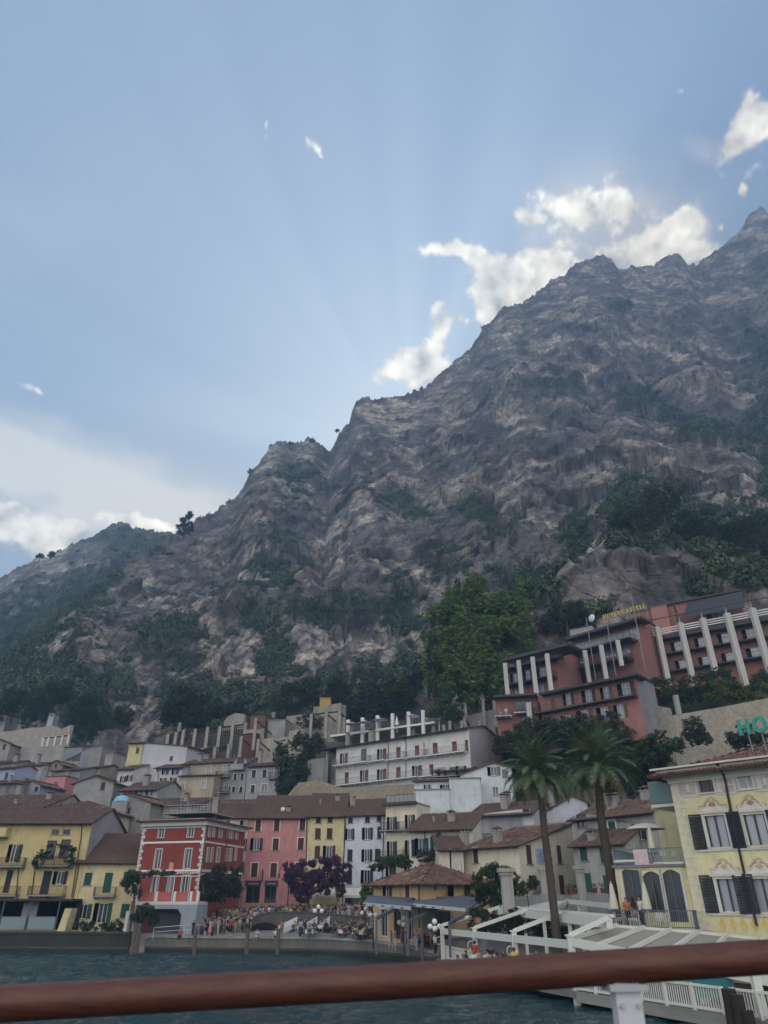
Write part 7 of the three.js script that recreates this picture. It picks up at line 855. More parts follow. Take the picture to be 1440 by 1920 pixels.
for (const [l, D, bl, ba, n, c, c2] of [
  ['wide dark tree left of the ochre hut', 178, [[560, 1305, 5, 4], [580, 1295, 4, 4], [535, 1318, 4, 3.4], [590, 1315, 4, 3]], [565, 1335], 5000, DG, DG2],
  ['dark tree directly right of the ochre hut', 178, [[636, 1300, 4, 5], [645, 1318, 3.6, 4]], [640, 1335], 3200, DG, DG2],
  ['bright green tree above the white terrace columns', 170, [[745, 1295, 4.2, 4.4], [735, 1315, 3.6, 3.4], [760, 1305, 3.4, 3.6], [725, 1325, 2.6, 2.4]], [742, 1340], 4800, MG, [.062, .10, .03]],
  ['dark tree above the long white hotel between two rocks', 175, [[795, 1270, 4, 5], [780, 1290, 4, 4], [800, 1300, 3, 3]], [790, 1320], 3600, DG, DG2],
  ['big dark broadleaf tree on the slope left of the pillars', 184, [[345, 1318, 5.5, 5], [330, 1335, 5, 4], [365, 1325, 5, 5], [385, 1340, 4.5, 4], [355, 1345, 5, 3.4], [315, 1352, 3, 2.4]], [352, 1365], 8000, [.014, .03, .016], [.032, .056, .028]],
  ['small dark tree right of the pillars below the cliff', 182, [[420, 1328, 4, 3], [400, 1338, 3, 2.6], [450, 1330, 3.4, 2.6]], [420, 1345], 3000, DG, DG2],
  ['large rounded tree high on the left slope', 215, [[90, 1310, 6, 5], [110, 1300, 5, 5], [75, 1325, 4.6, 4]], [95, 1345], 4500, [.018, .036, .02], [.04, .068, .036]],
  ['dark tree clump above the notched ruined wall', 212, [[150, 1345, 5, 4.6], [170, 1330, 5, 5], [185, 1350, 4, 4], [160, 1370, 4, 3.6]], [160, 1395], 5200, [.016, .032, .016], [.036, .064, .03]],
  ['rounded tree on the slope at the left edge', 220, [[20, 1315, 6, 4.6], [45, 1325, 5, 4], [0, 1330, 5, 4]], [22, 1350], 4500, [.016, .032, .018], [.034, .06, .032]],
  ['small yellowish shrub tree at the foot of the rock spur', 186, [[228, 1340, 2.6, 2.6], [240, 1345, 2.2, 2]], [232, 1358], 1500, MG, [.07, .09, .03]],
  ['pine with rounded crown on the rock above the salmon hotel', 166, [[1180, 965, 5, 4.4], [1205, 960, 5, 5], [1160, 975, 4, 3.4], [1190, 985, 5, 4], [1220, 945, 4, 4]], [1190, 1010], 5600, [.018, .036, .012], [.05, .085, .026]],
  ['dark trees behind the rounded pine on the rock', 170, [[1235, 930, 5, 4], [1260, 925, 4, 3.6], [1250, 960, 5, 4]], [1245, 985], 4200, DG, DG2],
  ['broad dark tree at the right end of the rock ledge', 164, [[1290, 990, 5, 4.4], [1320, 985, 5, 4.6], [1270, 1005, 4, 3.4], [1340, 1005, 5, 4]], [1305, 1030], 5200, DG, [.03, .05, .024]],
  ['dark tree at the right edge on the high ledge', 164, [[1390, 995, 6, 5], [1430, 1000, 6, 6], [1410, 1030, 6, 4.4], [1370, 1020, 4, 4]], [1405, 1055], 6000, DG, [.03, .05, .024]],
  ['bright shrub at the right edge below the fence post', 158, [[1425, 1078, 3.6, 3], [1440, 1095, 3, 2.6]], [1430, 1110], 2200, MG, [.07, .11, .03]],
  ['dark shrub left of the yellow hotel sign on the rock', 150, [[1060, 1150, 4, 3.4], [1085, 1165, 4, 3], [1040, 1170, 3.4, 3.4]], [1065, 1190], 3600, DG, DG2],
]) tree('hillside_tree', l, D, bl, ba, { n, leaf: D > 180 ? .46 : .4, c, c2 });
tree('clipped_bush', 'yellow green rounded bush above the long stone wall', 109, [[1358, 1292, 2.4, 1.9], [1340, 1298, 2, 1.6], [1372, 1296, 1.8, 1.6]], [1356, 1312], { n: 4500, leaf: .2, c: [.05, .085, .016], c2: [.13, .19, .035], cat: 'bush' });
tree('clipped_bush', 'yellow green bush at the right edge above the stone wall', 108, [[1395, 1303, 1.8, 1.3], [1420, 1296, 2, 1.6], [1380, 1308, 1.4, 1.1]], [1398, 1314], { n: 3200, leaf: .2, c: [.04, .07, .016], c2: [.11, .17, .035], cat: 'bush' });
tree('hedge', 'clipped dark hedge below the white pillars of the salmon hotel', 116, [[1215, 1288, 2.4, 1.6], [1240, 1286, 2.6, 1.7], [1265, 1285, 2.6, 1.7], [1290, 1284, 2.6, 1.7], [1225, 1305, 3, 1.8], [1260, 1304, 3, 1.8], [1295, 1300, 3, 1.8]], [1250, 1318], { n: 7500, leaf: .2, c: [.02, .04, .014], c2: [.045, .08, .025], cat: 'hedge' });
tree('garden_tree', 'small dark tree in front of the white pillars of the salmon hotel', 113, [[1345, 1270, 2.4, 2.2], [1330, 1280, 2, 1.8], [1360, 1278, 2, 1.8]], [1345, 1300], { n: 3200, leaf: .22, c: DG, c2: DG2 });
tree('garden_tree', 'thin pale young tree above the stone wall at the right', 110, [[1425, 1272, 1.4, 1.6], [1432, 1262, 1.1, 1.2]], [1428, 1305], { n: 700, leaf: .2, c: [.06, .08, .04], c2: [.12, .14, .07], trunk: .07 });
for (const [l, px, py, D, r, ry, n, c, c2] of [['dark bush below the left end of the salmon hotel', 1000, 1375, 118, 3, 2.4, 3500, MG, MG2], ['low bush hiding the foot of the salmon hotel left corner', 1020, 1372, 114, 3.2, 1.6, 3000, DG, DG2], ['shrub at the left foot of the salmon hotel above the white hotel end', 950, 1394, 116, 3, 1.6, 3000, DG, DG2], ['long bush hiding the foot of the salmon hotel middle', 1100, 1362, 112, 4, 1.8, 4200, MG, MG2], ['bush hiding the foot of the salmon hotel right corner', 1140, 1358, 111, 3.6, 1.6, 3400, DG, DG2], ['second dark bush below the salmon hotel balconies', 1050, 1372, 114, 3.4, 2.4, 3600, DG, DG2], ['third dark bush below the salmon hotel balconies', 1075, 1370, 114, 3, 2, 3000, DG, DG2], ['bush hanging over the wall under the hotel shed', 1155, 1378, 108, 2.6, 2, 2600, DG, DG2], ['rounded green shrub on the long stone wall', 1307, 1372, 93, 1.6, 1.8, 2000, DG, DG2], ['shrub on the slope left of the yellow hotel roof', 1200, 1425, 88, 3, 2, 3200, DG, [.04, .07, .025]], ['dense green shrub mass behind the second palm', 1190, 1450, 90, 3.6, 2.4, 4200, [.016, .034, .014], [.036, .066, .026]], ['shrub beside the roof edge of the yellow hotel', 1240, 1398, 86, 2.4, 1.5, 2200, MG, [.045, .08, .025]], ['green bush on the left shoulder of the yellow hotel roof', 1400, 1382, 88, 2.2, 1.2, 2000, DG, DG2], ['small round bush on the lemon house pillars terrace', 838, 1335, 141, 3.4, 1.6, 2800, BG, [.09, .15, .03]], ['leafy bush among the upper pillars left of the terrace', 583, 1352, 164, 3, 1.6, 1800, MG, MG2]]) { const W2 = 1470 / D; tree('bush', l, D, [[px - r * .5 * W2, py, r * .7, ry * .9], [px + r * .5 * W2, py + 2, r * .7, ry * .8], [px, py - ry * .3 * W2, r * .75, ry * .9], [px - r * .25 * W2, py + ry * .5 * W2, r * .6, ry * .7], [px + r * .3 * W2, py + ry * .55 * W2, r * .6, ry * .7]], [px, py + ry * W2 * .4], { n: n * 1.3, leaf: .22, c, c2, cat: 'bush', trunk: .1 }); }
// planting on the waterfront
tree('waterfront_tree', 'dark rounded tree against the right face of the red villa', 97, [[400, 1650, 1.7, 1.7], [425, 1645, 1.6, 1.6], [412, 1668, 1.8, 1.6], [437, 1662, 1.4, 1.6], [440, 1640, 1, 1.2], [398, 1672, 1.4, 1.3], [428, 1680, 1.5, 1.2]], [415, 1735], { n: 8000, leaf: .16, c: [.012, .02, .012], c2: [.034, .05, .026], trunk: .16 });
tree('terrace_vine', 'leafy vine climbing at the left end of the red villa terrace', 95, [[243, 1645, 1, .9], [250, 1660, 1, 1.1], [235, 1652, .8, .7], [254, 1640, .8, .6], [258, 1672, .6, .9]], [252, 1690], { n: 3000, leaf: .15, c: [.016, .032, .012], c2: [.05, .085, .03], cat: 'vine', trunk: .06 });
tree('terrace_vine', 'green vine running along the awning frame of the red villa', 95.5, [[280, 1637, .7, .35], [300, 1637, .8, .35], [318, 1637, .8, .3], [265, 1638, .7, .4]], [285, 1640], { n: 1400, leaf: .13, c: [.02, .036, .014], c2: [.055, .09, .03], cat: 'vine', trunk: .04 });
tree('bush', 'dark bush under the terrace at the left of the red villa', 92, [[263, 1715, 1, 1], [277, 1712, 1, 1], [255, 1722, .7, .7], [288, 1722, .8, .7]], [268, 1745], { n: 3000, leaf: .15, c: [.012, .024, .012], c2: [.034, .054, .024], cat: 'bush', trunk: .08 });
tree('bougainvillea', 'purple flowering bougainvillea over the square before the narrow yellow house', 103, [[552, 1640, 1.5, 1.6], [575, 1628, 1.6, 1.2], [600, 1622, 1.6, 1.1], [625, 1622, 1.6, 1.2], [640, 1640, 1.3, 1.7], [560, 1658, 1.4, 1.4], [585, 1645, 1.4, .9], [632, 1660, 1.2, 1.4], [570, 1672, 1.2, 1.2], [545, 1652, 1, 1], [638, 1672, .9, .9], [540, 1625, .8, .6], [650, 1630, .8, .8], [590, 1658, 1.6, 1.3], [612, 1645, 1.6, 1.3], [618, 1665, 1.2, 1.1], [565, 1680, 1.1, 1]], [572, 1712], { n: 26000, leaf: .15, c: [.035, .014, .035], c2: [.12, .04, .13], cat: 'climbing plant', trunk: .16 });
tree('bush', 'low leafy balcony plants on the cream house', 103, [[728, 1614, .9, .5], [745, 1612, .9, .5], [765, 1612, .9, .5]], [745, 1618], { n: 1800, leaf: .14, c: MG, c2: MG2, cat: 'plants', trunk: .04 });
tree('balcony_plants', 'dark plants along the wooden balcony of the cream house with green shutters', 93, [[795, 1606, 1, .7], [815, 1604, 1, .7], [836, 1602, 1, .7], [852, 1603, .9, .7], [823, 1572, .3, 1.2]], [820, 1612], { n: 2600, leaf: .14, c: DG, c2: DG2, cat: 'plants', trunk: .04 });
tree('balcony_plants', 'climbing plants on the middle balcony of the dark yellow house', 98.2, [[73, 1612, .9, .9], [84, 1598, .7, .5], [132, 1608, .7, 1], [126, 1592, .9, .5], [136, 1596, .4, .8], [105, 1586, 1.2, .25]], [100, 1620], { n: 2200, leaf: .13, c: [.014, .022, .012], c2: [.03, .045, .02], cat: 'plants', trunk: .03 });
tree('bush', 'green shrub behind the ochre pavilion roof', 88, [[720, 1618, 1.3, .7], [742, 1614, 1.4, .8], [705, 1625, .9, .6], [760, 1618, 1, .5]], [735, 1640], { n: 3200, leaf: .15, c: MG, c2: [.06, .10, .03], cat: 'bush', trunk: .08 });
tree('banana_plant', 'bright light green plant at the left corner of the ochre pavilion', 88, [[692, 1672, .8, 1], [684, 1682, .6, .7], [699, 1684, .6, .7]], [692, 1705], { n: 900, leaf: .26, c: [.05, .10, .02], c2: [.13, .22, .05], cat: 'plant', trunk: .07 });
tree('garden_tree', 'dense green tree between the ochre pavilion and the white garden pillar', 74, [[908, 1655, 1.3, 1.3], [932, 1645, 1.4, 1.3], [955, 1648, 1, 1.2], [915, 1675, 1.4, 1.2], [940, 1672, 1.4, 1.2], [965, 1668, .9, .9], [895, 1670, .9, .9]], [925, 1715], { n: 8500, leaf: .14, c: [.018, .034, .012], c2: [.055, .095, .026], trunk: .14 });
tree('climbing_plant', 'sparse plant hanging over the garden wall behind the pergola', 67.5, [[985, 1665, .6, .7], [1000, 1655, .5, .6], [975, 1672, .6, .4]], [990, 1685], { n: 900, leaf: .12, c: DG, c2: MG2, cat: 'plant', trunk: .04 });
tree('dark_planting', 'dark green planting inside the pergola terrace', 64, [[950, 1728, 1.6, 1.1], [990, 1735, 1.6, 1], [900, 1725, 1.2, 1], [1040, 1738, 1.4, 1]], [960, 1755], { n: 5500, leaf: .15, c: [.010, .02, .010], c2: [.028, .045, .02], cat: 'plants', trunk: .08 });
tree('potted_greens', 'low greenery in front of the garden walls of the small yellow house', 96.3, [[150, 1737, .8, .6], [170, 1738, .9, .6], [190, 1738, .8, .5], [215, 1736, 1, .7], [228, 1740, .6, .5]], [190, 1745], { n: 2600, leaf: .14, c: [.014, .026, .012], c2: [.04, .065, .025], cat: 'plants', trunk: .05 });
// lone pine on the skyline and small ridge trees
{ const D = 470, q = at(345, 1003, D), s1 = 1.18, g = thing('ridge_pine', 'lone layered pine standing out on the mountain skyline', 'tree', V3(q.x, q.y - 3, q.z)); mesh('trunk', rod(V3(0, 0, 0), V3(1.5, 19, 0), .5, 7, .2), BARK, g); const bl = [[0, 5, 0, 4.4, 1.4], [2.5, 7, 0, 4, 1.2], [-2, 9, 0, 4, 1.3], [2, 11, 0, 4, 1.3], [-1, 13.5, 0, 3.4, 1.3], [2, 16, 0, 3.0, 1.3], [1.5, 19, 0, 2.2, 1.8]]; g.scale.setScalar(s1); crownMesh(bl, .6, 2600, [.016, .026, .02], [.034, .05, .034], g); }
const ridgeTrees = [];
[[740, 745, 690, 4], [820, 715, 680, 5], [765, 738, 690, 3.4], [1005, 556, 760, 6], [988, 562, 760, 4], [930, 596, 740, 4], [966, 572, 745, 5], [945, 575, 745, 4], [632, 806, 625, 4], [430, 942, 560, 5], [470, 882, 570, 4], [508, 836, 600, 4], [545, 830, 610, 4], [585, 824, 610, 4], [790, 727, 690, 3.4], [905, 612, 735, 4], [1185, 498, 790, 4], [1300, 494, 800, 4], [1375, 445, 790, 4], [1035, 523, 765, 4], [96, 1040, 400, 3.5], [75, 1042, 400, 3]].forEach(([px, py, D, r], i) => { const b = at(px, py + 3, D * .985), g = thing('ridge_tree', (px < 200 ? 'tiny tree on the hazy left end of the mountain skyline' : px < 480 ? 'tiny tree on the skyline right of the lone pine' : px < 620 ? 'tiny tree on top of the double hump of the skyline' : px < 700 ? 'tiny tree in the skyline notch right of the double hump' : px < 830 ? 'tiny tree on the skyline left of the low bright cloud' : px < 1040 ? 'tiny tree on the steep middle skyline below the big cloud' : 'tiny tree between the rock teeth of the upper skyline'), 'tree', b, 0, 'small trees along the mountain skyline'); ridgeTrees.push([px, g]); mesh('trunk', rod(V3(0, -3, 0), V3(0, r * .8, 0), .3, 5, .12), BARK, g); crownMesh([[0, r * .55, 0, r * .55, r * .5], [r * .35, r * .25, 0, r * .45], [-r * .35, r * .2, 0, r * .45]], .6, 300, [.016, .026, .02], [.034, .05, .034], g); });
ordinals(ridgeTrees);
{ const p = at(1335, 1050, 158), g = thing('net_post', 'tall thin blue grey rockfall net post at the right of the cliff', 'post', p); mesh('post', rod(V3(0, -2, 0), V3(-.9, 6.5, 0), .16, 6), mat('iron', .18, .24, .28), g); mesh('net', join([.1, .35, .6, .85].map((t) => bar(V3(-.9 * t, 6.5 * t, 0), V3(12, 5.5 * t - 1.4, -1), .06))), mat('iron', .08, .12, .12), g); }
// ---------- palms ----------
function frondGeo(L, droop, w, seedN) {
  const g = [], pos = [], nor = [], idx = [], n = 26, pt = (t) => V3(L * (t - .12 * t * t) * Math.cos(droop * t * .55), L * (.55 * t - droop * t * t), 0), quad = (a, b, c, d) => { const k = pos.length / 3, nn = b.clone().sub(a).cross(d.clone().sub(a)).normalize(); for (const v of [a, b, c, d]) { pos.push(v.x, v.y, v.z); nor.push(nn.x, nn.y, nn.z); } idx.push(k, k + 1, k + 2, k, k + 2, k + 3); };
  for (let i = 0; i < 10; i++) { const a = pt(i / 10), b = pt((i + 1) / 10), r = .05 * (1 - i / 11); quad(a.clone().add(V3(0, 0, -r)), b.clone().add(V3(0, 0, -r)), b.clone().add(V3(0, 0, r)), a.clone().add(V3(0, 0, r))); quad(a.clone().add(V3(0, -r, 0)), b.clone().add(V3(0, -r, 0)), b.clone().add(V3(0, r, 0)), a.clone().add(V3(0, r, 0))); }
  for (let i = 1; i < n; i++) for (const s of [-1, 1]) { const t = .1 + .9 * i / n + rr(-.01, .01), a = pt(t), d = pt(Math.min(1, t + .02)).sub(a).normalize(), ln = w * Math.sin(Math.PI * (.12 + .85 * t)) * rr(.85, 1.1) + .12, tip = a.clone().addScaledVector(d, ln * .75).add(V3(0, ln * rr(-.25, .12), s * ln * .8)), m = a.clone().lerp(tip, .45).add(V3(0, .04, 0)), q = d.clone().multiplyScalar(.035); quad(a.clone().sub(q), a.clone().add(q), m.clone().add(q), m.clone().sub(q)); quad(m.clone().sub(q), m.clone().add(q), tip, tip); }
  const o = new THREE.BufferGeometry(); o.setAttribute('position', new THREE.Float32BufferAttribute(pos, 3)); o.setAttribute('normal', new THREE.Float32BufferAttribute(nor, 3)); o.setIndex(idx); return o;
}
const FR = [frondGeo(3.9, .62, .5), frondGeo(3.7, .75, .46), frondGeo(4.0, .5, .5), frondGeo(3.4, .95, .45)], palmM = [[.06, .105, .045], [.08, .13, .058], [.10, .15, .075]].map((c) => leafMat(...c)), dryM = leafMat(.12, .085, .045);
palmM.forEach((m, i) => { m.roughness = .55; });
function palm(label, crown, trunkPts, D, sc, r0) {
  const c = at(crown[0], crown[1], D), T = trunkPts.map(([a, b]) => at(a, b, D)), b = T[T.length - 1], g = thing('palm_tree', label, 'palm tree', V3(b.x, .6, b.z)), rel = (p) => V3(p.x - b.x, p.y - .6, p.z - b.z), top = rel(c);
  const path = [V3(0, -.5, 0), ...T.slice(0, -1).reverse().map(rel), top], cv = new THREE.CatmullRomCurve3(path), N = 60, seg = 14, geo = gridGeo(seg + 1, N + 1, (i, j) => { const t = j / N, p = cv.getPoint(t), a = i / seg * 6.2832, r = (r0 * mix(1.12, .92, t) + (t > .8 ? .3 * sstep(.8, .95, t) * r0 * 1.6 : 0)) * (1 + .09 * Math.sin(j * 2.4 + (i % 2) * 2) + .06 * noise(i, j * .7, 3)); return [p.x + Math.cos(a) * r, p.y, p.z - Math.sin(a) * r, i / 3, t * 9]; });
  mesh('trunk', geo, mat('old_plaster', .095, .075, .055), g); const bossG = new THREE.SphereGeometry(r0 * 1.7, 12, 8); bossG.scale(1, 1.5, 1); bossG.translate(top.x, top.y - .5, top.z); mesh('crown_base', bossG, mat('old_plaster', .13, .10, .05), g);
  const NF = 80; for (let i = 0; i < NF; i++) { const u = i / NF, az = i * 2.39996 + rr(-.1, .1), el = mix(1.25, -.5, Math.pow(u, .8)) + rr(-.08, .08), f = mesh('frond', FR[el > .55 ? 2 : el > .0 ? (i % 2) : (i % 3 ? 1 : 3)], u > .93 ? dryM : palmM[i % 3], g); f.position.set(top.x, top.y + .1 - u * .5, top.z); f.rotation.order = 'YZX'; f.rotation.y = az; f.rotation.z = el; f.rotation.x = rr(-.5, .5); f.scale.setScalar(sc * rr(.88, 1.08)); }
}
palm('left tall date palm with slender trunk behind the white pergola', [1005, 1452], [[1014, 1490], [1021, 1560], [1030, 1630], [1039, 1705]], 54, .92, .25);
palm('right tall date palm with thicker trunk beside the yellow hotel wing', [1121, 1438], [[1123, 1480], [1128, 1540], [1140, 1610], [1152, 1700]], 55, 1.06, .30);
// ---------- people ----------
// figures as smooth fields round a jointed skeleton: [a, b, radius at a, radius at b]
function fieldGeo(bones, lo, size, res, k = .045) {
  const mc = new MarchingCubes(res, new THREE.MeshBasicMaterial(), false, false, 60000), f = mc.field, h = 2 / res * size / 2;
  const B = bones.map(([a, b, ra, rb]) => { const d = [b[0] - a[0], b[1] - a[1], b[2] - a[2]]; return [a, d, d[0] * d[0] + d[1] * d[1] + d[2] * d[2] + 1e-9, ra, rb]; });
  for (let z = 0; z < res; z++) for (let y = 0; y < res; y++) for (let x = 0; x < res; x++) {
    const px = lo[0] + x * h, py = lo[1] + y * h, pz = lo[2] + z * h; let m = 9;
    for (const [a, d, L, ra, rb] of B) { const qx = px - a[0], qy = py - a[1], qz = pz - a[2], t = clamp((qx * d[0] + qy * d[1] + qz * d[2]) / L), ex = qx - d[0] * t, ey = qy - d[1] * t, ez = qz - d[2] * t, s = Math.sqrt(ex * ex + ey * ey + ez * ez) - (ra + (rb - ra) * t); if (s > m + k) continue; if (m > s + k) { m = s; continue; } const u = clamp(.5 + .5 * (m - s) / k); m = m + (s - m) * u - k * u * (1 - u); }
    f[x + y * res + z * res * res] = -m;
  }
  mc.isolation = 0; mc.update(); const n = mc.count, P = mc.positionArray.slice(0, n * 3), N = mc.normalArray.slice(0, n * 3);
  for (let i = 0; i < n; i++) for (let c = 0; c < 3; c++) P[i * 3 + c] = lo[c] + (P[i * 3 + c] + 1) * size / 2;
  const g = new THREE.BufferGeometry(); g.setAttribute('position', new THREE.BufferAttribute(P, 3)); g.setAttribute('normal', new THREE.BufferAttribute(N, 3)); return mergeVertices(g, 1e-4);
}
function skeleton(pose) {
  const J = { pel: [0, .95, 0], chest: [0, 1.27, .0], neck: [0, 1.46, -.01], head: [0, 1.6, .02], sh: [.175, 1.40, -.01], el: [.23, 1.13, -.02], wr: [.24, .90, .07], hand: [.24, .81, .1], hip: [.085, .93, 0], kn: [.095, .5, .02], an: [.1, .085, -.02], toe: [.12, .04, .14] };
  const S = { l: { ...J }, r: Object.fromEntries(Object.entries(J).map(([k, v]) => [k, [-v[0], v[1], v[2]]])) };
  if (pose === 'phone') { S.r.el = [-.24, 1.2, .14]; S.r.wr = [-.1, 1.42, .3]; S.r.hand = [-.06, 1.48, .34]; S.l.el = [.24, 1.2, .14]; S.l.wr = [.1, 1.42, .3]; S.l.hand = [.05, 1.48, .34]; }
  if (pose === 'walk') { S.l.kn = [.09, .52, .16]; S.l.an = [.09, .1, .2]; S.l.toe = [.1, .08, .35]; S.r.kn = [-.09, .5, -.02]; S.r.an = [-.09, .12, -.28]; S.r.toe = [-.1, .04, -.16]; S.l.el = [.23, 1.14, -.12]; S.l.wr = [.24, .93, -.1]; S.l.hand = [.24, .85, -.06]; S.r.el = [-.23, 1.14, .08]; S.r.wr = [-.22, .98, .24]; S.r.hand = [-.21, .94, .32]; }
  if (pose === 'bag') { S.r.el = [-.25, 1.14, .0]; S.r.wr = [-.12, 1.08, .2]; S.r.hand = [-.05, 1.1, .25]; }
  if (pose === 'sit') { const dy = -.44; for (const s of [S.l, S.r]) { for (const k of ['pel', 'chest', 'neck', 'head', 'sh', 'el', 'wr', 'hand', 'hip']) s[k] = [s[k][0], s[k][1] + dy, s[k][2]]; const q = Math.sign(s.hip[0]); s.kn = [q * .12, .52, .42]; s.an = [q * .12, .09, .40]; s.toe = [q * .13, .04, .55]; s.el = [q * .25, .72, .1]; s.wr = [q * .14, .72, .32]; s.hand = [q * .1, .73, .38]; } }
  return S;
}
function figure(pose) {
  const { l, r } = skeleton(pose), body = [], top = [], low = [], J = l, res = 46, lo = [-.95, -.08, -.95], size = 1.9;
  body.push([J.pel, J.chest, .12, .135], [J.chest, J.neck, .12, .055], [J.neck, J.head, .05, .07], [[J.head[0], J.head[1] - .03, J.head[2] + .02], [J.head[0], J.head[1] + .04, J.head[2] - .01], .078, .098], [[J.head[0], J.head[1] - .01, J.head[2] + .09], [J.head[0], J.head[1] - .03, J.head[2] + .105], .014, .018]);
  top.push([J.pel, J.chest, .142, .155], [J.chest, [J.neck[0], J.neck[1] - .04, J.neck[2]], .14, .08]); low.push([J.pel, [J.pel[0], J.pel[1] + .06, J.pel[2]], .14, .13]);
  for (const s of [l, r]) {
    body.push([J.chest, s.sh, .08, .06], [s.sh, s.el, .052, .04], [s.el, s.wr, .04, .028], [s.wr, s.hand, .034, .03], [J.pel, s.hip, .1, .1], [s.hip, s.kn, .088, .058], [s.kn, s.an, .058, .038], [s.an, s.toe, .04, .03]);
    top.push([J.chest, s.sh, .1, .078], [s.sh, [mix(s.sh[0], s.el[0], .62), mix(s.sh[1], s.el[1], .62), mix(s.sh[2], s.el[2], .62)], .074, .066]);
    low.push([J.pel, s.hip, .125, .118], [s.hip, s.kn, .108, .08], [s.kn, [mix(s.kn[0], s.an[0], .85), mix(s.kn[1], s.an[1], .85), mix(s.kn[2], s.an[2], .85)], .078, .062]);
  }
  const shorts = low.filter((_, i) => i !== 3 && i !== 6), hairS = new THREE.SphereGeometry(.112, 12, 9, 0, 6.2832, 0, 1.75); hairS.rotateX(-.55); hairS.scale(1, 1.05, 1.08); hairS.translate(J.head[0], J.head[1] + .035, J.head[2] - .012);
  const dress = [...top, [J.pel, [0, J.pel[1] - .42, pose === 'sit' ? .3 : 0], .15, .2]];
  return { body: fieldGeo(body, lo, size, res), top: fieldGeo(top, lo, size, res), low: fieldGeo(low, lo, size, res), shorts: fieldGeo(shorts, lo, size, res), dress: pose === 'sit' ? null : fieldGeo(dress, lo, size, res), hair: hairS };
}
const FIG = Object.fromEntries(['stand', 'phone', 'walk', 'bag', 'sit'].map((p) => [p, figure(p)]));
const SKIN = [[.42, .25, .17], [.36, .20, .13], [.28, .15, .09], [.46, .29, .21]].map((c) => mat('skin', ...c)), HAIR = [[.02, .014, .01], [.05, .03, .018], [.10, .06, .03], [.22, .16, .09], [.25, .24, .23]].map((c) => mat('hair', ...c));
const CLOTH = { white: [.66, .66, .66], black: [.018, .018, .02], red: [.42, .03, .025], navy: [.025, .035, .09], 'light blue': [.28, .38, .55], lilac: [.38, .34, .55], pink: [.56, .26, .28], beige: [.45, .37, .27], grey: [.18, .18, .19], yellow: [.60, .46, .10], green: [.06, .16, .07], 'dark green': [.03, .06, .04], orange: [.50, .17, .05], turquoise: [.05, .28, .30], cream: [.60, .55, .45], maroon: [.12, .02, .03] }, CN = Object.keys(CLOTH), cm = (n) => mat('cloth', ...CLOTH[n].map((v, i, a) => .9 * mix(v, (a[0] + a[1] + a[2]) / 3, .1)));
const seated = [], everyone = [];
function person(x, y, z, o = {}) {
  const pose = o.pose || pick(['stand', 'stand', 'bag', 'walk', 'phone']), F = FIG[pose], topC = o.top || pick(['white', 'white', 'black', 'black', 'black', 'navy', 'navy', 'grey', 'grey', 'beige', 'light blue', 'lilac', 'pink', 'beige', 'grey', 'red', 'green', 'cream', 'turquoise', 'maroon', 'orange', 'yellow', 'dark green']), lowC = o.low || pick(['black', 'navy', 'beige', 'white', 'grey', 'light blue', 'cream']), kind = o.kind || (F.dress && rnd() < .22 ? 'dress' : rnd() < .45 ? 'shorts' : 'low');
  const doing = { stand: 'standing', phone: 'photographing', walk: 'walking', bag: 'one arm bent', sit: 'sitting' }[pose], hair = o.hair ?? Math.floor(rnd() * 5), hn = ['black', 'brown', 'chestnut', 'fair', 'grey'][hair];
  let label = o.label || (kind === 'dress' ? `${hn}-haired person in ${topC} dress ${doing} ${o.where}` : `${hn}-haired person in ${topC} top, ${lowC} ${kind === 'shorts' ? 'shorts' : 'trousers'}, ${doing} ${o.where}`);
  if (label.split(' ').length > 10) label = label.replace(/, (\w+ )?\w+ (shorts|trousers),/, ',').replace('one arm bent ', '').replace('sitting at', 'at');
  const g = thing('person', label, 'person', V3(x, y, z), o.turn ?? rr(0, 6.28), o.group); everyone.push([x / -z, g]); const s = o.s ?? rr(.92, 1.07); g.scale.setScalar(s);
  mesh('body', F.body, o.skin ?? pick(SKIN), g); mesh('hair', F.hair, HAIR[hair], g);
  if (kind === 'dress') mesh('dress', F.dress, cm(topC), g); else { mesh('shirt', F.top, cm(topC), g); mesh(kind === 'shorts' ? 'shorts' : 'trousers', kind === 'shorts' ? F.shorts : F.low, cm(lowC), g); }
  return g;
}
// crowd on the square: spread out so that nobody stands in anybody else
const taken = []; const free = (x, z, d = .55) => taken.every(([a, b]) => (a - x) ** 2 + (b - z) ** 2 > d * d) && taken.push([x, z]);
const where = (px) => px < 455 ? 'beside the dark villa tree' : px < 500 ? 'before the left pink-house shop' : px < 545 ? 'before the right pink-house shop' : px < 590 ? 'under the purple flowers' : px < 640 ? 'before the cream awnings' : 'before the white house';
for (let k = 0, n = 0; k < 9000 && n < 235; k++) { const px = 400 + 300 * rnd(), D = rr(99.5, 110), p = at(px, 1700, D); if (px < 450 && D > 106) continue; if (!free(p.x, p.z, .44)) continue; person(p.x, gAt(p.x, p.z) + .0, p.z, { where: where(px), group: 'people crowding the harbour square' }); n++; }
for (let k = 0, n = 0; k < 600 && n < 46; k++) { const px = rr(385, 470), D = rr(93, 100), p = at(px, 1720, D); if (!free(p.x, p.z, .7)) continue; person(p.x, gAt(p.x, p.z), p.z, { where: 'near the red villa', group: 'people on the harbour path' }); n++; }
const Q = (px, D, o) => { const p = at(px, 1752, D), y = Math.max(gAt(p.x, p.z), 1.62); taken.push([p.x, p.z]); return person(p.x, o.y ?? y, p.z, o); };
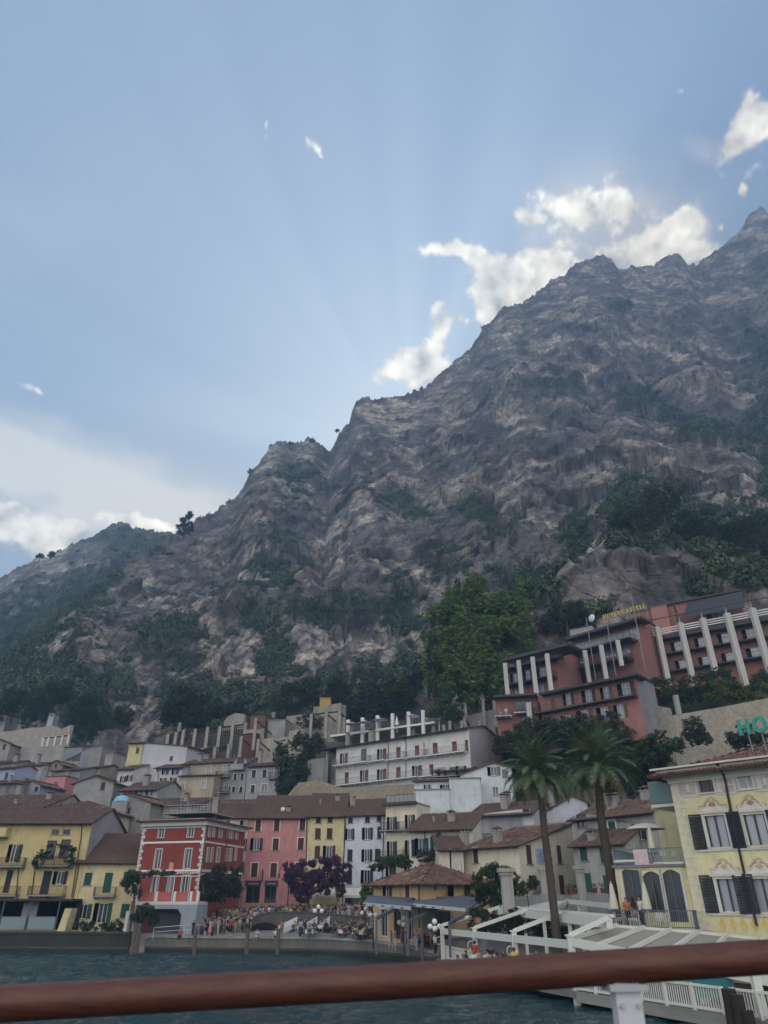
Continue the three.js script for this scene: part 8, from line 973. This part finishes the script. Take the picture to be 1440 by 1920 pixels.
Q(393, 91.5, { label: 'person in pink dress holding up a phone at the quay edge', pose: 'phone', kind: 'dress', top: 'pink', hair: 1, turn: 2.6, s: 1 }); Q(408, 91.5, { label: 'person in beige shirt and beige trousers at the quay edge', pose: 'phone', kind: 'low', top: 'beige', low: 'beige', hair: 2, turn: -1.4, s: 1.05 });
Q(431, 90.2, { label: 'broad person in bright red shirt on the quay beside the second pile', pose: 'bag', kind: 'shorts', top: 'red', low: 'black', hair: 0, turn: 3, s: 1.12 }); Q(361, 92.5, { label: 'person in navy top and trousers at the corner of the red villa', pose: 'stand', kind: 'low', top: 'navy', low: 'navy', hair: 0, turn: .8 }); Q(377, 93.2, { label: 'person in grey top standing right of the navy clothed person', pose: 'stand', kind: 'low', top: 'grey', low: 'navy', hair: 1 });
const wallY = 1.7 - .48; Q(338, 90.1, { label: 'person in red top and black trousers sitting on the quay wall', pose: 'sit', kind: 'low', top: 'red', low: 'black', hair: 1, turn: 0, y: wallY + .02 }); Q(482, 89.5, { label: 'person in lilac shirt and white shorts sitting on the quay wall', pose: 'sit', kind: 'shorts', top: 'lilac', low: 'white', hair: 0, turn: -.2, y: wallY + .02 }); Q(517, 89.2, { label: 'person in white top sitting on the quay wall behind the pile', pose: 'sit', kind: 'shorts', top: 'white', low: 'navy', hair: 3, turn: .3, y: wallY + .02 }); Q(528, 90.4, { label: 'person in orange top standing behind the quay pile', pose: 'stand', top: 'orange', low: 'grey', kind: 'shorts', hair: 2 }); Q(563, 90, { label: 'person in lilac top leaning at the quay wall beside the diners', pose: 'bag', top: 'lilac', low: 'navy', kind: 'low', hair: 0, turn: 2.8 });
// tables, chairs and diners
const tableTop = new THREE.CylinderGeometry(.46, .46, .03, 16).translate(0, .745, 0), clothG = new THREE.CylinderGeometry(.47, .54, .34, 16, 1, true).translate(0, .6, 0), legG = join([rod(V3(0, 0, 0), V3(0, .73, 0), .035, 6), new THREE.CylinderGeometry(.24, .26, .03, 12).translate(0, .016, 0)]);
const seatG = boxB(-.21, .42, -.2, .21, .46, .21), backG = join([boxB(-.21, .55, -.22, .21, .88, -.19)]), legsG = [[-1, -1], [1, -1], [-1, 1], [1, 1]].map(([a, b]) => boxB(a * .19 - .018, 0, b * .18 - .018, a * .19 + .018, b < 0 ? .9 : .42, b * .18 + .018));
const chairM = { dark: mat('paint', .05, .06, .05), white: mat('paint', .62, .62, .60) };
function chair(x, y, z, turn, m, label, group) { const c = thing('chair', label, 'chair', V3(x, y, z), turn, group); mesh('seat', seatG, m, c); mesh('backrest', backG, m, c); for (const l of legsG) mesh('leg', l, m, c); return c; }
function tableSet(x, y, z, n, area, cm2, group, seats = 1) {
  if (!free(x, z, 1.5)) return; const t = thing('table', `round table with white cloth ${area}`, 'table', V3(x, y, z), 0, 'white tables ' + group); seated.push([x / -z, t]); mesh('tabletop', tableTop, WHITE, t); mesh('cloth', clothG, mat('cloth', .66, .66, .64, { side: THREE.DoubleSide }), t); mesh('leg', legG, IRON, t);
  const a0 = rr(0, 6.28); for (let i = 0; i < n; i++) { const a = a0 + i / n * 6.283, cx = x + Math.sin(a) * .82, cz = z + Math.cos(a) * .82; taken.push([cx, cz]); const who = rnd() < seats ? person(cx, y + .0, cz, { pose: 'sit', turn: a + Math.PI, where: 'at a table ' + area, group: 'people dining ' + group, kind: rnd() < .5 ? 'shorts' : 'low' }) : null; const ch = chair(cx, y, cz, a + Math.PI, chairM[cm2], who ? `${cm2} chair under the ` + who.userData.label.replace(/, (sitting )?at a table.*$/, '') : `empty ${cm2} chair at a white table ${area}`, `${cm2} chairs ` + group); seated.push([cx / -cz, ch]); }
}
for (let k = 0, n = 0; k < 900 && n < 32; k++) { const px = rr(545, 700), D = rr(88, 96.5) - Math.max(0, px - 620) * .06, p = at(px, 1745, D); const b = taken.length; tableSet(p.x, Math.max(gAt(p.x, p.z) + .01, 1.62), p.z, pick([3, 4, 4]), 'by the boat covers', 'dark', 'along the curved quay', .95); if (taken.length > b) n++; }
for (let k = 0, n = 0; k < 600 && n < 7; k++) { const px = rr(725, 815), D = rr(72, 80) , p = at(px, 1760, D); if (-p.z < shore(p.x) + 1.4) continue; const b = taken.length; tableSet(p.x, Math.max(gAt(p.x, p.z) + .01, 1.25), p.z, 4, 'under the grey canopies', 'dark', 'under the grey canopies', .85); if (taken.length > b) n++; }
for (let k = 0, n = 0; k < 900 && n < 11; k++) { const px = rr(850, 1060), p = at(px, 1775, rr(48, 67)); const b = taken.length; tableSet(p.x, .71, p.z, 4, 'under the white pergola', 'white', 'on the pergola terrace', .55); if (taken.length > b) n++; }
{ const p = at(890, 1772, 59); person(p.x, .71, p.z, { label: 'person in red shirt and white trousers standing under the white pergola', pose: 'stand', kind: 'low', top: 'red', low: 'cream', hair: 0, turn: 2.5, s: 1.08 }); const q = at(963, 1775, 53); person(q.x, .71, q.z, { label: 'person in yellow shirt standing under the white pergola', pose: 'bag', kind: 'shorts', top: 'yellow', low: 'navy', hair: 1, turn: 3 }); const w = at(815, 1745, 70.5); person(w.x, Math.max(gAt(w.x, w.z), 1), w.z, { label: 'person in white shirt and black trousers standing at the corner post of the pergola', pose: 'stand', kind: 'low', top: 'white', low: 'black', hair: 0, turn: 1 }); }
for (let k = 0, n = 0; k < 300 && n < 8; k++) { const p = at(rr(715, 800), 1740, rr(76, 81)); if (!free(p.x, p.z, .7)) continue; person(p.x, Math.max(gAt(p.x, p.z), 1), p.z, { where: 'before the ochre pavilion', group: 'people standing at the ochre pavilion' }); n++; }
{ // people and furniture on the balconies of the yellow wing
  const { a, b, y, z1 } = annex.bal, M = annex.g.matrixWorld, W = (x, z) => V3(x, y, z).applyMatrix4(M), ry = annex.g.rotation.y, put = (px, o) => { const l = annex.loc(px, 1735, o.z ?? .9), p = W(l.x, o.z ?? .9); person(p.x, p.y + .003, p.z, o); if (o.pose === 'sit') chair(p.x, p.y + .003, p.z, o.turn, chairM.white, o.cl, null); };
  put(1162, { label: 'person in dark navy shirt sitting at the left end of the yellow wing balcony', pose: 'sit', kind: 'low', top: 'navy', low: 'beige', hair: 0, turn: ry + 1.3, z: 1.0, cl: 'white chair under the navy shirted person on the balcony' }); put(1181, { label: 'person in orange top standing at the arched door on the balcony', pose: 'stand', kind: 'low', top: 'orange', low: 'black', hair: 0, turn: ry + .4, z: .6 }); put(1194, { label: 'person in pink top sitting on the balcony beside the folded parasol', pose: 'sit', kind: 'low', top: 'pink', low: 'white', hair: 0, turn: ry - 1.2, z: 1.1, cl: 'white chair under the pink clothed person on the balcony' }); put(1207, { label: 'person in pale shirt standing on the balcony under the middle arched door', pose: 'stand', kind: 'low', top: 'white', low: 'navy', hair: 1, turn: ry - .6, z: .9 });
  const c = W(annex.loc(1238, 1735, .9).x, .9), c2 = W(annex.loc(1250, 1735, 1).x, 1); chair(c.x, c.y + .003, c.z, ry + .3, chairM.white, 'empty white chair on the balcony left of the tall arched door', null); chair(c2.x, c2.y + .003, c2.z, ry - .9, chairM.white, 'empty white chair on the balcony in front of the tall arched door', null);
  const yT = annex.h + .165, T = (px, z) => { const l = annex.loc(px, 1617, z); return V3(l.x, yT, z).applyMatrix4(M); };
  for (const [px, z, l, tr] of [[1247, -1.2, 'white metal chair on the roof terrace left of the brown doorway', .5], [1262, -1.4, 'white metal chair in the middle of the roof terrace', -.6], [1277, -1.1, 'white metal chair at the right end of the roof terrace', -1.4]]) { const p = T(px, z); chair(p.x, p.y, p.z, ry + tr, chairM.white, l, null); }
  { const p = T(1226, -1.2), t = thing('bistro_table', 'small round blue grey table on the roof terrace', 'table', p); mesh('tabletop', new THREE.CylinderGeometry(.4, .4, .03, 16).translate(0, .74, 0), RAILGREY, t); for (const q of [0, 2.09, 4.19]) mesh('leg', rod(V3(Math.sin(q) * .3, 0, Math.cos(q) * .3), V3(-Math.sin(q) * .2, .73, -Math.cos(q) * .2), .018, 5), RAILGREY, t); }
  { const l = annex.loc(1201, 1600, .05), p = V3(l.x, annex.h + 1.15, .04).applyMatrix4(M), t = thing('beach_towel', 'pale pink towel hanging over the roof terrace railing', 'towel', p, ry); const gg = gridGeo(8, 12, (i, j) => { const v = j / 11; return [(i / 7 - .5) * .95, v < .5 ? -1.1 * (1 - v * 2) : -.5 * (v * 2 - 1), (v < .5 ? .05 : -.04) + .03 * Math.sin(i * 1.7) * (v < .5 ? 1 - v * 2 : 0)]; }); mesh('cloth', gg, mat('cloth', .60, .46, .48, { side: THREE.DoubleSide }), t); }
  // parasols
  const closed = (p, h, l, r = .3) => { const u = thing('closed_parasol', l, 'parasol', p), q = new THREE.LatheGeometry([[.02, h], [.1, h - .1], [r * .8, h - 1.0], [r, h - 1.5], [r * .8, h - 1.55], [.03, h - 1.5]].map(([a, b2]) => new THREE.Vector2(a, b2)), 10), P = q.attributes.position; for (let i = 0; i < P.count; i++) { const an = Math.atan2(P.getZ(i), P.getX(i)), k = 1 + .22 * Math.cos(an * 5); P.setX(i, P.getX(i) * k); P.setZ(i, P.getZ(i) * k); } q.computeVertexNormals(); mesh('canopy', q, mat('cloth', .62, .58, .47, { side: THREE.DoubleSide }), u); mesh('pole', rod(V3(0, 0, 0), V3(0, h + .1, 0), .025, 6), WHITE, u); mesh('base', new THREE.CylinderGeometry(.25, .28, .08, 12).translate(0, .04, 0), CONC, u); };
  const l1 = annex.loc(1148, 1735, 1.2); closed(V3(l1.x + .3, y, 1.2).applyMatrix4(M), 2.6, 'folded cream parasol at the left end of the yellow wing balcony'); const l2 = annex.loc(1219, 1735, 1.3); closed(V3(l2.x, y, 1.3).applyMatrix4(M), 2.6, 'folded cream parasol between the arched doors on the balcony'); closed(T(1228, -.6), 2.5, 'folded cream parasol on the roof terrace', .26);
  const p = T(1222, -2), u = thing('parasol', 'open cream parasol on the roof terrace of the yellow wing', 'parasol', p), dome = new THREE.SphereGeometry(1.75, 8, 6, 0, 6.283, 0, .95); dome.scale(1, .55, 1); dome.translate(0, 1.75, 0); mesh('canopy', dome, mat('cloth', .70, .66, .54, { side: THREE.DoubleSide }), u); mesh('pole', rod(V3(0, 0, 0), V3(0, 2.7, 0), .03, 6), WHITE, u); for (let i = 0; i < 8; i++) { const an = i / 8 * 6.283; mesh('rib', tube([[0, 2.66, 0], [Math.cos(an) * .8, 2.5, Math.sin(an) * .8], [Math.cos(an) * 1.4, 2.28, Math.sin(an) * 1.4]], .012, 4), WHITE, u); }
}
for (const [px, l, c] of [[939, 'left of two people in pale clothes on the left corner balcony of the salmon hotel', 'grey'], [950, 'right of two people in white clothes on the left corner balcony of the salmon hotel', 'white']]) { const p = at(px, 1346, 118.8); person(p.x, p.y + .02, p.z, { label: l, pose: 'stand', kind: 'low', top: c, low: 'beige', hair: 1, turn: 0 }); }
ordinals(seated); ordinals(everyone);
// ---------- the boat's rail ----------
{
  const Z = (px, py, z) => { const r = V3((px - 720) / FOC * z, (960 - py) / FOC * z, -z); return r.applyQuaternion(camera.quaternion).add(camera.position); };
  const a = Z(-700, 1926, 1.08), b = Z(0, 1882, 1.13), c = Z(800, 1836, 1.18), d = Z(1440, 1794, 1.2), e = Z(2200, 1744, 1.24);
  const g = thing('ship_rail', 'thick varnished brown wooden handrail of the boat across the picture', 'handrail', b.clone()), rel = (p) => p.clone().sub(b), cv = new THREE.CatmullRomCurve3([a, b, c, d, e].map(rel));
  const grain = noiseTex(512, (u, v) => { const s = tnoise(u * .5, v, 30, 4), q = tnoise(u, v, 8, 3); const sc = Math.min(0, tnoise(u * .25, v * 3, 40, 2) + .22) * 1.2; return [.82 + .6 * s + .2 * q + sc, .78 + .65 * s + .2 * q + sc, .76 + .66 * s + .2 * q + sc]; }); grain.repeat.set(5, 1);
  const t = new THREE.TubeGeometry(cv, 80, .0262, 28); mesh('handrail', t, new THREE.MeshPhysicalMaterial({ name: 'varnished wood', color: new THREE.Color(.115, .040, .026), map: grain, roughness: .36, specularIntensity: .8, bumpMap: own(plasterBump, 8), bumpScale: .0006 }), g);
  const p = rel(Z(1166, 1818, 1.19)), dn = V3(0, -1, 0), st = mesh('stanchion', join([boxB(-.0225, -1.1, -.012, .0225, -.012, .012)]), mat('paint', .56, .58, .62), g); st.position.copy(p); st.rotation.y = .12; const fl = mesh('rail_bracket', join([boxB(-.034, -.03, -.02, .034, -.02, .02), ...[-.024, .024].map((x) => new THREE.CylinderGeometry(.004, .004, .006, 8).rotateX(Math.PI / 2).translate(x * .6, -.05, .014))]), mat('iron', .45, .46, .48), g); fl.position.copy(p); fl.rotation.y = .12;
  for (const x of [-1.6, 1.9]) { const s2 = mesh('stanchion', boxB(-.0225, -1.1, -.012, .0225, -.012, .012), mat('paint', .56, .58, .62), g); s2.position.copy(p).add(V3(x, x * -.045 * -1, x * .0)); }
}
renderer.render(scene, camera);
